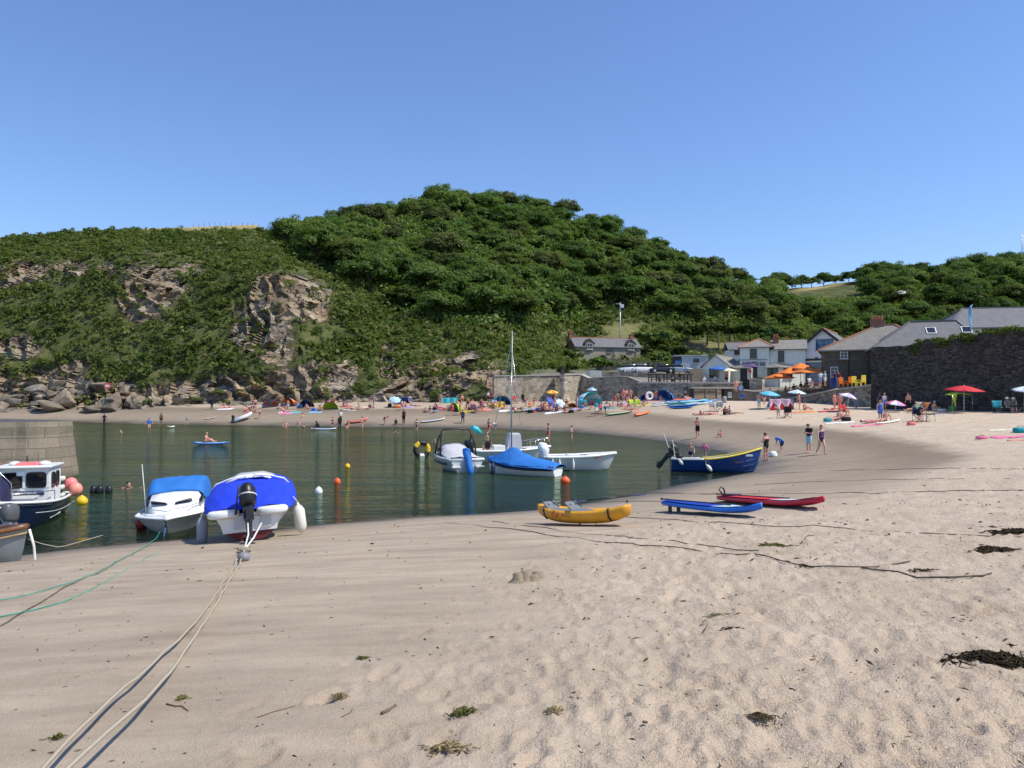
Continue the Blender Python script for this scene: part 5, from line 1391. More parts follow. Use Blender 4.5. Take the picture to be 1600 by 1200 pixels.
MB().tube([(.0, 4.62, .78), (.05, 4.75, .3), (.12, 5.0, -.12)], .02, 6).build('bow_rope', pm('blue_rope', (.06, .13, .35), .8, .3), o)
spheroid_buoy('mooring_buoy', 'red mooring buoy half hidden beside the cabin cruiser bow', (*gp(222, 824), .06), .19, pm('dull_red_plastic', (.42, .03, .035), .45, .15))
# C: fishing boat with wheelhouse
o = boat('fishing_boat', 'navy hulled fishing boat with white wheelhouse, roof lamp and pink buoys on its quarter', 72, 760, 163, 0, roll=0, Y=24.9); o.scale = (.82, .84 * .9, .79)
gl_, gr_ = hull(o, 6.2, 2.2, .78, -.4, 1.15, (NAVYH, BOOT), t0=.5, stern_w=.9, zline=-.1, c=1.3, a=.5, rail=GEL, railr=.05, floor=.2, inner=GELG)
st = MB()
for side in (gl_, gr_): st.tube([Vector((p.x * .985 + (.02 if p.x > 0 else -.02), p.y, .42 + .28 * max(0, p.y / 6.2 - .3))) for p in side[:20]], .012, 5)
for i, sd_ in enumerate((gl_, gr_)): MB().tube([Vector((p.x * .97 + (.03 if p.x > 0 else -.03), p.y, p.z - .36)) for p in sd_[:18]], .014, 5).build('rub_stripe', GELG, o)
deck(o, gl_, gr_, 13, 22, GELG, .06, 'foredeck', -.1)
x0, x1, yA, yB = -.80, .80, 1.45, 3.0
# wheelhouse walls with real openings: corner posts, dado and header
def panel(a, b_, z0, z1, th=.06): 
    return MB().bar((a[0], a[1], (z0 + z1) / 2), (b_[0], b_[1], (z0 + z1) / 2), th, z1 - z0)
wb = [(x0, yB, x1, yB), (x0, yA, x1, yA), (x0, yA + .04, x0, yB - .04), (x1, yA + .04, x1, yB - .04)]
for (a, b_, c_, d_) in wb:
    panel((a, b_), (c_, d_), .15, 1.32).build('wheelhouse_wall', GEL, o); panel((a, b_), (c_, d_), 1.86, 2.06).build('wheelhouse_header', GEL, o)
for (a, b_) in ((x0 + .05, yB), (x1 - .05, yB), (-.03, yB), (x0 + .05, yA), (x1 - .05, yA)): MB().box((a, b_, 1.59), (.13, .10, .54)).build('window_post', GEL, o)
for sx in (x0, x1):
    for y_ in (yB - .12, (yA + yB) / 2 + .05, yA + .12): MB().box((sx, y_, 1.59), (.07, .22 if y_ == yA + .12 else .14, .54)).build('window_post', GEL, o)
def rwin(par, c, w, h, ax, mat_=None):
    fr_ = MB(); pts_ = [(w / 2 * math.copysign(abs(math.cos(a)) ** .35, math.cos(a)), h / 2 * math.copysign(abs(math.sin(a)) ** .35, math.sin(a))) for a in [2 * math.pi * k / 24 for k in range(24)]]
    P = [Vector((c[0] + (u if ax == 'x' else 0), c[1] + (u if ax == 'y' else 0), c[2] + v)) for u, v in pts_]
    fr_.tube(P + [P[0]], .028, 6, cap=False); f = fr_.build('window', RUBBER, par)
    MB().slab(P, (0, .006, 0) if ax == 'x' else (.006, 0, 0)).build('pane', pm('smoked_glass', (.012, .014, .016), .06, .3, 2, spec=.6), f)
for sx in (-.40, .37): rwin(o, (sx, yB + .055, 1.60), .62, .56, 'x')
for y_ in (2.62, 2.02): rwin(o, (x0 - .045, y_, 1.58), .42, .54, 'y'); rwin(o, (x1 + .045, y_, 1.58), .42, .54, 'y')
MB().box((0, (yA + yB) / 2 + .06, 2.10), (1.84, 1.95, .07)).build('wheelhouse_roof', GEL, o, bevel=.02)
MB().box((0, yB + .04, 1.12), (1.30, .03, .16)).build('name_board', NAVY, o)
text_mesh('ENDAVOUR', .135, WHT, o, (0, yB + .062, 1.12), (R(90), 0, R(180)), 'lettering', .004, 1.15)
MB().box((.08, yB + .10, 1.86), (.26, .1, .17)).build('deck_lamp', GEL, o, bevel=.03)
MB().loft([[(.0 - .38 * w_, 2.2, 2.14), (-.3 * w_, 2.2, 2.24), (.3 * w_, 2.2, 2.24), (.38 * w_, 2.2, 2.14)] if k == 0 else [(-.38 * w_, 2.7, 2.14), (-.3 * w_, 2.7, 2.24), (.3 * w_, 2.7, 2.24), (.38 * w_, 2.7, 2.14)] for k, w_ in ((0, 1), (1, 1))], 0, False, True, True, True).build('liferaft', PINKB, o)
for sx in (-.55, .42): MB().ell((sx, 2.5, 2.2), (.2, .2, .09), 12, 6).build('roof_light', GEL, o)
MB().tube([(.15, 2.0, 2.1), (.15, 2.0, 2.45)], .03, 6).build('exhaust_pipe', BLK, o); MB().tube([(-.2, 1.9, 2.1), (-.2, 1.9, 2.6)], .008, 5).build('aerial', BLK, o)
MB().box((.0, 3.55, .62), (.95, .75, .75)).build('deck_locker', GELG, o, bevel=.03); MB().box((.0, 3.55, 1.02), (1.05, .85, .06)).build('locker_lid', GELG, o, bevel=.02)
for sx in (-1, 1): MB().tube([(sx * .98, 3.0, .85), (sx * .98, 3.0, 1.2), (sx * .72, 4.4, 1.28), (sx * .3, 5.6, 1.35), (sx * .3, 5.6, 1.1)], .02, 6).build('bow_rail', CHR, o)
for (x_, y_, z_, r_, m_) in ((-.98, .45, 1.18, .24, PINKB), (-1.2, .75, .98, .25, pm('coral_buoy_plastic', (.85, .30, .22), .45, .1))):
    MB().ell((x_, y_, z_), (r_, r_, r_ * 1.1), 16, 10).build('net_buoy', m_, o)
for i in range(5): MB().lathe([(.22, -.1), (.27, -.05), (.27, .05), (.22, .1)], 12, (-.55 + .1 * (i % 2), .5 + .12 * (i % 3), .75 + .17 * i)).build('rope_coil', (FEND, pm('green_rope', (.03, .30, .22), .85, .3))[i % 2], o)
MB().box((-.2, .6, .7), (.9, .5, .9)).build('fish_box', pm('grey_green_crate', (.30, .38, .34), .6, .2), o)
# D: grey clinker dinghy on the sand at the frame edge
o = boat('rowing_dinghy', 'beached grey painted dinghy with worn brown gunwale and rope on its stem', -240, 860, 86, .08, roll=3, Y=16.3)
gl_, gr_ = hull(o, 3.6, 1.5, .62, .02, .86, (GREENG, GREENG), t0=.40, stern_w=.9, c=1.5, a=.55, floor=.3, inner=GEL, rail=WOODV, railr=.055, rake=.06)
for k in (4, 8, 12): 
    pass
for (z_, nm) in ((.55, 'ochre_strake'),):
    for sd_ in (gl_, gr_): MB().tube([Vector((p.x * .99 + (.012 if p.x > 0 else -.012), p.y, p.z - .13)) for p in sd_], .022, 5).build('rubbing_strake', pm('ochre_paint', (.36, .26, .11), .6, .2), o)
MB().box((0, 1.2, .5), (1.3, .25, .05)).build('thwart', WOODV, o); MB().box((0, 2.5, .55), (1.0, .22, .05)).build('thwart', WOODV, o)
MB().tube([(0, 3.75, .8), (.05, 3.86, .45), (-.02, 3.84, .15), (.1, 3.8, -.02)], .03, 6).build('painter_rope', FEND, o)
# outboard dinghy behind it, mostly hidden by the frame edge
o = boat('tender', 'small grey tender carrying a tilted grey outboard in front of the navy fishing boat', -112, 840, 90, .0, Y=18.5)
hull(o, 2.2, 1.3, .42, -.12, .5, (GELG, BOOT), t0=.5, zline=-.02, rail=RUBBER, floor=.1, inner=GELG)
outboard(o, (.1, 2.1, .62), .9, R(-10), R(90), ENGG, ENGS)
o = boat('day_boat', 'boat with navy spray hood and steel frame at the edge beside the fishing boat', -24, 800, 150, .0, Y=23.0)
hull(o, 4.0, 1.7, .6, -.3, .9, (GEL, BOOT), t0=.5, zline=-.05, rail=GEL, floor=.1, inner=GELG)
canvas(o, [[(-.75, 1.4, .65), (-.7, 1.4, 1.2), (-.4, 1.4, 1.55), (.4, 1.4, 1.55), (.7, 1.4, 1.2), (.75, 1.4, .65)], [(-.78, 2.3, .7), (-.72, 2.3, 1.25), (-.4, 2.3, 1.6), (.4, 2.3, 1.6), (.72, 2.3, 1.25), (.78, 2.3, .7)], [(-.6, 3.1, .8), (-.58, 3.0, 1.0), (-.3, 2.95, 1.2), (.3, 2.95, 1.2), (.58, 3.0, 1.0), (.6, 3.1, .8)]], pm('navy_canvas', (.015, .015, .05), .7, .2), 'spray_hood')
for sx in (-1, 1): MB().tube([(sx * .8, 1.5, .7), (sx * .74, 1.5, 1.25), (sx * .42, 1.5, 1.62), (0, 1.5, 1.66)], .018, 6).build('hood_frame', CHR, o)
# E: wakeboard boat with black tower
o = boat('ski_boat', 'white speedboat with black wakeboard tower, grey cover and blue bagged outboard', 730, 738, -22, 0); o.scale = (1.0, .95, 1.02)
gl_, gr_ = hull(o, 4.3, 1.9, .62, -.25, .82, (GELG, BOOT), t0=.45, stern_w=.92, zline=-.02, c=1.2, a=.55, rail=GEL, railr=.06)
deck(o, gl_, gr_, 0, 5, GEL, .03); deck(o, gl_, gr_, 13, 22, GEL, .1, 'foredeck')
canvas(o, [[(-.82, .55, .66), (-.5, .5, .70), (0, .5, .70), (.5, .5, .70), (.82, .55, .66)], [(-.88, 1.6, .74), (-.5, 1.6, 1.0), (0, 1.6, 1.05), (.5, 1.6, 1.0), (.88, 1.6, .74)], [(-.86, 2.4, .84), (-.6, 2.4, 1.28), (0, 2.45, 1.34), (.6, 2.4, 1.28), (.86, 2.4, .84)], [(-.72, 3.3, .84), (-.4, 3.2, .92), (0, 3.2, .95), (.4, 3.2, .92), (.72, 3.3, .84)]], GREYC, 'cover', .012, .02, 8)
tw = MB()
for k, y_ in ((0, 1.5), (1, 2.05)):
    top = 1.55
    MB().tube([(-.96, y_, .72), (-.93, y_ + .08, 1.3), (-.78, 1.95, 1.95), (-.66, 1.95, 2.03), (0, 1.95, 2.07), (.66, 1.95, 2.03), (.78, 1.95, 1.95), (.93, y_ + .08, 1.3), (.96, y_, .72)] if k == 0 else [(-.95, 2.5, .78), (-.92, 2.4, 1.2), (-.86, 2.0, 1.75)], .045, 8).build('tower', RUBBER, o)
MB().tube([(.95, 2.5, .78), (.92, 2.4, 1.2), (.86, 2.0, 1.75)], .045, 8).build('tower_brace', RUBBER, o)
bd = MB().tube([(.9, 2.0, 2.12), (1.2, 2.05, 2.0), (1.42, 2.05, 1.80)], [.13, .15, .1], 8).build('wakeboard', pm('turquoise_board', (.05, .55, .58), .4, .1), o)
eb = MB().loft([[(.0 + .2 * w_ * math.cos(a), yy0 + .27 * w_ * math.sin(a), z_) for a in [2 * math.pi * k / 12 for k in range(12)]] for (w_, yy0, z_) in ((.3, .2, 1.18), (.85, .18, 1.14), (1.05, .08, .98), (.95, -.08, .72), (.85, -.25, .45), (.9, -.42, .18), (.85, -.5, -.1))], 0, True, True, True, True)
eb.build('engine_cover', SKYC, o)
for sx in (-1, 1): MB().box((sx * .62, -.12, .28), (.42, .25, .06)).build('swim_step', GEL, o)
for sd_ in (gl_, gr_):
    MB().tube([Vector((p.x + (.02 if p.x > 0 else -.02), p.y, p.z - .24)) for p in sd_[3:16]], .045, 6).build('graphic_stripe', BOOT, o)
MB().box((-.78, 2.3, .92), (.05, .7, .35)).build('windscreen', GLASS, o)
spheroid_buoy('mooring_buoy', 'small orange buoy touching the speedboat stern corner', (*gp(770, 738), .0), .17, ORANGE)
# F: white centre console boat
o = boat('console_boat', 'pale grey hulled console boat with grey covered console and bow rails', 742, 722, 78, 0)
gl_, gr_ = hull(o, 4.4, 1.8, .66, -.25, .86, (GELG, BOOT), t0=.5, stern_w=.92, zline=-.05, c=1.2, a=.55, rail=GEL, railr=.06, floor=.25, inner=GEL)
deck(o, gl_, gr_, 15, 22, GEL, .05, 'foredeck')
MB().loft([[(w_ * sx, y0 + d_ * sy, z_) for (sx, sy) in ((-1, -1), (1, -1), (1, 1), (-1, 1))] for (w_, y0, d_, z_) in ((.42, 2.25, .42, .3), (.44, 2.25, .46, .7), (.36, 2.3, .34, 1.55), (.32, 2.3, .28, 1.66))], 0, False, True, True, True).build('console_cover', GREYC, o, bevel=.03)
MB().box((0, 1.35, .72), (1.0, .7, .5)).build('seat_box', GEL, o, bevel=.04)
for sx in (-1, 1):
    MB().tube([(sx * .78, 2.9, .8), (sx * .76, 2.95, 1.15), (sx * .55, 3.8, 1.3), (sx * .1, 4.4, 1.34)], .016, 6).build('bow_rail', CHR, o)
    MB().tube([(sx * .66, 3.45, .8), (sx * .64, 3.45, 1.24)], .014, 6).build('stanchion', CHR, o); MB().tube([(sx * .4, 4.05, .85), (sx * .38, 4.05, 1.32)], .014, 6).build('stanchion', CHR, o)
outboard(o, (0, -.1, .72), 1.0, R(10), 0, RUBBER, RUBBER)
MB().tube([(.2, .35, .6), (.35, .7, 1.75)], .014, 5).build('rod', CHR, o); fender(o, (.99, .9, .55), .5, .09, BLK); fender(o, (1.0, 2.3, .55), .5, .10, NAVY)
# G: sailing dinghy under blue cover with mast
o = boat('sailing_dinghy', 'small sailing boat under a creased blue cover with tall bare mast', 872, 744, -62, 0)
gl_, gr_ = hull(o, 3.7, 1.75, .44, -.18, .66, (GEL, HULLW), t0=.35, stern_w=.72, zline=-.02, c=1.9, a=.85, rail=NAVYH, railr=.05, transom=GEL)
for sd_ in (gl_, gr_): MB().tube([Vector((p.x * 1.0, p.y, p.z - .10)) for p in sd_], .07, 6).build('navy_band', NAVYH, o)
canvas(o, [[(-.74, -.12, .36), (-.4, -.14, .52), (0, -.14, .55), (.4, -.14, .52), (.74, -.12, .36)], [(-.92, .6, .40), (-.45, .5, .62), (0, .5, .70), (.45, .5, .62), (.92, .6, .40)], [(-.97, 1.5, .42), (-.5, 1.6, .78), (0, 1.6, .95), (.5, 1.6, .78), (.97, 1.5, .42)], [(-.90, 2.3, .46), (-.36, 2.42, 1.02), (0, 2.45, 1.42), (.36, 2.42, 1.02), (.90, 2.3, .46)], [(-.55, 3.2, .58), (-.25, 3.2, .82), (0, 3.2, .92), (.25, 3.2, .82), (.55, 3.2, .58)], [(-.1, 3.82, .66), (-.05, 3.84, .74), (0, 3.85, .76), (.05, 3.84, .74), (.1, 3.82, .66)]], SKYC, 'cover', .014, .05, 4)
MB().tube([(0, 2.5, .2), (0, 2.5, 3.6), (0, 2.46, 7.0)], [.04, .036, .026], 8).build('mast', pm('grey_alloy_spar', (.30, .34, .36), .4, .1, metal=.3), o)
MB().tube([(0, 2.46, 6.6), (0, 3.8, .75)], .010, 5).build('forestay', CHR, o)
for sx in (-1, 1): MB().tube([(0, 2.46, 6.0), (sx * .82, 2.2, .5)], .009, 5).build('shroud', CHR, o)
fender(o, (-.95, 3.0, .62), .62, .11, NAVY)
spheroid_buoy('mooring_buoy', 'bright orange buoy floating at the stern of the blue covered sailing boat', (*gp(883, 754), .02), .22, ORANGE)
# H: white open boat with two outboards
o = boat('workboat', 'white open workboat with two white outboards and three fenders', 849, 734, 84, 0)
gl_, gr_ = hull(o, 3.6, 1.6, .68, -.2, .84, (GELG, BOOT), t0=.55, stern_w=.95, zline=-.02, c=1.15, a=.5, rail=GEL, railr=.07, rake=.12, floor=.2, inner=GEL)
deck(o, gl_, gr_, 14, 22, GEL, .05, 'foredeck')
outboard(o, (-.25, .12, .78), .95, R(-8), 0, GEL, GELG); outboard(o, (.25, .12, .72), .8, R(-8), 0, GEL, GELG)
MB().box((0, 1.5, .66), (.8, .6, .3)).build('seat_box', GEL, o, bevel=.04)
for y_ in (.35, .7, 1.4): fender(o, (.88, y_, .62), .55, .075, FEND, (-.05, 0, .1))
text_mesh('ORCA II', .14, pm('red_lettering', (.5, .05, .04), .5), o, (.72, 2.75, .64), (R(90), 0, R(90)), 'lettering', .004)
# I: blue clinker boat with yellow rail
o = boat('motor_launch', 'dark blue wooden launch with yellow gunwale, outboard and upright fishing rods', 1048, 735, 97, .0, roll=-2); o.scale = (1, .86, .95)
gl_, gr_ = hull(o, 5.0, 1.75, .62, -.15, 1.22, (BLUEH, BLUEH), t0=.42, stern_w=.78, c=1.45, a=.55, rake=.10, floor=.15, inner=GELG)
for f_ in (.28, .5, .72):
    for sx in (-1, 1):
        MB().tube([Vector((sx * (q.x + .008), q.y, q.z)) for q in [section(t, 5.0, 1.75, .62, -.15, 1.22, .42, .78, .10, .25, c=1.45, a=.55)[int(f_ * 10)] for t in np.linspace(0, .98, 20)]], .016, 5).build('plank_edge', BLUEH, o)
for sd_ in (gl_, gr_):
    MB().tube([p + Vector((0, 0, .015)) for p in sd_[8:]], .05, 6).build('gunwale', YEL, o); MB().tube([p + Vector((0, 0, .015)) for p in sd_[:9]], .045, 6).build('stern_rail', GELG, o)
outboard(o, (0, .05, .74), 1.0, R(-42), 0, RUBBER, RUBBER, YEL)
for (a, b_) in (((-.3, .2, .5), (-.75, -.35, 2.0)), ((.3, .25, .5), (.12, .1, 1.65)), ((0, .3, .5), (.1, .55, 1.35))):
    MB().tube([a, Vector(a).lerp(Vector(b_), .5), b_], [.03, .016, .01], 6).build('fishing_rod', RUBBER if b_[2] < 1.5 else GEL, o)
MB().ell((0, .5, .75), (.3, .22, .2), 10, 7).build('tackle_bag', BLK, o)
fender(o, (.93, 1.9, .42), .5, .11, FEND, (-.05, 0, .2), lean=(.1, .9)); fender(o, (.75, .35, .66), .4, .1, FEND, lean=(.1, .9))
MB().box((.42, 4.4, .86), (.02, .5, .1)).build('name_plate', WHT, o)
for y_ in (1.4, 2.6, 3.7): MB().box((0, y_, .48), (1.5 - .25 * (y_ > 3), .25, .05)).build('thwart', WOODV, o)
# towable ring
o = empty('inflatable_ring', (*gp(659, 712), .40), R(20), 'black and yellow inflatable tow ring floating upright near the speedboat', 'inflatable')
for k in range(16):
    a0, a1 = 2 * math.pi * k / 16, 2 * math.pi * (k + 1) / 16
    MB().tube([(math.cos(a0 + (a1 - a0) * j / 3) * .42, 0, math.sin(a0 + (a1 - a0) * j / 3) * .42) for j in range(4)], .16, 10).build('panel', YELB if k in (15, 0, 1, 5, 6) else (WHT if k in (11, 12) else RUBBER), o)
# moored floats
for (px_, py_, r_, m_, nm, lb, sq) in ((128, 787, .19, YELB, 'mooring_buoy', 'big yellow mooring buoy with clear reflection beside the pink net buoys', 1.0), (527, 756, .15, ORANGE, 'mooring_buoy', 'orange buoy floating alone in open water', 1.2), (543, 731, .14, YELB, 'mooring_buoy', 'small yellow buoy floating out past the orange one', 1.1), (498, 771, .15, GEL, 'mooring_buoy', 'small white buoy off the blue covered open boat', 1.2)):
    spheroid_buoy(nm, lb, (*gp(px_, py_), .04), r_, m_, sq=sq)
for i, (px_, lb) in enumerate(((146, 'black float nearest the yellow buoy in the row of three'), (156, 'black float in the middle of the row of three'), (170, 'black float beside the swimmer in the row of three'))):
    o = empty('net_float', (*gp(px_, 770), .02), 0, lb, 'float', 'black floats')
    MB().lathe([(0, -.1), (.11, -.08), (.14, .05), (.12, .2), (.07, .25), (0, .26)], 12).build('float_body', RUBBER, o); MB().box((0, 0, .24), (.1, .05, .05)).build('handle', RUBBER, o)

# ---------------------------------------------------------------- kayak and paddleboards on the sand
def ground_obj(name, label, cat, a, b_, lift=0.0, group=None):
    """object frame laid along two beach pixels a -> b (local y), resting on the sand"""
    A_, B_ = pg(*a), pg(*b_); d = B_ - A_
    o = empty(name, A_ + Vector((0, 0, lift)), 0, label, cat, group)
    o.rotation_euler = (math.asin(max(-1, min(1, d.z / d.length))), 0, math.atan2(-d.x, d.y)); o.rotation_mode = 'XYZ'
    return o, d.length
YK = pm('yellow_kayak_plastic', (.74, .35, .025), .45, .14, 3, .1, dirt=.3)
o, L = ground_obj('kayak', 'yellow two seat sit on top kayak with grey seats and black straps', 'kayak', (846, 818), (984, 823), .02)
def kay(t, up):
    b_ = .40 * (math.sin(math.pi * min(max(t * .94 + .03, 0), 1)) ** .55); kz = .02 + .20 * abs(2 * t - 1) ** 3.0; sz = .33 + .13 * abs(2 * t - 1) ** 2.5
    well = .10 * max(0, 1 - abs(2 * t - 1) ** 4 * 1.6)
    return [(-b_ * .0, t * L, kz), (b_ * .55, t * L, kz + .02), (b_ * .92, t * L, kz + (sz - kz) * .38), (b_, t * L, kz + (sz - kz) * .75), (b_ * .9, t * L, sz), (b_ * .62, t * L, sz - well * .6), (0, t * L, sz - well),
            (-b_ * .62, t * L, sz - well * .6), (-b_ * .9, t * L, sz), (-b_, t * L, kz + (sz - kz) * .75), (-b_ * .92, t * L, kz + (sz - kz) * .38), (-b_ * .55, t * L, kz + .02)]
MB().loft([kay(t, 0) for t in np.linspace(0.0, 1.0, 30)], 0, True, True, True, True).build('hull', YK, o)
GSEAT = pm('grey_seat_foam', (.15, .165, .175), .7, .15)
for y_ in (.24, .50):
    s_ = MB(); s_.slab([(-.27, L * y_ - .2, .29), (.27, L * y_ - .2, .29), (.27, L * y_ + .12, .27), (-.27, L * y_ + .12, .27)], (0, 0, .05)); st_ = s_.build('seat', GSEAT, o, bevel=.015)
    M = Matrix.Translation((0, L * y_ - .16, .32)) @ Matrix.Rotation(R(48), 4, 'X') @ Matrix.Scale(.8, 4)
    MB().box((0, 0, .18), (.50, .05, .36), M=M).build('backrest', GSEAT, st_, bevel=.02)
    for sx in (-.12, .12): MB().box((sx, .03, .2), (.05, .012, .05), M=M).build('patch', RUBBER, st_)
    MB().tube([(.25, L * y_ - .1, .58), (.38, L * y_ + .3, .44)], .012, 5).build('strap', RUBBER, st_)
for t in (.13, .86):
    q = kay(t, 0); MB().tube([Vector(q[k]) + Vector((.012, 0, 0)) for k in (1, 2, 3, 4, 5)], .022, 6).build('strap', RUBBER, o)
text_mesh('RTM', .12, pm('red_lettering', (.5, .05, .04), .5), o, (.395, L * .43, .23), (R(78), 0, R(90)), 'lettering', .004)
lg = MB().box((0, 0, 0), (.16, .05, .006), M=Matrix.Translation((.395, L * .30, .22)) @ Matrix.Rotation(R(90), 4, 'Z') @ Matrix.Rotation(R(80), 4, 'X')).build('emblem', RUBBER, o)
MB().lathe([(.0, .004), (.08, .004), (.08, 0)], 12, M=Matrix.Translation((.398, L * .30, .26)) @ Matrix.Rotation(R(90), 4, 'Y')).build('emblem', pm('orange_sticker', (.7, .2, .03), .5), o)
MB().tube([(.39, L * .17, .29), (.40, L * .185, .23), (.39, L * .2, .29)], .012, 5).build('emblem', pm('purple_sticker', (.12, .08, .22), .5), o)
for y_ in (.005, .99): MB().tube([(-.03, L * y_, .5), (0, L * y_, .55), (.03, L * y_, .5)], .014, 5).build('carry_handle', RUBBER, o)
pd = empty('paddle', pg(960, 806) + Vector((0, 0, .42)), 0, 'dark double bladed paddle lying over the kayak end', 'paddle'); pd.rotation_euler = (R(4), 0, R(-78))
MB().tube([(0, -.75, .06), (0, .45, .06)], .016, 8).build('shaft', RUBBER, pd)
for (y_, sgn) in ((.45, 1), (-.75, -1)): MB().ell((0, y_ + sgn * .22, .06), (.09, .24, .016), 12, 8).build('blade', pm('navy_plastic', (.03, .035, .10), .4), pd)
def sup(name, label, a, b_, rail_m, deck_m, nose_m, lift, wid=.40, th=.15, nose_t=.62, roll=0):
    o, L = ground_obj(name, label, 'paddleboard', a, b_, lift, 'paddleboards lying beside the kayak')
    o.rotation_euler.y = R(roll)
    if lift > .1: o.rotation_euler.x -= math.atan(lift * .85 / L)
    def sec(t, k=1.0):
        w_ = wid * (math.sin(math.pi * min(max(.06 + t * .90, .0), 1)) ** .5) * (1 if t < .85 else (1 - ((t - .85) / .15) ** 2 * .8)); z0 = .16 * max(0, (t - .7) / .3) ** 2 
        return [(w_ * math.cos(a_), t * L, z0 + th / 2 + th / 2 * math.copysign(abs(math.sin(a_)) ** .6, math.sin(a_))) for a_ in [2 * math.pi * j / 20 for j in range(20)]]
    MB().loft([sec(t) for t in np.linspace(0, 1, 26)], 0, True, True, True, True).build('board', rail_m, o)
    def top(t0, t1, m_, nm, k=.86, dz=.004):
        secs = []
        for t in np.linspace(t0, t1, 14):
            s_ = sec(t); w_ = max(p[0] for p in s_) * k; zt = max(p[2] for p in s_) + dz; secs.append([(-w_, t * L, zt), (-w_ * .5, t * L, zt + .003), (0, t * L, zt + .004), (w_ * .5, t * L, zt + .003), (w_, t * L, zt)])
        return MB().loft(secs, 0, True).build(nm, m_, o)
    top(.04, nose_t, deck_m, 'deck_pad'); top(nose_t + .005, .95, nose_m, 'nose_deck', .8)
    for x_ in (-.16, .1) if lift > .1 else (0,):
        MB().prism([(x_ - .01, L * .06), (x_ + .01, L * .06), (x_ + .01, L * .10), (x_ - .01, L * .10)], -.2 if lift > .1 else -.1, .02).build('fin', RUBBER, o)
    MB().tube([(.2, L * .02, .19), (.1, L * .75, .20)], .016, 8).build('paddle_shaft', RUBBER, o)
    MB().tube([(.18, L * .02, .19), (.22, L * .02, .19)], .03, 8).build('paddle_grip', RUBBER, o)
    return o, L
sup('paddleboard', 'blue inflatable paddleboard raised on its fins with pale patterned nose', (1042, 799), (1190, 809), pm('mid_blue_pvc', (.02, .16, .62), .4, .06, 2, dirt=.06), pm('deep_blue_foam', (.012, .05, .42), .7, .1), pm('pale_patterned_pvc', (.45, .60, .64), .5, .35, 9), .16)
o, L = sup('paddleboard', 'red paddleboard with white nose and red deck pad lying flat on the sand', (1128, 783), (1288, 797), pm('red_pvc', (.55, .02, .05), .4, .06, 2, dirt=.06), pm('scarlet_foam', (.62, .03, .05), .7, .1), pm('white_pvc', (.72, .70, .70), .4, .06), .03)
MB().tube([(0, L * .04, .2), (0, L * .03, .34), (.1, L * .03, .40), (.18, L * .04, .32), (.15, L * .06, .22)], .025, 6).build('leash_coil', RUBBER, o)
MB().box((0, L * .12, .185), (.4, .5, .05)).build('bag', NAVY, o, bevel=.02)
# ---------------------------------------------------------------- people
SKIN = [pm('fair_skin', (.62, .36, .26), .55, .06, 8), pm('tanned_skin', (.42, .215, .13), .55, .06, 8), pm('pink_skin', (.66, .32, .235), .55, .06, 8), pm('brown_skin', (.24, .115, .07), .55, .06, 8)]
HAIR = {'k': pm('black_hair', (.012, .010, .009), .6, .3, 20), 'b': pm('brown_hair', (.06, .032, .018), .6, .3, 20), 'y': pm('blond_hair', (.42, .28, .12), .6, .2, 20), 'g': pm('grey_hair', (.42, .41, .39), .6, .2, 20), 'r': pm('auburn_hair', (.17, .06, .025), .6, .3, 20)}
CL = {'black': (.012, .012, .014), 'navy': (.015, .022, .075), 'red': (.58, .03, .04), 'pink': (.75, .16, .30), 'white': (.78, .78, .76), 'grey': (.30, .31, .33), 'blue': (.03, .13, .48), 'lblue': (.22, .42, .60), 'teal': (.02, .30, .34), 'green': (.06, .26, .08),
      'purple': (.10, .045, .17), 'orange': (.75, .20, .03), 'yellow': (.72, .55, .05), 'coral': (.75, .22, .16), 'khaki': (.33, .28, .17), 'maroon': (.17, .02, .035), 'lime': (.45, .62, .04), 'turq': (.06, .50, .56), 'cream': (.68, .62, .48), 'paleblue': (.40, .58, .66), 'lilac': (.48, .38, .68)}
def cloth(c): return pm('cloth_' + c, CL[c], .85, .10, 9, .15)
BASE = dict(pel=(0, 0, .95), wai=(0, 0, 1.10), che=(0, .01, 1.30), nec=(0, .015, 1.47), hed=(0, -.015, 1.60),
            sh=(.175, .01, 1.41), el=(.235, .03, 1.13), wr=(.245, -.04, .89), hi=(.085, 0, .91), kn=(.10, -.025, .50), an=(.10, .025, .08), to=(.12, -.15, .03))
def P_(**kw):
    d = {}
    for k, v in BASE.items():
        if k in ('pel', 'wai', 'che', 'nec', 'hed'): d[k] = v
        else: d[k + 'R'] = v; d[k + 'L'] = (-v[0], v[1], v[2])
    for k, v in kw.items():
        if k in d: d[k] = v
        else: d[k + 'R'] = v; d[k + 'L'] = (-v[0], v[1], v[2])
    return d
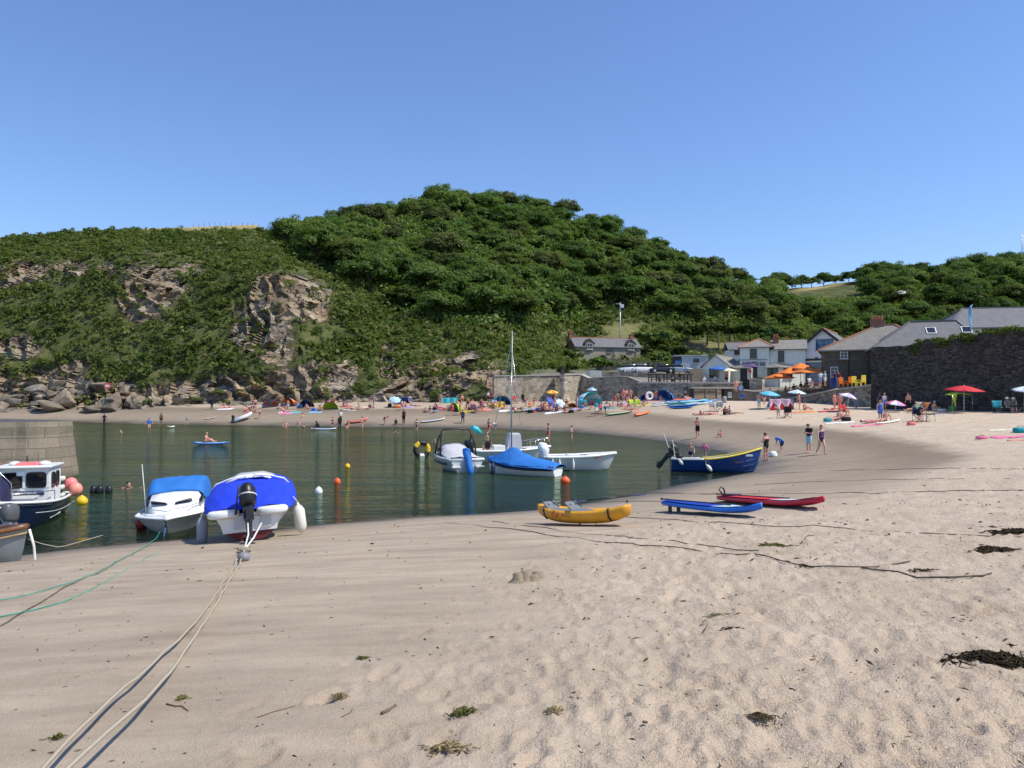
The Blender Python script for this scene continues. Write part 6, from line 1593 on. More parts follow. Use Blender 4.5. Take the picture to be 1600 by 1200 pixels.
POSE = {
 'stand': P_(knL=(-.10, -.05, .50), anL=(-.11, -.02, .08), toL=(-.14, -.19, .03)),
 'hips': P_(el=(.36, .10, 1.16), wr=(.20, -.06, 1.0)),
 'fold': P_(hed=(0, -.07, 1.585), el=(.24, -.02, 1.14), wr=(.03, -.20, 1.17)),
 'walk': P_(knR=(.09, -.20, .52), anR=(.09, -.22, .09), toR=(.10, -.40, .06), knL=(-.09, .06, .50), anL=(-.09, .30, .14), toL=(-.10, .18, .03), elR=(.25, .12, 1.15), wrR=(.25, .08, .92), elL=(-.27, -.08, 1.14), wrL=(-.30, -.20, .93)),
 'bend': P_(pel=(0, .10, .88), wai=(0, .0, 1.0), che=(0, -.20, 1.10), nec=(0, -.36, 1.16), hed=(0, -.49, 1.17), sh=(.17, -.31, 1.13), el=(.22, -.36, .86), wr=(.15, -.46, .64), hi=(.085, .10, .84), kn=(.10, -.03, .47), an=(.10, .05, .08), to=(.12, -.12, .03)),
 'wade': P_(el=(.33, .02, 1.16), wr=(.40, -.12, 1.02)),
 'sit': P_(pel=(0, .0, .13), wai=(0, .05, .28), che=(0, .03, .47), nec=(0, -.01, .64), hed=(0, -.06, .77), sh=(.175, .0, .59), el=(.24, -.10, .34), wr=(.18, -.32, .34), hi=(.09, -.02, .11), kn=(.16, -.40, .30), an=(.13, -.76, .07), to=(.15, -.84, .20)),
 'hug': P_(pel=(0, .0, .13), wai=(0, .05, .28), che=(0, .0, .46), nec=(0, -.06, .62), hed=(0, -.12, .74), sh=(.175, -.04, .57), el=(.22, -.24, .38), wr=(.06, -.44, .38), hi=(.09, -.02, .11), kn=(.12, -.34, .46), an=(.11, -.50, .07), to=(.12, -.66, .03)),
 'lean': P_(pel=(0, .0, .13), wai=(0, .10, .25), che=(0, .20, .42), nec=(0, .24, .59), hed=(0, .21, .72), sh=(.18, .23, .54), el=(.26, .38, .30), wr=(.28, .40, .06), hi=(.09, -.02, .11), kn=(.13, -.42, .22), an=(.12, -.80, .07), to=(.14, -.86, .21)),
 'lie': P_(pel=(0, 0, .12), wai=(0, .16, .12), che=(0, .36, .13), nec=(0, .53, .13), hed=(0, .67, .14), sh=(.18, .47, .12), el=(.28, .22, .08), wr=(.26, -.02, .07), hi=(.09, -.04, .11), kn=(.13, -.42, .20), an=(.12, -.84, .07), to=(.15, -.88, .21)),
 'prone': P_(pel=(0, 0, .11), wai=(0, .16, .12), che=(0, .36, .16), nec=(0, .52, .22), hed=(0, .64, .30), sh=(.18, .46, .19), el=(.24, .66, .06), wr=(.06, .72, .08), hi=(.09, -.04, .10), kn=(.10, -.46, .08), an=(.10, -.86, .08), to=(.11, -1.0, .05)),
 'chair': P_(pel=(0, .0, .48), wai=(0, .06, .62), che=(0, .09, .82), nec=(0, .07, .99), hed=(0, .02, 1.12), sh=(.175, .08, .93), el=(.25, .0, .68), wr=(.20, -.26, .66), hi=(.09, -.02, .46), kn=(.13, -.44, .47), an=(.12, -.46, .08), to=(.13, -.62, .03)),
 'crouch': P_(pel=(0, .12, .32), wai=(0, .05, .45), che=(0, -.06, .60), nec=(0, -.14, .74), hed=(0, -.22, .85), sh=(.17, -.12, .68), el=(.24, -.26, .46), wr=(.12, -.44, .36), hi=(.09, .10, .30), kn=(.16, -.26, .44), an=(.12, .02, .08), to=(.14, -.14, .03)),
 'swim': P_(pel=(0, .55, -.22), wai=(0, .40, -.16), che=(0, .20, -.08), nec=(0, .05, .03), hed=(0, -.03, .15), sh=(.18, .10, -.02), el=(.36, -.10, -.04), wr=(.30, -.36, .0), hi=(.09, .60, -.24), kn=(.12, .98, -.32), an=(.12, 1.36, -.34), to=(.12, 1.48, -.40)),
}
def body_mesh(pose, vox):
    J = {k: Vector(v) for k, v in POSE[pose].items()}
    mb = MB(); bones = []
    def limb(a, b_, r0, r1, name, n=10):
        A, B = J[a], J[b_]; mid = A.lerp(B, .35)
        mb.tube([A, mid, B], [r0, r0 * .98 + .0, r1], n); mb.ell(A, (r0,) * 3, n, 6); mb.ell(B, (r1,) * 3, n, 6); bones.append((name, A, B, r0, r1))
    shx = (J['shR'] - J['shL']).normalized(); hix = (J['hiR'] - J['hiL']).normalized()
    for k in (-1, 0, 1):
        o1 = hix * (.062 * k); o2 = shx * (.055 * k); o3 = shx * (.085 * k)
        q = [J['pel'] + o1 - (J['wai'] - J['pel']).normalized() * .05, J['pel'] + o1, J['wai'] + o2 * .9, J['che'] + o3, J['che'].lerp(J['nec'], .55) + o3]
        r_ = [.085, .105, .088, .105, .07]
        mb.tube(q, r_, 10); mb.ell(q[0], (.085,) * 3, 10, 6); mb.ell(q[-1], (.07,) * 3, 10, 6)
    bones += [('pelvis', J['pel'] - (J['wai'] - J['pel']) * .5, J['wai'], .13, .12), ('chest', J['wai'], J['nec'], .14, .12)]
    bones.append(('neck', J['nec'], J['hed'].lerp(J['nec'], .35), .055, .05)); mb.tube([J['che'].lerp(J['nec'], .6), J['nec'], J['hed']], [.07, .056, .05], 10)
    h = J['hed']; up = (h - J['nec']).normalized()
    if pose in ('lie', 'prone', 'swim'): fw = Vector((0, 0, 1)) if pose == 'lie' else Vector((0, -1, .1)) if pose == 'swim' else Vector((0, 1, -.2))
    else: fw = Vector((0, -1, -.15 if pose in ('fold', 'crouch', 'hug') else 0))
    if pose == 'bend': fw = Vector((0, -.6, -.8)); up = Vector((0, -.75, .65))
    if pose in ('prone', 'swim'): up = Vector((0, .35, .93)) if pose == 'prone' else Vector((0, .15, .98))
    sx = up.cross(fw).normalized(); fw = sx.cross(up).normalized()
    M = Matrix((( sx.x, -fw.x, up.x, h.x), (sx.y, -fw.y, up.y, h.y), (sx.z, -fw.z, up.z, h.z), (0, 0, 0, 1)))     # local -y is the face
    mb.ell((0, .008, .022), (.078, .098, .100), 14, 10, M=M); mb.ell((0, -.018, -.045), (.060, .072, .075), 12, 8, M=M)
    mb.ell((0, -.098, -.012), (.014, .022, .026), 8, 6, M=M); mb.ell((0, -.083, -.062), (.026, .012, .010), 8, 6, M=M); mb.ell((0, -.078, -.098), (.022, .018, .016), 8, 6, M=M)
    for s in (-1, 1):
        mb.ell((s * .080, .012, -.008), (.012, .022, .034), 8, 6, M=M); mb.ell((s * .032, -.082, .028), (.024, .012, .008), 8, 6, M=M)
    bones.append(('head', h - up * .05, h + up * .05, .09, .09))
    for s in 'RL':
        limb('sh' + s, 'el' + s, .052, .040, 'uarm'); limb('el' + s, 'wr' + s, .040, .027, 'farm')
        limb('hi' + s, 'kn' + s, .090, .056, 'thigh', 12); limb('kn' + s, 'an' + s, .056, .036, 'calf'); limb('an' + s, 'to' + s, .040, .028, 'foot')
        A, B = J['kn' + s], J['an' + s]; side = (B - A).normalized().cross(Vector((1, 0, 0))).normalized()
        c_ = A.lerp(B, .3); back = Vector((0, .018, 0)) if abs((B - A).normalized().z) > .6 else Vector((0, 0, -.012)); mb.ell(c_ + back, (.05, .05, .10) if abs((B - A).normalized().z) > .6 else (.05, .09, .045), 10, 8)
        mb.ell(J['an' + s] + (J['an' + s] - J['to' + s]).normalized() * .035, (.034,) * 3, 8, 6)
        # hand: palm, four unequal curled fingers and a thumb from the palm's side
        w_ = J['wr' + s]; d = (w_ - J['el' + s]).normalized(); sd_ = d.cross(Vector((1, 0, 0)) if abs(d.x) < .8 else Vector((0, 1, 0))).normalized(); nn = d.cross(sd_).normalized()
        mb.tube([w_, w_ + d * .045, w_ + d * .085], [.026, .036, .034], 8); mb.ell(w_ + d * .085, (.034,) * 3, 8, 6)
        for q, (off, ln) in enumerate(((-.030, .062), (-.010, .074), (.010, .070), (.030, .054))):
            b0 = w_ + d * .095 + sd_ * off; k1 = b0 + d * ln * .55 + sd_ * off * .25; k2 = k1 + (d * .8 + nn * .45).normalized() * ln * .5
            mb.tube([b0 - d * .02, b0, k1, k2], [.011, .0108, .010, .0085], 6); mb.ell(k2, (.0085,) * 3, 6, 4)
        t0 = w_ + d * .035 - sd_ * .026; t1 = t0 + (d * .6 - sd_ * .8 + nn * .2).normalized() * .040; t2 = t1 + (d * .95 - sd_ * .2 + nn * .3).normalized() * .032
        mb.tube([t0 + sd_ * .01, t0, t1, t2], [.014, .014, .0115, .009], 6); mb.ell(t2, (.009,) * 3, 6, 4)
        bones.append(('hand', w_, w_ + d * .15, .03, .03))
    me0 = mb.mesh('tmp', SKIN[0], uv=False)
    o = bpy.data.objects.new('tmp', me0); COL.objects.link(o)
    rm = o.modifiers.new('r', 'REMESH'); rm.mode = 'VOXEL'; rm.voxel_size = vox; rm.use_smooth_shade = True
    if vox < .02:
        sm = o.modifiers.new('s', 'SMOOTH'); sm.factor = .35; sm.iterations = 2
    bpy.context.view_layer.update()
    me1 = bpy.data.meshes.new_from_object(o.evaluated_get(bpy.context.evaluated_depsgraph_get()))
    bpy.data.objects.remove(o); me1.name = 'body'; me1.materials.clear(); me1.materials.append(SKIN[0])
    me1.polygons.foreach_set('use_smooth', np.ones(len(me1.polygons), bool))
    # label each vertex with its nearest bone
    nv = len(me1.vertices); co = np.empty(nv * 3, np.float32); me1.vertices.foreach_get('co', co); co = co.reshape(-1, 3)
    best = np.full(nv, 9.0); nm = np.zeros(nv, int); tt_ = np.zeros(nv); names = []
    for (name, A, B, r0, r1) in bones:
        if name not in names: names.append(name)
        a = np.array(A); e = np.array(B) - a; t = (co - a) @ e / (e @ e); tc = np.clip(t, 0, 1)
        dd = np.linalg.norm(co - a - tc[:, None] * e, axis=1) - (r0 + (r1 - r0) * tc)
        m = dd < best; best[m] = dd[m]; nm[m] = names.index(name); tt_[m] = t[m]
    hl = (co - np.array(h)) @ np.array([sx, -fw, up]).T
    no = np.empty(nv * 3, np.float32); me1.vertices.foreach_get('normal', no); no = no.reshape(-1, 3)
    F_ = np.array([list(p.vertices) for p in me1.polygons if len(p.vertices) == 4])
    return dict(me=me1, co=co, no=no, nm=nm, t=tt_, names=names, hl=hl, F=F_, M=M, J=J)
GAR = {
 'trunks': lambda b, t, p: (b == 'pelvis') & (t < .75) | (b == 'thigh') & (t < .42), 'shorts': lambda b, t, p: (b == 'pelvis') & (t < .85) | (b == 'thigh') & (t < .85), 'briefs': lambda b, t, p: (b == 'pelvis') & (t < .6) | (b == 'thigh') & (t < .10),
 'swimsuit': lambda b, t, p: (b == 'pelvis') | (b == 'thigh') & (t < .08) | (b == 'chest') & (t < .66), 'bikini': lambda b, t, p: (b == 'pelvis') & (t < .6) | (b == 'thigh') & (t < .08) | (b == 'chest') & (t > .34) & (t < .64),
 'tshirt': lambda b, t, p: (b == 'pelvis') & (t > .35) | (b == 'chest') & (t < .96) | (b == 'uarm') & (t < .62), 'vest': lambda b, t, p: (b == 'pelvis') & (t > .35) | (b == 'chest') & (t < .9) | (b == 'uarm') & (t < .05),
 'rash': lambda b, t, p: (b == 'pelvis') & (t > .5) | (b == 'chest') | (b == 'uarm') | (b == 'farm') & (t < .25), 'dress': lambda b, t, p: (b == 'pelvis') | (b == 'chest') & (t < .85) | (b == 'thigh') & (t < .7),
 'wetsuit': lambda b, t, p: (b == 'pelvis') | (b == 'chest') | (b == 'uarm') | (b == 'farm') & (t < .9) | (b == 'thigh') | (b == 'calf') & (t < .92), 'trousers': lambda b, t, p: (b == 'pelvis') & (t < .85) | (b == 'thigh') | (b == 'calf') & (t < .9),
}
GNAME = {'trunks': 'swim_trunks', 'shorts': 'shorts', 'briefs': 'briefs', 'swimsuit': 'swimsuit', 'bikini': 'bikini', 'tshirt': 't_shirt', 'vest': 'vest_top', 'rash': 'rash_vest', 'dress': 'dress', 'wetsuit': 'wetsuit', 'trousers': 'trousers'}
_B, _G2 = {}, {}
def sub_mesh(B, vm, off, name):
    F_ = B['F'][vm[B['F']].sum(1) >= 3]
    if len(F_) == 0: return None
    u, inv = np.unique(F_.ravel(), return_inverse=True)
    return np_mesh(name, B['co'][u] + B['no'][u] * off, inv.reshape(F_.shape), SKIN[0], smooth=True)
def person(px, py, pose, rz, sc, skin, hair, wear, label, group=None, depth=None, loc=None, vox=.026, long=False, hat=None):
    key = (pose, vox)
    if key not in _B: _B[key] = body_mesh(pose, vox)
    B = _B[key]
    if loc is None:
        if depth is not None: q = gp(px, py); loc = (q[0], q[1], -depth)
        else: loc = pg(px, py)
    o = link_mesh('person', B['me']); o.location = loc; o.rotation_euler = (0, 0, R(rz)); o.scale = (sc,) * 3
    o.material_slots[0].link = 'OBJECT'; o.material_slots[0].material = SKIN[skin]
    tag(o, label, 'person', group)
    bn = np.array(B['names'])[B['nm']]
    def part(nm, mask, off, m_):
        k2 = (key, nm)
        if k2 not in _G2: _G2[k2] = sub_mesh(B, mask, off, nm)
        if _G2[k2] is None: return
        c_ = link_mesh(nm, _G2[k2], o); c_.material_slots[0].link = 'OBJECT'; c_.material_slots[0].material = m_
    hl = B['hl']; hm = (np.abs(hl[:, 2]) < .2) & ((bn == 'head') | (bn == 'neck') | (bn == 'chest') & long) & (((hl[:, 2] > .045) & (hl[:, 1] > -.085 + .4 * np.maximum(0, .09 - hl[:, 2]))) | (hl[:, 1] > .025) & (hl[:, 2] > (-.24 if long else -.075)) & (np.abs(hl[:, 0]) < .095))
    if hair: part('long_hair' if long else 'hair', hm, .014, HAIR[hair])
    for g in (wear.split(',') if wear else []):
        k, c_ = g.split(':'); part(GNAME[k], GAR[k](bn, B['t'], B['co']), .012, cloth(c_))
    if hat:
        MB().lathe([(.19, .035), (.185, .045), (.105, .065), (.095, .13), (.06, .155), (0, .16)], 14, M=B['M']).build('sun_hat', cloth(hat), o)
    return o

NG, WG, FG, TG, HG = 'people walking on the near sand', 'bathers in the water', 'people on the far beach', 'people on the terraces', 'people by the harbour wall'
V9 = .0105
# near and middle distance people
person(1264, 708, 'fold', -62, 1.02, 0, 'b', 'tshirt:black,shorts:paleblue', 'man in black polo shirt and pale shorts looking down, arms folded', NG, vox=V9)
person(1283, 711, 'walk', 12, 1.0, 0, 'r', 'swimsuit:purple,briefs:black', 'woman in striped purple swimsuit and black bottoms walking towards the water', NG, vox=V9, long=True)
person(1197, 721, 'fold', -150, .96, 2, 'b', 'swimsuit:black', 'tanned woman in black swimsuit standing by the launch bow with hair tied up', NG, vox=V9)
person(1221, 706, 'bend', -70, .70, 0, 'b', 'rash:blue,shorts:navy', 'child in blue sun suit and cap bending over a white net', NG, vox=V9, hat='blue')
person(1090, 685, 'fold', -40, 1.02, 2, 'b', 'shorts:black', 'bare chested man in black shorts looking down at the water edge', NG, vox=V9)
person(1127, 683, 'hug', -80, .66, 2, 'r', 'bikini:coral', 'small child crouching alone on wet sand beyond the launch', NG, vox=V9)
person(1079, 721, 'wade', -40, .72, 2, 'y', 'trunks:navy', 'bare backed child standing behind the blue launch', WG, depth=.15, vox=V9)
person(1101, 717, 'wade', 160, .62, 0, 'y', 'rash:pink,briefs:pink', 'toddler in bright pink swim vest behind the blue launch', WG, depth=.05, vox=V9)
person(857, 690, 'stand', -75, .98, 2, 'b', 'trunks:red', 'wading youth in long red swim shorts', WG, depth=.12, vox=V9)
person(893, 686, 'stand', 70, .84, 2, 'k', 'trunks:black', 'wading boy in black swim shorts', WG, depth=.22, vox=V9)
person(757, 699, 'chair', 200, .95, 1, 'y', 'vest:black', 'person in black sitting at the stern of the console boat', None, loc=(gp(748, 722)[0] + .5, gp(748, 722)[1] + .05, .35), vox=V9)
person(799, 693, 'wade', 0, .9, 2, 'b', '', 'bather standing behind the console of the console boat', WG, depth=.75, vox=V9)
person(200, 762, 'swim', 60, 1.0, 2, 'k', 'swimsuit:pink', 'swimmer with dark hair and pink top beside the black floats', WG, depth=.02, vox=V9)
person(679, 690, 'swim', 20, .9, 0, 'y', '', 'lone swimmer beyond the tow ring', WG, depth=.02)
person(322, 691, 'sit', 90, .95, 2, 'y', 'bikini:coral', 'person sitting on the slim blue paddleboard in the middle of the cove', WG, loc=(*gp(322, 694), .10), vox=.016)
person(497, 668, 'crouch', -80, .95, 1, 'k', 'wetsuit:black', 'paddler in black kneeling on the white and blue board', WG, loc=(*gp(497, 671), .10), vox=.016)
# waders and people along the far waterline
for a in [
 (163, 661, 'wade', 0, 1, 3, 'k', 'wetsuit:black', 'dark wetsuited bather standing off the rock ledge', .35), (233, 668, 'wade', 30, 1, 0, 'b', 'rash:blue', 'bather in bright blue top in the water below the cliff', .55),
 (189, 676, 'swim', 0, 1, 0, 'g', '', 'swimmer whose pale head shows nearest the pier end', .02), (442, 668, 'swim', 0, 1, 2, 'b', '', 'head of a swimmer, first of the pair close to shore', .03), (447, 668, 'wade', 20, .8, 2, 'y', '', 'child waist deep beside the pair of swimmers', .6),
 (466, 668, 'wade', -20, .7, 0, 'y', '', 'small fair child wading alone', .3), (474, 664, 'stand', 80, 1, 2, 'b', 'trunks:black', 'man in black trunks stepping into the shallows', .05), (520, 668, 'wade', 10, .9, 0, 'b', 'bikini:black', 'woman in black bikini wading with a child', .25),
 (526, 668, 'wade', 50, .7, 2, 'y', 'trunks:blue', 'child holding on beside the wading woman', .2), (531, 668, 'stand', 0, 1, 1, 'b', 'wetsuit:black', 'person in black wetsuit standing in the shallows', .25), (541, 671, 'bend', 30, 1, 2, 'r', 'swimsuit:red', 'bather in red swimsuit stooping in the shallows', .35),
 (566, 669, 'stand', 70, 1, 2, 'b', 'bikini:maroon', 'woman in maroon bikini wading beside the orange kayak', .25), (617, 676, 'swim', 80, 1, 0, 'k', '', 'swimmer with arms out in mid water', .02), (597, 679, 'swim', 0, 1, 3, 'k', '', 'dark head of a swimmer away from the shore', .03),
 (651, 671, 'wade', 180, .92, 0, 'k', 'bikini:navy', 'dark haired woman in navy bikini wading thigh deep', .35), (764, 675, 'wade', -50, 1, 2, 'b', 'trunks:red', 'man in red shorts wading next to a bending child', .25), (774, 672, 'bend', -80, .8, 0, 'k', 'tshirt:white,trunks:navy', 'child in white top bending to the water', .1),
 (473, 667, 'crouch', 90, .6, 2, 'b', '', 'tiny child crouched in the shallows', .2)]:
    person(*a[:9], WG, depth=a[9])
for a in [
 (252, 664, 'stand', 0, .98, 3, 'k', 'trunks:black', 'man in black trunks walking the waterline under the cliff'), (383, 651, 'stand', 60, .9, 2, 'b', 'trunks:navy', 'boy in navy trunks above the white tender'), (406, 654, 'walk', 90, .85, 2, 'k', 'trunks:black', 'boy walking alone along the damp sand'),
 (292, 664, 'walk', -60, .7, 0, 'y', 'rash:lblue', 'child in pale blue top running at the waterline'), (331, 640, 'stand', 0, 1, 3, 'k', 'wetsuit:black', 'person in dark clothes by the rocks at the end of the beach'), (486, 637, 'stand', 40, 1.05, 3, 'k', 'wetsuit:black', 'tall person in dark clothes standing in front of the blue shelter'),
 (532, 661, 'hips', 0, .95, 0, 'b', 'tshirt:white,shorts:black', 'person in white top and black shorts at the waterline'), (601, 664, 'bend', 80, .9, 2, 'r', 'swimsuit:maroon', 'woman in maroon swimsuit bending on the wet sand'), (618, 664, 'crouch', 30, .8, 1, 'k', 'wetsuit:black', 'child in black wetsuit digging at the waterline'),
 (631, 663, 'stand', -30, 1.12, 3, 'k', 'trousers:black,tshirt:maroon', 'tall dark dressed man standing on the wet sand'), (723, 662, 'walk', 20, 1, 3, 'k', 'wetsuit:navy', 'person in navy wetsuit walking to the water with fair hair'), (706, 650, 'stand', 0, .95, 2, 'b', 'dress:red', 'woman in red dress on the tide line by the lime tent'),
 (719, 649, 'stand', 60, 1.05, 1, 'b', 'trunks:khaki', 'bare chested man standing by the lime tent'), (688, 633, 'stand', 0, .95, 2, 'k', 'bikini:black', 'woman standing near the pale windbreak by the scrub'), (628, 641, 'bend', 40, 1.0, 0, 'b', 'tshirt:white,shorts:pink', 'person in white top stooping on the tide line with bags'),
 (664, 645, 'sit', 80, .8, 1, 'b', 'trunks:blue', 'child in blue trunks sitting by an inflatable'), (561, 640, 'sit', -70, 1, 2, 'r', 'bikini:coral', 'sunbather sitting up beside the white towel'), (549, 641, 'lie', 70, 1, 1, 'k', 'trunks:black', 'sunbather lying with dark hair beside the white board'),
 (502, 640, 'hug', 0, .9, 2, 'b', 'trunks:black', 'boy hugging knees next to the pale lime tent'), (507, 639, 'sit', 30, .9, 2, 'b', 'bikini:red', 'girl in red sitting next to the pale lime tent'), (514, 626, 'sit', 20, 1, 0, 'b', 'tshirt:pink', 'woman in pink top sitting up behind the lime tent'), (523, 627, 'lean', -20, 1, 2, 'k', 'trunks:maroon', 'man leaning back on the bank above the lime tent'),
 (385, 644, 'sit', 40, 1, 2, 'b', 'bikini:red', 'sunbather in red sitting near the end rocks'), (392, 645, 'hug', 60, 1, 1, 'k', 'swimsuit:black', 'sunbather in black hugging knees near the end rocks'), (399, 640, 'stand', 20, .95, 2, 'k', 'trunks:navy', 'youth standing over two sunbathers near the end rocks'),
 (444, 644, 'lean', 60, 1, 2, 'k', 'trunks:red', 'sunbather leaning back on a pink towel mid beach'), (455, 644, 'lie', -60, 1, 0, 'y', 'bikini:teal', 'sunbather lying in teal beside the pink towel'), (350, 637, 'sit', 0, 1, 2, 'b', 'bikini:pink', 'sunbather in pink sitting on red towel below the strata rocks'), (358, 638, 'lie', 90, 1, 2, 'r', 'trunks:red', 'sunbather lying on red towel below the strata rocks'),
 (693, 641, 'lie', 80, 1, 2, 'b', 'trunks:red', 'man in red lying beside the lime tent'), (714, 634, 'sit', 10, 1, 2, 'b', 'bikini:coral', 'sunbather in coral sitting behind the lime tent'), (722, 633, 'stand', 20, .9, 2, 'y', 'trunks:maroon', 'bather in maroon standing at the back of the group'), (731, 639, 'stand', 0, 1.0, 1, 'b', 'trunks:black', 'man in black trunks standing mid group before the wall end'),
 (738, 633, 'sit', 0, 1, 2, 'b', 'tshirt:coral', 'person in coral top sitting before the wall end'), (741, 644, 'chair', 30, .95, 2, 'b', 'tshirt:purple,shorts:navy', 'person in purple seated in a low chair by the tide line'), (748, 646, 'walk', 70, .9, 2, 'k', 'trunks:navy', 'boy walking away from the purple seated person'), (752, 640, 'stand', 180, .9, 1, 'b', 'swimsuit:black', 'girl in black swimsuit by the black bag'),
 (763, 629, 'stand', 0, 1, 2, 'k', 'tshirt:white,shorts:navy', 'person in white shirt standing at the start of the sea wall'), (768, 630, 'hips', 30, 1, 1, 'k', 'tshirt:maroon,shorts:black', 'person in maroon shirt standing at the start of the sea wall'), (774, 638, 'chair', 10, 1, 2, 'b', 'tshirt:pink,shorts:white', 'woman in pink seated beside the yellow windbreak'),
 (804, 629, 'chair', 40, 1, 2, 'b', 'tshirt:red,shorts:grey', 'person in red seated near the mast of the sailing boat'), (817, 631, 'stand', 0, .9, 1, 'k', 'wetsuit:black', 'child in black wetsuit standing against the sunlit wall'), (834, 635, 'bend', 20, .85, 2, 'b', 'trunks:red', 'child in red trunks bending on clear sand before the sunlit wall'),
 (806, 644, 'lean', 20, 1, 2, 'b', 'trunks:navy', 'man leaning back on a green towel'), (814, 644, 'lie', 70, 1, 2, 'k', 'bikini:white', 'woman lying under a white towel by the green towel'), (822, 644, 'prone', 80, 1, 1, 'k', 'trunks:black', 'dark haired sunbather lying face down by black bags'),
 (846, 637, 'sit', 30, 1, 2, 'b', 'bikini:maroon', 'woman in maroon sitting at the edge of the family group'), (852, 636, 'sit', -30, 1, 2, 'r', 'bikini:coral', 'woman in coral sitting within the family group'), (858, 637, 'hug', 0, .9, 2, 'b', 'trunks:orange', 'child in orange hugging knees within the family group'), (864, 634, 'stand', 0, .95, 1, 'b', 'dress:maroon', 'woman in maroon dress standing under the orange parasol'),
 (861, 643, 'sit', 60, 1, 2, 'k', 'bikini:pink', 'woman in pink sitting in front of the family group'), (869, 643, 'hug', 20, 1, 3, 'k', 'tshirt:maroon,shorts:black', 'person in dark maroon with head bowed in front of the family group'), (884, 644, 'lean', 50, 1, 2, 'b', 'tshirt:maroon', 'person in maroon leaning back apart from the group'), (889, 645, 'lie', 80, 1, 0, 'k', 'trunks:maroon', 'sunbather lying beside a black bag'),
 (866, 628, 'sit', 0, 1, 2, 'b', 'bikini:coral', 'sunbather sitting in the shade of the orange parasol'), (914, 637, 'chair', 20, 1, 1, 'b', 'tshirt:teal,shorts:grey', 'man in teal sitting at the mouth of the turquoise tent'),
 (932, 650, 'stand', 20, 1.02, 1, 'k', 'tshirt:teal,shorts:white', 'person in teal top standing by the pink chairs with a bag'), (938, 646, 'chair', 0, 1.05, 2, 'r', 'tshirt:pink,shorts:black', 'woman in pink seated in the pink chair'), (946, 647, 'bend', 90, .95, 1, 'k', 'tshirt:white,shorts:navy', 'person in white bending over a pushchair by the green board'),
 (963, 625, 'bend', 60, .9, 2, 'b', 'trunks:khaki', 'person bending by a beige towel below the shaded wall'), (974, 624, 'stand', 0, 1, 2, 'y', 'bikini:red', 'fair haired woman standing with a group below the shaded wall'), (979, 624, 'stand', 40, 1, 2, 'b', 'trunks:maroon', 'man in maroon trunks standing with the group below the shaded wall'),
 (985, 624, 'hips', -20, 1, 2, 'b', 'bikini:coral', 'woman with hands on hips in the group below the shaded wall'), (981, 629, 'sit', 0, 1, 2, 'b', 'trunks:red', 'person sitting below the standing group'), (992, 628, 'lie', -80, 1, 1, 'k', 'trunks:black', 'tanned sunbather lying along the foot of the group'),
 (980, 639, 'lean', -60, 1, 2, 'b', 'bikini:coral', 'sunbather leaning back beside the green patterned chairs'), (986, 641, 'lie', 70, 1, 2, 'y', 'bikini:orange', 'sunbather lying before the green patterned chairs'), (1011, 631, 'stand', 20, .95, 2, 'b', 'tshirt:pink,shorts:white', 'person in pink top carrying a white ring by the wall'),
 (1025, 624, 'stand', 0, .85, 2, 'b', 'rash:orange,trunks:coral', 'child in orange sun top before the blue tent'), (1032, 625, 'sit', 20, .9, 0, 'b', 'trunks:white', 'child sitting in the mouth of the blue tent'), (1071, 626, 'chair', 0, 1, 2, 'g', 'tshirt:black,shorts:white', 'grey haired person in black seated above the pile of boards'), (1077, 628, 'lean', 30, 1, 2, 'b', 'tshirt:white', 'person in white leaning back above the pile of boards'),
 (1094, 649, 'lie', 70, 1, 2, 'b', 'trunks:maroon', 'sunbather lying flat, first of the row below the store'), (1104, 648, 'prone', 80, 1, 2, 'k', 'bikini:black', 'sunbather lying face down beside the folding chairs'), (1112, 648, 'lie', -70, 1, 2, 'b', 'bikini:pink', 'sunbather lying with feet to the folding chairs'),
 (1132, 648, 'hug', 20, 1, 3, 'k', 'tshirt:maroon,shorts:black', 'person in dark maroon hugging knees below the store'), (1140, 647, 'hug', -20, 1, 2, 'k', 'tshirt:white,shorts:black', 'person in white top hugging knees below the store'), (1148, 647, 'lie', 70, 1, 0, 'g', 'tshirt:grey', 'person in grey lying beside the two seated friends')]:
    person(*a, FG, long=('woman' in a[8]))
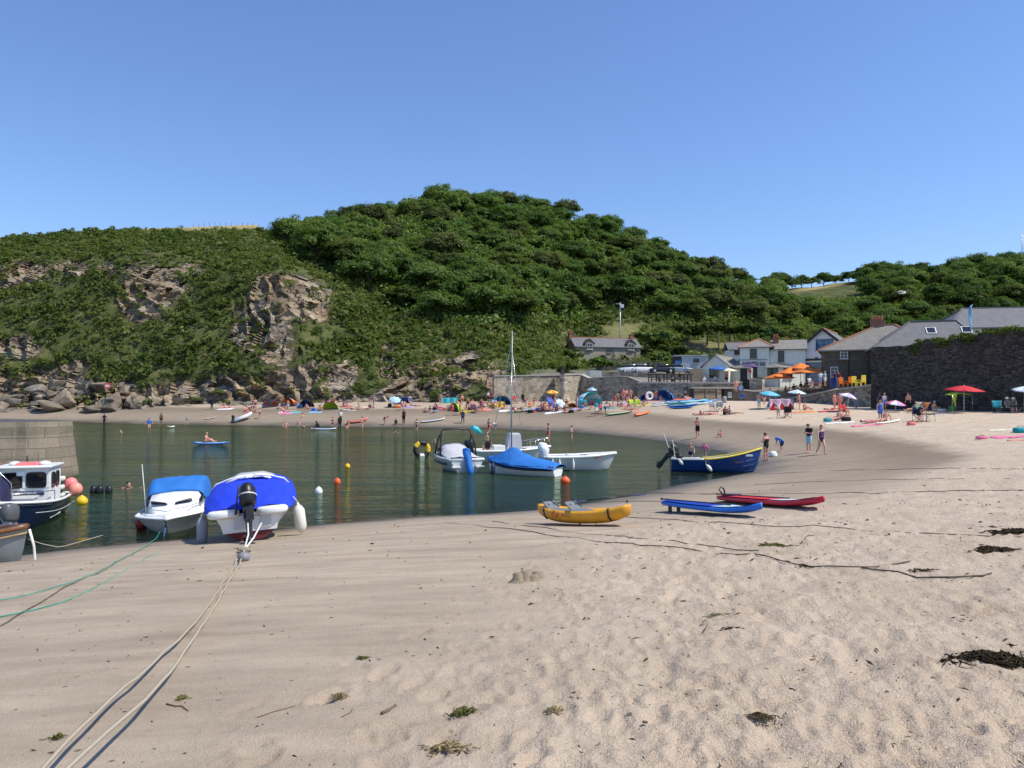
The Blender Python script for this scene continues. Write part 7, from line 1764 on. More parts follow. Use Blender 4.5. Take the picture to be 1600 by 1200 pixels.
for a in [
 (1186, 639, 'stand', 180, 1.05, 2, 'b', 'shorts:paleblue', 'bare backed man in pale shorts standing by the red windbreak'), (1194, 633, 'stand', 20, .9, 2, 'b', 'tshirt:navy', 'child in navy top beside the turquoise parasol'), (1203, 622, 'stand', 0, 1, 2, 'r', 'tshirt:coral,shorts:navy', 'person in coral top on the slipway'), (1216, 653, 'bend', -40, .95, 0, 'b', 'tshirt:white,shorts:grey', 'person in white shirt stooping before the red windbreak'),
 (1229, 652, 'chair', 160, .95, 2, 'y', 'tshirt:navy', 'fair haired person in navy seated on the black chair'), (1249, 640, 'stand', 60, 1.0, 2, 'b', 'bikini:maroon', 'woman in maroon standing under the pale parasol'), (1257, 641, 'sit', 40, 1, 2, 'b', 'bikini:orange', 'sunbather on the orange towel under the pale parasol'),
 (1300, 641, 'lie', 80, 1, 2, 'b', 'trunks:red', 'sunbather lying on the red towel near the lilac parasol'), (1304, 640, 'stand', 30, 1, 2, 'b', 'bikini:coral', 'woman in coral bikini standing by the lilac parasol'), (1312, 640, 'stand', -30, 1, 2, 'r', 'trunks:coral', 'man in coral trunks standing by the lilac parasol'), (1308, 657, 'lean', -60, 1.05, 2, 'b', 'trunks:purple', 'man in purple trunks leaning back on a white towel'),
 (1313, 655, 'sit', 30, 1.05, 0, 'y', 'bikini:white', 'woman in white bikini sitting on the white towel'), (1319, 650, 'chair', 20, 1, 2, 'b', 'tshirt:red', 'person in red seated on the red folding chair'), (1337, 629, 'stand', 10, 1, 0, 'g', 'trousers:grey,tshirt:grey', 'person in grey clothes in the shade of the ramp wall'),
 (1362, 661, 'lie', 80, 1.05, 2, 'b', 'swimsuit:pink', 'woman in bright pink lying on a towel'), (1375, 660, 'stand', 10, 1.0, 0, 'b', 'dress:blue', 'person in a bright blue dress standing over a sunbather'), (1382, 660, 'lean', -50, 1.1, 2, 'r', 'trunks:black', 'red haired man in black trunks sitting on the white board'), (1374, 636, 'stand', 20, 1.0, 3, 'k', 'trousers:black,tshirt:navy', 'person in dark clothes in the wall shadow'),
 (1382, 635, 'stand', -10, .98, 2, 'y', 'vest:white,shorts:lblue', 'slim girl in white vest and pale blue shorts by the wall'), (1419, 641, 'stand', -60, 1.0, 2, 'b', 'trousers:black', 'bare chested man in black trousers by the deckchairs'), (1428, 643, 'lean', -80, 1.1, 2, 'y', 'trunks:cream', 'person reclining in the cream deckchair'), (1439, 642, 'lean', -70, 1.1, 2, 'b', 'trunks:coral', 'tanned person reclining next to the cream deckchair'),
 (1459, 642, 'sit', 90, 1.1, 0, 'g', 'trunks:cream', 'grey haired man sitting up facing the deckchairs'), (1436, 661, 'bend', 20, .95, 2, 'k', 'tshirt:navy,shorts:black', 'person in navy bending between folding chairs'), (1574, 645, 'chair', 20, 1.05, 2, 'g', 'tshirt:grey,shorts:grey', 'person in sun hat seated on a folding chair under the wall'), (1583, 645, 'chair', -20, 1.05, 0, 'g', 'tshirt:lilac,shorts:grey', 'person in lilac shirt and pale hat seated under the wall')]:
    person(*a, HG, long=('woman' in a[8]), hat='cream' if 'hat' in a[8] else None)
# people on the terraces
def ter(px, py, Y): return (X(px, Y), Y, Z(py, Y))
for a in [(1265, 604, 91, 'chair', 20, 2, 'b', 'tshirt:white,shorts:grey', 'person in white shirt seated on the cafe terrace edge'), (1282, 603, 90, 'stand', 0, 2, 'b', 'tshirt:white,shorts:lblue', 'person in white top standing on the cafe terrace'), (1289, 603, 90, 'stand', 30, 0, 'g', 'tshirt:lblue,shorts:white', 'person in pale blue shirt standing on the cafe terrace'),
          (1305, 604, 89, 'stand', 10, 2, 'b', 'trousers:navy,tshirt:navy', 'person in navy standing by the blue bin on the cafe terrace'), (1310, 604, 88, 'stand', -20, 2, 'k', 'trousers:grey,tshirt:maroon', 'person in maroon standing beside the orange chair'), (1228, 618, 97, 'chair', 60, 1, 'k', 'tshirt:black,shorts:black', 'diner in black seated under the lowest orange parasol'),
          (1240, 615, 95, 'chair', -40, 2, 'b', 'tshirt:maroon,shorts:grey', 'diner in maroon seated under the orange parasols'), (1252, 612, 94, 'chair', 30, 3, 'k', 'tshirt:black,shorts:grey', 'dark haired diner in black under the middle orange parasol'), (1259, 611, 93, 'chair', -60, 1, 'b', 'tshirt:navy,shorts:khaki', 'diner in navy turned sideways under the orange parasol'), (1273, 608, 92, 'chair', 10, 2, 'r', 'tshirt:grey,shorts:navy', 'diner in grey at the upper end of the orange parasols'),
          (1172, 594, 105.6, 'stand', 10, 2, 'b', 'trousers:grey,tshirt:maroon', 'person in maroon shirt on top of the slipway pillar steps'), (1118, 600, 110, 'chair', 30, 2, 'b', 'tshirt:white,shorts:grey', 'drinker in white under the cream terrace parasol'), (1135, 600, 110, 'stand', 0, 2, 'b', 'tshirt:pink,shorts:black', 'person in pink by the cream terrace parasol'), (1100, 601, 109, 'chair', -20, 0, 'g', 'tshirt:white,shorts:grey', 'drinker in white at the end of the timber shelter'),
          (1030, 600, 109.5, 'chair', 10, 2, 'b', 'tshirt:grey,shorts:black', 'drinker seated inside the timber shelter'), (1052, 600, 109.5, 'chair', 10, 2, 'k', 'tshirt:white,shorts:black', 'drinker in white inside the timber shelter'), (1062, 600, 109.5, 'stand', 20, 2, 'k', 'tshirt:black,shorts:khaki', 'person in black standing inside the timber shelter'), (1150, 612, 104.2, 'stand', 20, 2, 'b', 'dress:coral', 'woman in coral dress beside the blue notice board')]:
    person(0, 0, a[3], a[4], 1.0, a[5], a[6], a[7], a[8], TG, loc=ter(a[0], a[1], a[2]))
# ---------------------------------------------------------------- beach kit
def tent(px, py, r_, cols_, rz, label, h=.95, d=.9):
    o = empty('beach_tent', pg(px, py), R(rz), label, 'tent', 'pop up tents on the beach')
    n_ = 6; ms = [pm('nylon_' + c, CL[c], .5, .1, 2, .1) for c in cols_]
    for k in range(n_):
        secs = []
        for i in range(4):
            a = math.pi * (k + i / 3) / n_
            secs.append([(r_ * math.cos(a) * math.cos(e), -r_ * .35 + r_ * d * 1.5 * math.sin(e), max(0, r_ * h * math.sin(a) * math.cos(e) ** .9)) for e in np.linspace(0, R(88), 8)])
        p = MB().loft(secs, 0, True).build('panel', ms[k % len(ms)], o); p.modifiers.new('t', 'SOLIDIFY').thickness = .01
    MB().box((0, r_ * .3, .012), (r_ * 1.8, r_ * 1.3, .02)).build('groundsheet', pm('nylon_grey', CL['grey'], .6), o)
    MB().tube([(r_ * math.cos(a), -r_ * .35, r_ * h * math.sin(a)) for a in np.linspace(0, math.pi, 14)], .014, 6).build('hoop', RUBBER, o)
    return o
def parasol(px, py, r_, hgt, cols_, label, tilt=0, tdir=0, loc=None, n_=8, rise=.36, group='beach parasols', pole=True, square=False, cat='parasol', name='parasol'):
    o = empty(name, loc if loc is not None else pg(px, py), 0, label, cat, group)
    ms = [pm('canopy_' + c, CL[c], .75, .08, 3, .1) for c in cols_]; mb = MB()
    M = Matrix.Translation((0, 0, hgt - rise * .6)) @ Matrix.Rotation(R(tdir), 4, 'Z') @ Matrix.Rotation(R(tilt), 4, 'X')
    k_ = 4 if square else n_
    for k in range(k_):
        a0, a1 = 2 * math.pi * k / k_ + (.78 if square else 0), 2 * math.pi * (k + 1) / k_ + (.78 if square else 0); secs = []
        for t in np.linspace(0, 1, 6):
            row = []
            for u in np.linspace(0, 1, 5):
                p0 = Vector((math.cos(a0), math.sin(a0), 0)).lerp(Vector((math.cos(a1), math.sin(a1), 0)), u); sag = (1 - .10 * math.sin(math.pi * u) * t)
                z_ = rise * (1 - t ** 1.35) if not square else rise * (1 - t); row.append(M @ Vector((p0.x * r_ * t * sag, p0.y * r_ * t * sag, z_ - .03 * math.sin(math.pi * u) * t)))
            secs.append(row)
        mb.loft(secs, k % len(ms), True)
    c_ = mb.build('canopy', ms, o); c_.modifiers.new('t', 'SOLIDIFY').thickness = .008
    if pole: MB().tube([(0, 0, -.2), tuple(M @ Vector((0, 0, rise + .05)))], .02 if not square else .035, 8).build('pole', WHT if not square else TIMB, o)
    return o
def towel(px, py, L, W, rz, col, label, th=.02, stripe=None):
    p = pg(px, py); o = None; mb = MB(); secs = []
    for i in range(12):
        y_ = -L / 2 + L * i / 11; row = []
        for j in range(7):
            x_ = -W / 2 + W * j / 6; c_, s_ = math.cos(R(rz)), math.sin(R(rz)); wx_, wy_ = p.x + x_ * c_ - y_ * s_, p.y + x_ * s_ + y_ * c_
            row.append((wx_ - p.x, wy_ - p.y, bz(wx_, wy_) - p.z + th + .02 * float(perlin(wx_ * 2.5, wy_ * 2.5, 3.3))))
        secs.append(row)
    mb.loft(secs, 0, True); o = mb.build('towel', cloth(col)); o.location = p; o.modifiers.new('t', 'SOLIDIFY').thickness = .015
    return tag(o, label, 'towel', 'towels spread on the beach')
def camp_chair(px, py, rz, col, label, loc=None, s=1.0, low=False):
    o = empty('folding_chair', loc if loc is not None else pg(px, py), R(rz), label, 'chair', 'folding chairs on the beach'); o.scale = (s,) * 3
    h = .28 if low else .45
    canvas(o, [[(-.26, -.24, h + .02), (0, -.24, h - .03), (.26, -.24, h + .02)], [(-.26, .22, h), (0, .22, h - .05), (.26, .22, h)]], cloth(col), 'seat', .012, .0)
    canvas(o, [[(-.27, .22, h + .02), (0, .25, h), (.27, .22, h + .02)], [(-.29, .36, h + .48), (0, .40, h + .46), (.29, .36, h + .48)]], cloth(col), 'backrest', .012, .0)
    for (a, b_) in (((-.28, -.26, 0), (.28, -.22, h)), ((.28, -.26, 0), (-.28, -.22, h)), ((-.28, .24, 0), (.28, .22, h)), ((.28, .24, 0), (-.28, .22, h))): MB().tube([a, b_], .013, 5).build('leg', ENGG, o)
    for sx in (-1, 1): MB().tube([(sx * .28, .22, 0), (sx * .28, .24, h), (sx * .3, .37, h + .5)], .013, 5).build('back_post', ENGG, o); MB().box((sx * .30, -.02, h + .2), (.07, .5, .03)).build('arm', ENGG, o)
    return o
def bag(px, py, d, col, label, rz=0, loc=None, cat='bag', name='beach_bag'):
    o = empty(name, loc if loc is not None else pg(px, py), R(rz), label, cat)
    MB().loft([[(sx * d[0] / 2 * w_, sy * d[1] / 2 * w_, z_ * d[2]) for (sx, sy) in ((-1, -.7), (-.7, -1), (.7, -1), (1, -.7), (1, .7), (.7, 1), (-.7, 1), (-1, .7))] for (w_, z_) in ((.9, 0), (1, .15), (1, .7), (.85, .95), (.5, 1.0))], 0, True, True, True, True).build('body', cloth(col), o)
    MB().tube([(-d[0] * .3, 0, d[2] * .9), (-d[0] * .2, 0, d[2] * 1.25), (d[0] * .2, 0, d[2] * 1.25), (d[0] * .3, 0, d[2] * .9)], .015, 5).build('handle', RUBBER, o)
    return o
# tents
for a in [(423, 634, 1.25, ['grey', 'orange', 'lilac'], 20, 'grey, orange and lilac pop up tent nearest the end rocks'), (452, 634, 1.3, ['maroon', 'orange', 'grey'], -25, 'dark red and orange dome tent against the rocks'), (478, 637, 1.15, ['navy', 'navy', 'blue'], 30, 'navy pop up shelter with a bright blue bag beside it'),
          (517, 640, 1.15, ['lime'], 0, 'pale lime pop up tent in front of the scrub'), (627, 631, 1.2, ['navy', 'blue', 'paleblue'], 40, 'navy, blue and white pop up tent alone on dry sand'), (712, 642, 1.1, ['lime', 'lime', 'green'], -50, 'lime and green tent leaning by the standing couple'),
          (782, 634, 1.45, ['navy', 'blue', 'teal'], 35, 'big blue and teal dome tent by the sea wall end'), (920, 634, 1.9, ['turq', 'paleblue', 'turq'], 40, 'turquoise beach tent with open awning under the sea wall'), (1008, 624, 1.0, ['navy', 'blue'], 20, 'dark blue pop up tent half hidden behind a white ring'),
          (1038, 625, 1.5, ['blue', 'blue', 'lblue'], -35, 'bright blue dome tent against the dark terrace wall'), (1212, 636, 1.0, ['navy', 'navy', 'blue'], 10, 'navy upright tent behind the red windbreak')]:
    tent(*a)
# parasols
for a in [(617, 636, .95, 1.25, ['paleblue'], 'pale blue parasol leaning over bags near the blue tent', 35, 20), (862, 634, .95, 2.0, ['orange', 'yellow'], 'small orange and yellow parasol above the family group', 12, 0), (861, 641, 1.0, 1.2, ['purple', 'blue'], 'purple blue parasol tipped on its side by the family group', 62, 60),
          (876, 638, .85, .85, ['paleblue', 'white'], 'pale grey blue parasol lying tipped beside the purple one', 55, 40), (894, 637, .72, .5, ['red', 'yellow', 'maroon'], 'red and yellow parasol lying on the sand before the bright wall', 25, 160), (925, 622, .8, 1.9, ['paleblue', 'lblue'], 'grey blue parasol behind the turquoise tent', 8, 0),
          (1202, 639, 1.15, 1.75, ['turq', 'lblue'], 'turquoise parasol behind the red windbreak', 10, 20), (1245, 639, 1.0, 1.85, ['paleblue', 'white'], 'pale mint parasol to the side of the red windbreak', 6, 30), (1324, 643, .92, 1.65, ['lilac', 'white'], 'lilac parasol beside the red folding chair', 16, 60),
          (1399, 644, .95, .95, ['pink', 'white', 'lilac'], 'pink and lilac parasol low over the sand by the wall', 10, 30), (1600, 642, 1.0, 2.1, ['white', 'paleblue'], 'white parasol at the frame edge over the hatted pair', 10, 0)]:
    parasol(*a)
parasol(1506, 645, 1.65, 2.2, ['red'], 'big red parasol with a drooping hem above the lime shelter', 4, 20, n_=6, rise=.45)
o = empty('sun_shelter', pg(1502, 643), R(10), 'lime and white triangular shelter under the red parasol', 'shelter')
canvas(o, [[(-1.05, -.1, 1.45), (-.3, -.3, 1.62), (.4, -.3, 1.62), (1.1, -.1, 1.45)], [(-1.0, .9, 1.5), (-.3, .9, 1.72), (.4, .9, 1.72), (1.0, .9, 1.5)]], cloth('lime'), 'canopy', .012, .01)
canvas(o, [[(-1.05, -.1, 1.46), (-.8, -.12, 1.5), (-.55, -.14, 1.52)], [(-.9, -.1, .9), (-.8, -.12, .95), (-.68, -.14, .95)], [(-.72, -.1, .4), (-.7, -.12, .42), (-.66, -.14, .42)]], cloth('lime'), 'side_panel', .012, .0)
for x_ in (-1.0, 1.05): MB().tube([(x_, -.1, 0), (x_, -.1, 1.46)], .02, 6).build('pole', CHR, o)
MB().box((-.6, .4, .25), (.5, .4, .5)).build('storage_bag', cloth('green'), o, bevel=.05)
for (px_, py_, Yp, s_, hh_, lb) in ((1217, 616, 98.5, 2.3, 2.5, 'lowest orange cafe parasol at the slipway end'), (1234, 612, 96, 2.0, 2.7, 'orange cafe parasol second from the slipway end'), (1251, 608, 96.5, 2.0, 3.0, 'highest orange cafe parasol before the blue doors'), (1262, 609, 93, 2.1, 2.5, 'orange cafe parasol over the terrace edge diners'), (1290, 606, 96, 1.6, 2.6, 'shaded orange red parasol against the stone house')):
    parasol(0, 0, s_, hh_, ['orange'], lb, 0, 0, loc=(X(px_, Yp), Yp, Z(py_, Yp)), square=True, rise=.75, group='orange cafe parasols', name='cafe_parasol')
for (px_, py_, Yp, c_, hh_, lb) in ((1122, 601, 110, 'blue', 2.45, 'royal blue parasol on the inn terrace'), (1138, 601, 109.5, 'cream', 2.2, 'cream parasol beside the royal blue one on the inn terrace'), (1173, 597, 107.5, 'purple', 2.4, 'dark purple parasol by the inn door'), (1130, 601, 112, 'grey', 2.5, 'dark grey parasol behind the blue and cream pair')):
    parasol(0, 0, 1.35, hh_, [c_], lb, 4, 0, loc=(X(px_, Yp), Yp, Z(py_, Yp)), group='parasols on the inn terrace')
# windbreak with zigzag pattern
WB = NT('zigzag_cloth'); b = WB.bsdf((.5, .1, .1), .85, 0, .2); uv = WB.new('ShaderNodeSeparateXYZ'); WB.link(WB.coord('Object'), uv.inputs[0])
tri = WB.math('MULTIPLY', WB.math('ABSOLUTE', WB.math('SUBTRACT', WB.math('FRACT', WB.math('MULTIPLY', uv.outputs[0], 1.15)), .5)), 1.2)
zz1 = WB.math('LESS_THAN', WB.math('ADD', uv.outputs[2], tri), .85); zz2 = WB.math('LESS_THAN', WB.math('ADD', uv.outputs[2], tri), 1.12)
WB.link(WB.mix(zz1, WB.mix(zz2, (.55, .36, .48), (.70, .60, .68)), (.55, .03, .045)), b.inputs['Base Color'])
def windbreak(name, label, px, py, L, h, rz, mat_, n_=4):
    o = empty(name, pg(px, py), R(rz), label, 'windbreak')
    canvas(o, [[(x_, .10 * math.sin(i * 1.9), 1 * z_) for i, x_ in enumerate(np.linspace(0, L, 9))] for z_ in (.04, h * .5, h)], mat_, 'cloth', .012, .0)
    for i in range(n_ + 1): x_ = L * i / n_; MB().tube([(x_, .03, -.2), (x_, .03, h + .15)], .017, 6).build('pole', TIMB, o)
    return o
windbreak('windbreak', 'red and pale pink zigzag windbreak with people sheltering behind', 1203, 642, 2.55, 1.2, 4, WB.m)
windbreak('windbreak', 'pale green and orange windbreak on the sand below the scrub', 690, 628, 2.4, .8, 5, cloth('turq'))
windbreak('windbreak', 'yellow and orange windbreak in front of the big blue tent', 769, 638, 1.7, .85, 8, cloth('yellow'))
# towels, mats
for i, a in enumerate([(352, 639, 2.4, 1.4, 80, 'white', 'white blanket under the pair below the strata rocks'), (446, 646, 2.2, 1.1, 75, 'pink', 'pink towel mid beach under a leaning sunbather'), (458, 645, 1.9, .9, 85, 'turq', 'pale turquoise towel beside the pink towel'), (546, 641, 2.0, .8, 80, 'white', 'white towel beside a dark haired sunbather'),
   (683, 641, 2.4, 1.0, 85, 'pink', 'pink towel beside the man in red'), (806, 645, 1.8, 1.0, 80, 'green', 'green towel next to the sunbathers behind the mast'), (830, 641, 2.2, .5, 82, 'purple', 'thin purple mat beyond the sunbathers'), (865, 645, 2.4, 1.2, 80, 'white', 'white towel under the pair in dark maroon and pink'),
   (966, 626, 2.4, 1.6, 60, 'cream', 'beige sheet spread below the shaded wall'), (974, 631, 2.0, 1.1, 80, 'lilac', 'lilac towel below the standing group'), (1022, 626, 2.6, 1.2, 86, 'pink', 'pink towel before the blue tents'), (986, 643, 2.2, 1.0, 80, 'coral', 'coral towel before the green patterned chairs'),
   (1256, 644, 2.2, 1.2, 84, 'orange', 'orange towel under the pale mint parasol'), (1297, 643, 2.2, 1.1, 82, 'red', 'red towel near the lilac parasol'), (1311, 661, 2.2, 1.1, 70, 'white', 'white towel under the purple trunks man'), (1356, 665, 2.2, 1.0, 75, 'pink', 'bright pink towel below the blue dress person'),
   (1450, 648, 2.0, 1.0, 70, 'lilac', 'lilac towel at the feet of the deckchairs'), (1580, 684, 1.9, .9, 80, 'pink', 'pink and white towel at the frame edge'), (1565, 672, 1.6, .6, 80, 'cream', 'cream towel above the green crate bag'), (1597, 688, 1.3, .6, 70, 'coral', 'coral towel nearest the camera at the frame edge')]):
    towel(*a)
# chairs
for a in [(773, 637, 10, 'turq', 'turquoise folding chair by the yellow windbreak'), (804, 630, 30, 'red', 'red folding chair near the mast top wall'), (936, 646, 0, 'pink', 'bright pink folding chair under the tide line group'), (924, 640, -20, 'maroon', 'maroon pink folding chair by the turquoise tent'), (742, 645, 20, 'purple', 'low purple folding chair by the tide line'),
          (989, 638, 30, 'lime', 'green patterned folding chair, first of the pair'), (996, 638, -10, 'lime', 'green patterned folding chair nearest the board pile'), (1115, 643, 20, 'grey', 'grey folding chair with empty seat below the store'), (1124, 643, -20, 'grey', 'grey folding chair facing away below the store'), (1230, 653, 170, 'black', 'black folding chair in front of the red windbreak'),
          (1319, 651, 10, 'red', 'red folding chair under the lilac parasol'), (1433, 659, -30, 'navy', 'navy folding chair near the wall, facing the sea'), (1444, 658, 30, 'green', 'green folding chair between the navy pair'), (1454, 659, 60, 'navy', 'navy folding chair on the far side of the green one'), (1559, 646, -20, 'teal', 'dark green folding chair empty under the wall'), (1588, 646, 10, 'black', 'black folding chair beside the hatted pair')]:
    camp_chair(*a, s=1.15)
def deckchair(px, py, rz, col, label):
    o = empty('deckchair', pg(px, py), R(rz), label, 'chair'); canvas(o, [[(-.3, -.55, .32), (.3, -.55, .32)], [(-.3, -.1, .22), (.3, -.1, .22)], [(-.3, .25, .42), (.3, .25, .42)], [(-.3, .65, .95), (.3, .65, .95)]], cloth(col), 'sling', .012, 0)
    for sx in (-.32, .32): MB().bar((sx, -.6, .33), (sx, .55, .0), .04, .03).build('leg', TIMB, o); MB().bar((sx, .7, 1.0), (sx, -.45, .0), .04, .03).build('leg', TIMB, o)
deckchair(1428, 645, -75, 'cream', 'cream deckchair beside the wall, reclined'); deckchair(1440, 646, -75, 'orange', 'orange brown deckchair next to the cream one')
PLC = [('orange', 1318, 604.5, 86, 20, 'orange plastic garden chair, outer one of the pair on the ramp'), ('orange', 1325, 604, 85.5, -160, 'orange plastic garden chair facing its twin on the ramp'), ('yellow', 1338, 603, 84.5, 15, 'yellow plastic garden chair, lower of the pair on the ramp'), ('yellow', 1345, 602, 83.5, -160, 'yellow plastic garden chair at the top of the ramp')]
for (c_, px_, py_, Yp, rz, lb) in PLC:
    o = empty('garden_chair', (X(px_, Yp), Yp, Z(py_ + 1, Yp)), R(rz), lb, 'chair', 'coloured chairs on the ramp'); m_ = pm('plastic_' + c_, CL[c_], .5, .08)
    MB().box((0, 0, .42), (.62, .6, .06)).build('seat', m_, o); bk_ = MB()
    for k in range(4): bk_.box((-.24 + .16 * k, .34 + .05, .78), (.13, .04, .75))
    bk_.box((0, .40, .62), (.62, .05, .08)).box((0, .40, 1.1), (.62, .05, .08)); bk_.build('backrest', m_, o)
    for sx in (-.33, .33):
        MB().box((sx, 0, .66), (.11, .7, .04)).build('arm', m_, o)
        for sy in (-.27, .3): MB().box((sx, sy, .32), (.07, .07, .64)).build('leg', m_, o)
o = empty('bin', (X(1302, 88.5), 88.5, Z(605, 88.5)), 0, 'blue wheeled bin on the cafe terrace', 'bin'); MB().loft([[(sx * w_, sy * w_, z_) for (sx, sy) in ((-1, -1), (1, -1), (1, 1), (-1, 1))] for (w_, z_) in ((.24, 0), (.3, 1.0))], 0, False, True, True, True).build('body', pm('blue_bin', (.02, .05, .22), .5), o); MB().box((0, 0, 1.04), (.66, .68, .08)).build('lid', pm('blue_bin', (.02, .05, .22)), o)
for i, (px_, py_, Yp) in enumerate(((1222, 618.5, 98), (1236, 615.5, 96), (1250, 612, 95), (1262, 611, 93.5), (1277, 608, 92))):
    o = empty('picnic_table', (X(px_, Yp), Yp, Z(py_, Yp)), R(20 * i), ('wooden picnic table at the slipway end of the cafe terrace', 'wooden picnic table second along the cafe terrace', 'wooden picnic table in the middle of the cafe terrace', 'wooden picnic table by the dark haired diners', 'wooden picnic table nearest the stone house')[i], 'table', 'cafe terrace tables')
    MB().box((0, 0, .74), (1.5, .75, .06)).build('table_top', TIMB, o)
    for sy in (-.62, .62): MB().box((0, sy, .44), (1.5, .28, .05)).build('bench_seat', TIMB, o)
    for sx in (-.55, .55): MB().bar((sx, -.6, 0), (sx, .25, .72), .06, .09).build('leg', TIMB, o); MB().bar((sx + .07, .6, 0), (sx + .07, -.25, .72), .06, .09).build('leg', TIMB, o)
# bags
for a in [(468, 637, (.8, .5, .55), 'lblue', 'bright blue bag beside the navy shelter'), (621, 637, (1.0, .5, .35), 'orange', 'orange and black kit bag under the pale blue parasol'), (609, 637, (.5, .5, .6), 'black', 'black rucksack under the pale blue parasol'), (750, 637, (.5, .4, .9), 'black', 'tall black bag in the group before the wall end'), (829, 645, (.8, .5, .4), 'black', 'black holdall by the sunbathers behind the mast'),
          (893, 645, (.6, .4, .35), 'black', 'black bag beside the maroon sunbather'), (1322, 658, (.7, .4, .35), 'black', 'black bag on the sand below the red chair'), (1293, 659, (.6, .35, .3), 'teal', 'teal bag beside the white towel'), (1424, 665, (.5, .35, .25), 'coral', 'coral pink bag in front of the navy chairs'), (1472, 640, (.8, .4, .25), 'white', 'white bundle on the sand by the wall'), (1595, 676, (.8, .4, .3), 'teal', 'dark green crate bag at the frame edge'), (1534, 686, (.6, .3, .16), 'pink', 'bright pink beach toy bag alone on the sand'), (1132, 629.5, (.45, .4, .8), 'grey', 'grey bin bag standing in the store doorway')]:
    bag(*a)
# net held by the child; ring; inflatables
o = empty('shrimp_net', pg(1208, 713), R(30), 'white fishing net with pole lying by the child in blue', 'net'); MB().lathe([(.25, .0), (.24, .12), (.16, .26), (0, .3)], 14, M=Matrix.Translation((0, 0, .02))).build('net_bag', pm('white_netting', (.75, .74, .70), .8), o); MB().tube([(.2, 0, .1), (.75, .1, .45)], .014, 6).build('pole', pm('blue_rope', (.06, .13, .35)), o)
o = empty('swim_ring', pg(1014, 631) + Vector((0, -.3, 1.0)), R(15), 'white swim ring carried by the person in pink', 'swim ring'); MB().tube([(math.cos(a) * .42, 0, math.sin(a) * .42) for a in np.linspace(0, 2 * math.pi, 22)], .13, 8, cap=False).build('tube_body', pm('white_pvc', (.72, .70, .70)), o)
def small_board(a, b_, c1, c2, label, name='surf_board', cat='board', group=None, wid=.38, th=.13, lift=.03, cock=False, loc=None):
    if loc is None: o, L = ground_obj(name, label, cat, a, b_, lift, group)
    else: o = empty(name, loc[0], R(loc[1]), label, cat, group); L = loc[2]
    sec = lambda t, k=1, dz=0: [(wid * k * (math.sin(math.pi * (.05 + .9 * t)) ** .6) * math.cos(q), t * L, dz + th / 2 + .22 * abs(2 * t - 1) ** 3 * (1 if cock else .4) + th / 2 * math.sin(q)) for q in [2 * math.pi * j / 14 for j in range(14)]]
    MB().loft([sec(t) for t in np.linspace(0, 1, 16)], 0, True, True, True, True).build('hull', pm('board_' + c1, CL[c1], .4, .08, 2), o)
    MB().loft([sec(t, .72, .03) for t in np.linspace(.08, .9, 14)], 0, True, True, True, True).build('deck_pad', pm('board_' + c2, CL[c2], .5, .08, 2), o)
    return o
small_board((544, 663), (575, 658), 'coral', 'maroon', 'orange red kayak on the wet sand of the far beach', 'kayak', 'kayak', None, .38, .3, .03, True)
small_board((657, 661), (695, 656), 'white', 'grey', 'white and grey board on the wet sand', 'paddleboard', 'paddleboard', None, .4, .16); small_board((946, 651), (988, 645), 'green', 'cream', 'green and white board on the tide line by the pushchair', 'paddleboard', 'paddleboard', None, .4, .16)
small_board((992, 652), (1014, 646), 'orange', 'coral', 'orange sit on kayak on the dry sand edge', 'kayak', 'kayak', None, .38, .26); small_board((535, 642), (560, 640), 'white', 'white', 'white bodyboard by the sunbathing couple', 'bodyboard', 'board', None, .28, .08); small_board((1368, 664), (1405, 659), 'white', 'cream', 'long white board lying behind the red haired man', 'surf_board', 'board', None, .3, .08)
small_board(0, 0, 'blue', 'lblue', 'slim blue paddleboard floating in the middle of the cove', 'paddleboard', 'paddleboard', None, .38, .14, loc=((gp(301, 694)[0], gp(301, 694)[1], -.02), -90, 2.9)); small_board(0, 0, 'white', 'blue', 'white and blue paddleboard afloat near the far beach', 'paddleboard', 'paddleboard', None, .4, .14, loc=((gp(486, 671)[0], gp(486, 671)[1], -.02), -84, 2.9))
small_board((320, 656), (338, 653), 'cream', 'white', 'flat white board on the damp sand under the cliff', 'bodyboard', 'board', None, .3, .06); small_board((262, 668), (272, 667.5), 'white', 'white', 'white bodyboard adrift at the waterline', 'bodyboard', 'board', None, .3, .08)
LBW = ['lowest board of the pile, white edged and dark blue', 'wide blue and teal board lying at the front of the pile', 'pale blue board in the middle of the pile', 'light blue board leaning out towards the store', 'deep blue board at the store end of the pile', 'orange red kayak resting on top of the board pile', 'white and navy board at the open end of the pile', 'teal board beneath the orange kayak', 'pale turquoise board slanting across the pile', 'thin blue board on the sand before the pile', 'blue board tucked behind the orange kayak']
for i, (a, b_, c1, c2, lf) in enumerate([((1019, 636), (1050, 632), 'white', 'navy', .02), ((1042, 637), (1090, 634), 'blue', 'teal', .03), ((1040, 633), (1085, 630), 'lblue', 'paleblue', .16), ((1070, 635), (1112, 631), 'paleblue', 'lblue', .1), ((1090, 630), (1122, 627), 'blue', 'lblue', .05), ((1052, 632), (1080, 629), 'orange', 'red', .42), ((1022, 634), (1046, 630), 'white', 'navy', .14), ((1038, 634.5), (1080, 632.5), 'teal', 'navy', .18), ((1060, 633), (1106, 629), 'turq', 'paleblue', .22), ((1046, 639), (1082, 638), 'blue', 'navy', .02), ((1045, 631), (1088, 628), 'blue', 'lblue', .2)]):
    small_board(a, b_, c1, c2, LBW[i], 'paddleboard', 'paddleboard', 'hire boards piled before the store', .42, .16, lf)
o, L = ground_obj('inflatable_dinghy', 'white inflatable tender drawn up on the far damp sand', 'dinghy', (367, 660), (389, 655), .05); o.rotation_euler.x += .12
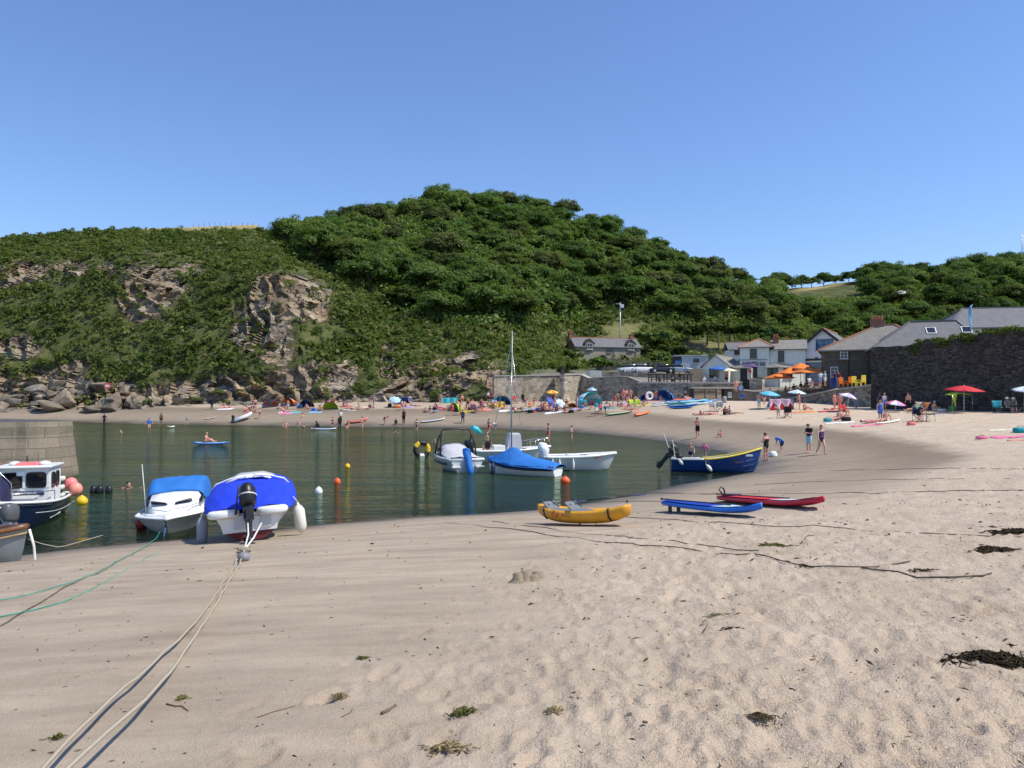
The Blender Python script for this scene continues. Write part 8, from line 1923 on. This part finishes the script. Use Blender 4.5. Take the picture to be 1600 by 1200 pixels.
MB().tube([(-.55, -.1, .22), (-.55, 1.6, .25), (-.35, 2.2, .36), (0, 2.45, .42), (.35, 2.2, .36), (.55, 1.6, .25), (.55, -.1, .22)], .21, 10).build('tube_hull', pm('white_pvc', (.72, .70, .70)), o); MB().box((0, 1.0, .12), (.9, 2.0, .06)).build('floor', GREYC, o); MB().box((0, .05, .28), (.8, .06, .4)).build('transom', RUBBER, o); outboard(o, (0, .0, .45), .8, R(-30), 0, RUBBER, RUBBER)
# pushchair by the notice board
o = empty('pushchair', pg(1158, 625), R(-60), 'blue three wheeled pushchair parked at the foot of the slipway', 'pushchair')
for (x_, y_, r_) in ((-.3, .35, .2), (.3, .35, .2), (0, -.55, .17)): MB().tube([(x_, y_ + math.cos(a) * r_, r_ + math.sin(a) * r_) for a in np.linspace(0, 2 * math.pi, 16)], .03, 6, cap=False).build('wheel', RUBBER, o)
for sx in (-.28, .28): MB().tube([(sx * .2, -.55, .2), (sx, .1, .5), (sx, .6, 1.05)], .018, 6).build('frame', ENGG, o)
canvas(o, [[(-.25, -.25, .4), (.25, -.25, .4)], [(-.25, .1, .45), (.25, .1, .45)], [(-.25, .3, .95), (.25, .3, .95)]], cloth('blue'), 'seat', .015, 0)
# seagull in flight
o = empty('seagull', (X(1410, 60), 60, Z(458, 60)), R(40), 'white gull flying in front of the valley trees', 'seagull'); gm = pm('gull_white', (.80, .80, .80), .7)
gb = MB(); gb.loft([[(r_ * math.cos(a), y_, r_ * .85 * math.sin(a)) for a in [2 * math.pi * k / 10 for k in range(10)]] for (y_, r_) in ((-.30, .01), (-.24, .045), (-.17, .05), (-.05, .075), (.10, .06), (.22, .03), (.32, .012))], 0, True, True, True, True)
for sx in (-1, 1): gb.loft([[(sx * x_, y_ + c_ * .5, z_ + .012), (sx * x_, y_, z_ + .02), (sx * x_, y_ - c_ * .5, z_), (sx * x_, y_, z_ - .004)] for (x_, y_, z_, c_) in ((.03, -.02, .02, .17), (.25, -.08, .14, .15), (.45, .0, .12, .11), (.68, .12, -.02, .02))], 0, True, True, True, True)
gb.build('body', gm, o); MB().lathe([(.016, 0), (.01, .04), (0, .06)], 6, M=Matrix.Translation((0, -.29, 0)) @ Matrix.Rotation(R(90), 4, 'X')).build('beak', YEL, o)

# ---------------------------------------------------------------- boulders and rocks
ROCKM = [None, None]
for k, (c1, c2, c3) in enumerate((((.075, .06, .045), (.22, .18, .135), (.36, .30, .225)), ((.065, .058, .05), (.17, .15, .125), (.30, .265, .22)))):
    n = NT('boulder_stone'); b = n.bsdf(c2, .9, 0, .2); co = n.coord('Object'); oi = n.new('ShaderNodeObjectInfo'); ad = n.new('ShaderNodeVectorMath', operation='ADD'); n.link(co, ad.inputs[0]); n.link(oi.outputs['Location'], ad.inputs[1])
    nz = n.noise(ad.outputs[0], .9, 8, .68); n.link(n.mix(.35, n.ramp(nz, [(.33, c1), (.5, c2), (.72, c3)]), n.ramp(oi.outputs['Random'], [(0, (.25, .24, .22)), (1, (.75, .72, .68))]), 'OVERLAY'), b.inputs['Base Color']); n.link(n.bump(n.noise(ad.outputs[0], 2.5, 8, .7), .9, .25), b.inputs['Normal']); ROCKM[k] = n.m
def rock_mesh(seed, mat_, flat=1.0):
    import bmesh
    bm = bmesh.new(); bmesh.ops.create_icosphere(bm, subdivisions=4, radius=1.0); r_ = np.random.default_rng(seed)
    co = np.array([v.co for v in bm.verts])
    for k in range(13):                       # plane cuts give the angular block shape
        d = r_.normal(size=3); d /= np.linalg.norm(d); lim = r_.uniform(.44, .80); s = co @ d; co -= np.where(s > lim, (s - lim) * .96, 0)[:, None] * d
    co += (.055 * fbm(co[:, 0] * 1.6 + seed, co[:, 1] * 1.6, co[:, 2] * 1.6, 4))[:, None] * co; co[:, 2] *= flat
    for v, c_ in zip(bm.verts, co): v.co = c_
    me_ = bpy.data.meshes.new('boulder'); bm.to_mesh(me_); bm.free(); me_.materials.append(mat_); return me_
RK = [rock_mesh(i * 7 + 1, ROCKM[i % 2], (.9, .7, .8, .6)[i % 4]) for i in range(8)]
def on_cliff(px, py):
    """surface point of the displaced hill mesh nearest to a pixel"""
    pj = HZ - FP * (A_hill[..., 2] - CAM_H) / A_hill[..., 1]; pi_ = 800 + FP * A_hill[..., 0] / A_hill[..., 1]
    k = np.argmin((pi_ - px) ** 2 + (pj - py) ** 2); return Vector(A_hill.reshape(-1, 3)[k])
A_hill = V[:, 1:-2]
_ri = 0
def boulder(px, py, sx, sz, label, group='boulders of the rockfall', p=None, name='boulder'):
    global _ri
    p = on_cliff(px, py) if p is None else p; q = RK[_ri % 8]; _ri += 1; s_ = sx * p.y / FP
    o = link_mesh(name, q); o.location = p + Vector((0, -s_ * .35, 0)); o.scale = (s_, s_ * .9, sz * p.y / FP); o.rotation_euler = (rnd.uniform(-.3, .3), rnd.uniform(-.4, .4), rnd.uniform(0, 6.28)); return tag(o, label, 'boulder', group)
for (px_, py_, sx, sz, lb) in ((180, 633, 30, 22, 'biggest pale square boulder at the foot of the rockfall'), (155, 650, 24, 13, 'dark wedge boulder overhanging the sand by the pier'), (105, 622, 24, 20, 'tall blocky boulder halfway along the rockfall'), (62, 608, 18, 20, 'upright dark boulder with a deep shadow cleft'), (168, 607, 26, 13, 'tilted dark slab carrying a red and white painted mark'), (22, 632, 34, 18, 'wide grey boulder above the pier top'), (92, 640, 30, 14, 'long low boulder just above the pier'), (215, 636, 14, 18, 'narrow dark boulder leaning beside the biggest one'), (192, 604, 11, 9, 'pale white topped boulder beside the painted slab'), (180, 655, 20, 6, 'flat pale rock shelf at the waterline')):
    boulder(px_, py_, sx, sz, lb, None)
for i in range(78):
    px_ = rnd.uniform(-60, 262); py_ = 652 - abs(rnd.gauss(0, 1)) * 34 if px_ < 220 else rnd.uniform(625, 648)
    if py_ < 545: continue
    s_ = rnd.choice((5, 6, 7, 8, 10, 12, 15, 19)) * (1.0 if py_ > 600 else .8); boulder(px_, py_, s_, s_ * rnd.uniform(.55, .95), 'grey brown boulder in the rockfall heap at the cliff foot' if s_ >= 9 else 'small broken rock among the rockfall at the cliff foot')
for i in range(42):
    px_ = rnd.uniform(262, 760); py_ = np.interp(px_, [262, 400, 560, 760], [643, 635, 629, 617]) - rnd.uniform(0, 9); s_ = rnd.choice((4, 5, 6, 8)); boulder(px_, py_, s_ * 1.3, s_ * .7, 'low grey rock along the back of the far beach', 'rocks along the back of the beach')
p = on_cliff(177, 606); o = empty('warning_sign', p + Vector((.3, -2.6, .4)), R(5), 'small red and white warning sign on the tilted slab', 'sign'); MB().box((0, 0, 0), (.95, .06, .95)).build('board', pm('sign_red', (.62, .10, .09), .6, .1), o); MB().box((0, -.04, -.05), (.6, .02, .35)).build('panel', WHT, o)

# ---------------------------------------------------------------- ropes
def rope(name, label, pix_, r_, mat_, lifts=None, group='mooring ropes over the sand', wob=.02, step=.25):
    P = [pg(*p) for p in pix_]
    if lifts:
        for p, l in zip(P, lifts): p.z += l
    out = []
    for i in range(len(P) - 1):
        a0, a1, a2, a3 = P[max(i - 1, 0)], P[i], P[i + 1], P[min(i + 2, len(P) - 1)]; n_ = max(2, int((a2 - a1).length / step))
        for k in range(n_ + (i == len(P) - 2)):
            t = k / n_; q = .5 * ((2 * a1) + (a2 - a0) * t + (2 * a0 - 5 * a1 + 4 * a2 - a3) * t * t + (3 * a1 - a0 - 3 * a2 + a3) * t ** 3)
            w_ = wob * float(perlin(q.x * .8, q.y * .8, r_ * 900)); lz = 0 if not lifts else lifts[i] + (lifts[i + 1] - lifts[i]) * t
            out.append(Vector((q.x + w_, q.y + w_, max(bz(q.x, q.y), -.02) + r_ * (.8 if lifts or group is None else .5 + 2.2 * float(perlin(q.x * .7, q.y * .7, 4.4))) + lz)))
    o = MB().tube(out, r_, 7).build(name, mat_); return tag(o, label, 'rope', group)
n = NT('laid_rope'); b = n.bsdf((.5, .44, .33), .9, 0, .1); wv = n.new('ShaderNodeTexWave'); wv.inputs['Scale'].default_value = 70; wv.inputs['Distortion'].default_value = 2.5; wv.bands_direction = 'DIAGONAL'; n.link(n.coord('Object'), wv.inputs[0]); n.link(n.ramp(wv.outputs[0], [(.2, (.40, .34, .25)), (.7, (.58, .51, .39))]), b.inputs['Base Color']); n.link(n.bump(wv.outputs[0], .8, .006), b.inputs['Normal']); ROPE = n.m
GRR = pm('green_rope', (.03, .30, .22), .85, .3); DKR = pm('dark_weedy_rope', (.10, .085, .062), .95, .4, 9)
rope('mooring_rope', 'thick cream rope running up the beach, outer strand of the pair', [(378, 868), (350, 912), (300, 985), (230, 1060), (150, 1150), (20, 1330)], .013, ROPE, [.05, .02, .03, .07, .12, .2])
rope('mooring_rope', 'thick cream rope running up the beach, inner strand of the pair', [(384, 868), (352, 925), (305, 1005), (255, 1085), (190, 1170), (60, 1330)], .014, ROPE, [.05, .02, .04, .09, .16, .24])
o = MB().tube([pg(392, 856) + Vector((-.1, .1, .5)), pg(388, 858) + Vector((0, 0, .3)), pg(382, 866) + Vector((0, 0, .10)), pg(378, 876) + Vector((0, 0, .05))], .018, 7).build('bridle_rope', FEND); tag(o, 'pale rope bridle from the blue covered boat down to the grey float', 'rope')
o = MB().tube([pg(406, 856) + Vector((.0, .1, .5)), pg(396, 860) + Vector((0, 0, .25)), pg(384, 866) + Vector((0, 0, .12))], .018, 7).build('bridle_rope', FEND); tag(o, 'second arm of the rope bridle, from the outboard bracket to the knot', 'rope')
o = MB(); r_ = random.Random(2); kp = pg(381, 867)
o.tube([kp + Vector((.13 * math.sin(i * 2.1) * (1 - i / 60), .10 * math.cos(i * 1.7), .05 + .05 * math.sin(i * 2.9) + .04)) for i in range(34)], .018, 6); tag(o.build('rope_knot', ROPE), 'frayed knot of rope where the bridle meets the slip ropes', 'knot')
spheroid_buoy('grey_float', 'small grey plastic float tied to the rope at the blue covered boat', pg(379, 877) + Vector((.02, 0, .04)), .115, pm('scuffed_grey_plastic', (.22, .22, .225), .5, .2))
rope('mooring_rope', 'bright green rope curving from the cabin cruiser bow to the frame edge', [(262, 832), (245, 842), (215, 863), (150, 897), (70, 925), (-20, 945)], .008, GRR, [.35, .06, .02, .02, .02, .02])
rope('mooring_rope', 'second green rope running lower across the sand', [(300, 842), (250, 862), (190, 895), (120, 932), (50, 956), (-20, 970)], .008, GRR); rope('mooring_rope', 'brown weedy rope crossing under the green ropes', [(170, 890), (110, 915), (60, 945), (-20, 990)], .009, DKR)
rope('mooring_rope', 'pale rope dipping from the dinghy into the shallows', [(45, 858), (90, 858), (130, 846), (160, 838)], .012, ROPE, [.25, .05, .02, .03]); 
for i, (pp, r_) in enumerate([([(925, 760), (1000, 770), (1100, 772), (1300, 771), (1480, 768), (1640, 763)], .018), ([(890, 783), (985, 784), (1052, 784)], .014), ([(970, 808), (1150, 819), (1320, 827), (1450, 833), (1640, 840)], .013), ([(770, 815), (860, 827), (1000, 842), (1120, 856), (1185, 862)], .014), ([(690, 816), (830, 832), (1000, 853), (1090, 862), (1200, 869), (1300, 886), (1420, 880)], .014), ([(1345, 890), (1400, 897), (1460, 905), (1520, 901), (1550, 897)], .017), ([(1190, 742), (1330, 735), (1600, 733)], .014), ([(1180, 757), (1300, 752), (1500, 748), (1640, 745)], .012)]):
    rope('mooring_rope', ('long dark rope from the moored boats across the sand above the paddleboards', 'short dark rope end at the water beside the blue paddleboard', 'thin dark rope below the paddleboards reaching the weed at the frame edge', 'dark rope passing just below the kayak', 'half buried dark rope curving below the kayak across the trampled sand', 'loose curl of brown rope lying on trampled sand', 'dark rope from the launch bow across the beach', 'thin dark rope between the launch and the red paddleboard')[i], pp, r_ * .62, DKR, None, wob=.12)

# ---------------------------------------------------------------- seaweed, debris, sandcastle
WEED = leaf_mat('dried_seaweed', (.014, .011, .007), (.05, .036, .02), (.13, .095, .05), .05); WEEDG = leaf_mat('green_seaweed', (.05, .055, .015), (.11, .12, .03), (.24, .21, .09), .1); STRAW = leaf_mat('straw_weed', (.10, .07, .035), (.26, .20, .10), (.48, .40, .23), .1)
def weed(px, py, L, W, k, leaf, mat_, label, h=.05, rz=0):
    r_ = np.random.default_rng(int(px * 3 + py)); p = pg(px, py); nS = k; mb = MB()
    for i in range(nS):
        a = r_.uniform(0, 6.28); x0 = r_.normal(0, L * .3); y0 = r_.normal(0, W * .3); ln = r_.uniform(.4, 1.2) * leaf; q = []
        for t in range(5):
            xx0 = x0 + math.cos(a + .5 * math.sin(t * 1.7 + i)) * ln * t / 4; yy0 = y0 + math.sin(a + .5 * math.sin(t * 1.7 + i)) * ln * t / 4
            q.append((xx0, yy0, bz(p.x + xx0, p.y + yy0) - p.z + .006 + h * max(0, r_.uniform(.0, 1) * (1 - abs(x0) / L) * math.sin(math.pi * (t + .3) / 5))))
        mb.tube(q, [leaf * .05, leaf * .07, leaf * .06, leaf * .05, leaf * .02], 4)
    o = mb.build('seaweed', mat_, uv=False); a_ = o.data.attributes.new('tint', 'FLOAT', 'POINT'); a_.data.foreach_set('value', np.repeat(r_.uniform(0, 1, nS), 20).astype(np.float32)); o.location = p; o.rotation_euler.z = R(rz)
    return tag(o, label, 'seaweed', 'seaweed clumps on the sand')
for a in [(1560, 1037, .46, .13, 260, .12, WEED, 'big black tangle of seaweed at the frame edge', .07), (1552, 860, .40, .12, 150, .14, WEED, 'dark seaweed clump below the weedy tide heap', .05), (1590, 832, .55, .3, 220, .16, WEED, 'spread of dark tide wrack by the frame edge', .05), (722, 1118, .10, .05, 80, .06, WEEDG, 'green sprig of weed with leafy ends', .05), (700, 1172, .16, .06, 90, .07, STRAW, 'pale straw coloured weed heap', .04), (530, 1095, .07, .04, 50, .05, STRAW, 'small yellowish weed tuft beside a dark twig', .04),
          (868, 1115, .07, .04, 50, .06, STRAW, 'yellow straw scrap with a long stalk', .03), (1190, 1125, .14, .05, 90, .05, WEED, 'crumbled brown weed patch on lumpy sand', .02), (1212, 851, .35, .12, 80, .14, WEEDG, 'greenish weed scatter near the ropes', .03), (1120, 962, .2, .06, 26, .06, WEEDG, 'faint green weed scatter on trampled sand', .02), (565, 1030, .06, .03, 30, .05, WEEDG, 'tiny green weed tuft on smooth sand', .03), (1140, 985, .14, .04, 26, .05, WEED, 'dark crumbly weed line in a footprint hollow', .02), (88, 1158, .06, .03, 36, .05, WEEDG, 'little green tuft close to the slip ropes', .03), (285, 1095, .05, .03, 36, .05, WEEDG, 'little green tuft above a driftwood twig', .03), (1258, 886, .2, .04, 20, .09, WEED, 'weed caught along the half buried rope', .03), (1440, 893, .3, .05, 24, .10, WEED, 'weed beside the loose curl of rope', .03)]:
    weed(*a)
DRIFT = pm('driftwood', (.16, .11, .075), .9, .35, 12, .4)
for (pp, r_, lb) in (([(596, 1118), (606, 1113), (618, 1107)], .012, 'short thick driftwood stick'), ([(260, 1104), (275, 1105), (284, 1107), (294, 1113)], .006, 'reddish brown bent twig'), ([(402, 1124), (428, 1113), (445, 1112), (461, 1106)], .004, 'long thin crooked twig'), ([(1101, 985), (1106, 978)], .006, 'stub of dark stick in the trampled sand'), ([(534, 1123), (548, 1115), (551, 1108)], .004, 'forked dark twig below the yellow tuft'), ([(1252, 850), (1262, 838), (1272, 838)], .012, 'curved dark stick near the weedy rope')):
    P = [pg(*p) + Vector((0, 0, r_ * .8)) for p in pp]; tag(MB().tube(P, [r_] * (len(P) - 1) + [r_ * .7], 7).build('driftwood', DRIFT), lb, 'driftwood')
for (px_, py_, s_, m_, lb) in ((1092, 1081, .018, pm('blue_grey_pebble', (.16, .18, .21), .6, .2, 30), 'smooth blue grey pebble'), (1007, 1131, .022, pm('brown_pebble', (.12, .09, .075), .8, .3, 30), 'dark brown stone in lumpy sand'), (1385, 1082, .016, pm('brown_pebble', (.12, .09, .075)), 'small dark stone near the black tangle'), (893, 1005, .016, pm('brown_pebble', (.12, .09, .075)), 'small round stone beside a sand hollow')):
    o = link_mesh('pebble', RK[0].copy()); o.data.materials.clear(); o.data.materials.append(m_); o.location = pg(px_, py_) + Vector((0, 0, s_ * .4)); o.scale = (s_, s_ * .8, s_ * .6); tag(o, lb, 'pebble')
# loose scraps of weed and shell everywhere on the dry sand
r_ = np.random.default_rng(77); nS = 11000; Yd = 2.6 * np.exp(r_.uniform(0, 2.35, nS)); Xd = r_.uniform(-.95, .95, nS) * (Yd * .78 + .5); dd_ = shore_d(Xd, Yd); tp_ = trampled(Xd, Yd, dd_); cl_ = fbm(Xd * .9, Yd * .9, 6.6, 3)
kp_ = (dd_ > 2.5) & (r_.uniform(0, 1, nS) < (.16 + .6 * tp_) * np.clip(.55 + 1.5 * cl_, .08, 1)); Xd, Yd = Xd[kp_], Yd[kp_]; nS = len(Xd); Zd = beach_z(Xd, Yd) + .004
sz_ = r_.lognormal(-4.9, .55, nS).clip(.004, .035) * np.clip(Yd / 7, .7, 2.2); aa = r_.uniform(0, 6.28, nS); ex = np.stack([np.cos(aa), np.sin(aa), r_.uniform(-.15, .3, nS)], 1) * (sz_ * r_.uniform(1, 2.6, nS))[:, None]; ey = np.stack([-np.sin(aa), np.cos(aa), r_.uniform(0, .6, nS)], 1) * (sz_ * .55)[:, None]; ez = np.stack([np.zeros(nS), np.zeros(nS), sz_ * .5], 1)
C = np.stack([Xd, Yd, Zd], 1); Vd = np.stack([C - ex, C - ey, C + ex * .8, C + ey, C + ez], 1).reshape(-1, 3); b0 = np.arange(nS)[:, None] * 5; Fd = np.concatenate([b0 + np.array([[0, 1, 4]]), b0 + np.array([[1, 2, 4]]), b0 + np.array([[2, 3, 4]]), b0 + np.array([[3, 0, 4]])])
tag(link_mesh('seaweed_scraps', np_mesh('seaweed_scraps', Vd, Fd, leaf_mat('scrap_litter', (.012, .009, .006), (.045, .032, .018), (.20, .15, .09), .0), {'tint': np.repeat(r_.beta(1.3, 2.2, nS), 5)})), 'scraps of dried weed, twigs and shell littering the sand', 'beach litter', kind='stuff')
# sandcastle
SC = pm('damp_sand', (.26, .205, .145), .95, .2, 25, .5); p = pg(822, 908); o = empty('sandcastle', p, 0, 'crumbling damp sandcastle of bucket towers on the smooth sand', 'sandcastle')
for i, (x_, y_, r_, h_) in enumerate(((-.10, 0, .075, .10), (.0, .03, .08, .12), (.10, .02, .07, .07), (.16, .16, .08, .08), (.05, .2, .07, .09))):
    prof_ = [(r_ * 1.7, -.02), (r_ * 1.25, .015), (r_, .03), (r_ * .82, h_), (r_ * .5, h_ + .008), (0, h_ + .01)]; MB().lathe(prof_, 14, (x_, y_, 0)).build('tower', SC, o)
# ---------------------------------------------------------------- more of the crowd along the far sand
r_ = random.Random(31)
SPOT = [(392, 640, 'near the grey and orange tents'), (440, 640, 'between the dome tents'), (490, 641, 'beside the navy shelter'), (535, 636, 'on dry sand beyond the lime tent'), (580, 636, 'on open sand mid beach'), (640, 636, 'below the blue tent'), (672, 640, 'near the pale windbreak'), (700, 637, 'by the lime and green tent'),
        (728, 640, 'in the group before the wall end'), (757, 638, 'near the turquoise chair'), (795, 640, 'below the sea wall start'), (818, 638, 'behind the mast of the sailing boat'), (842, 641, 'beside the family group'), (875, 634, 'near the orange parasol'), (903, 637, 'by the bright stone return'), (948, 636, 'near the turquoise tent'), (968, 634, 'under the shaded wall'), (1000, 630, 'beside the blue tents')]
PW = {'sit': 'sitting', 'lie': 'lying flat', 'lean': 'leaning back', 'hug': 'hugging knees', 'stand': 'standing', 'prone': 'lying face down', 'bend': 'bending'}
n_p = 0
for i, (px_, py_, place) in enumerate(SPOT):
    used_ = set()
    for j in range(3):
        po = r_.choice([q for q in PW if q not in used_]); used_.add(po); c_ = r_.choice(['red', 'navy', 'black', 'pink', 'blue', 'teal', 'orange', 'purple', 'white', 'maroon']); g = r_.choice(['trunks', 'bikini', 'swimsuit', 'tshirt'])
        person(px_ + r_.uniform(-11, 11), py_ + r_.uniform(-3.5, 5), po, r_.uniform(-90, 90), r_.choice((1, 1, .95, .75)), r_.choice((2, 2, 1, 0)), r_.choice('kbybr'), g + ':' + c_, 'bather ' + PW[po] + ' in ' + c_ + ' ' + {'trunks': 'trunks', 'bikini': 'bikini', 'swimsuit': 'swimsuit', 'tshirt': 't-shirt'}[g] + ' ' + place, FG)
    c_ = ['coral', 'white', 'lblue', 'red', 'cream', 'lilac', 'teal', 'pink', 'yellow'][i % 9]
    towel(px_ + r_.uniform(-6, 6), py_ + r_.uniform(-1, 4), 2.0, 1.1, r_.uniform(60, 95), c_, c_.replace('lblue', 'light blue') + ' towel spread ' + place)
    if i % 2 == 0: bag(px_ + r_.uniform(-9, 9), py_ + 1, (.55, .4, .4), ['navy', 'black', 'blue', 'maroon', 'teal'][i % 5], ['navy', 'black', 'blue', 'maroon', 'teal'][i % 5] + ' beach bag ' + place)
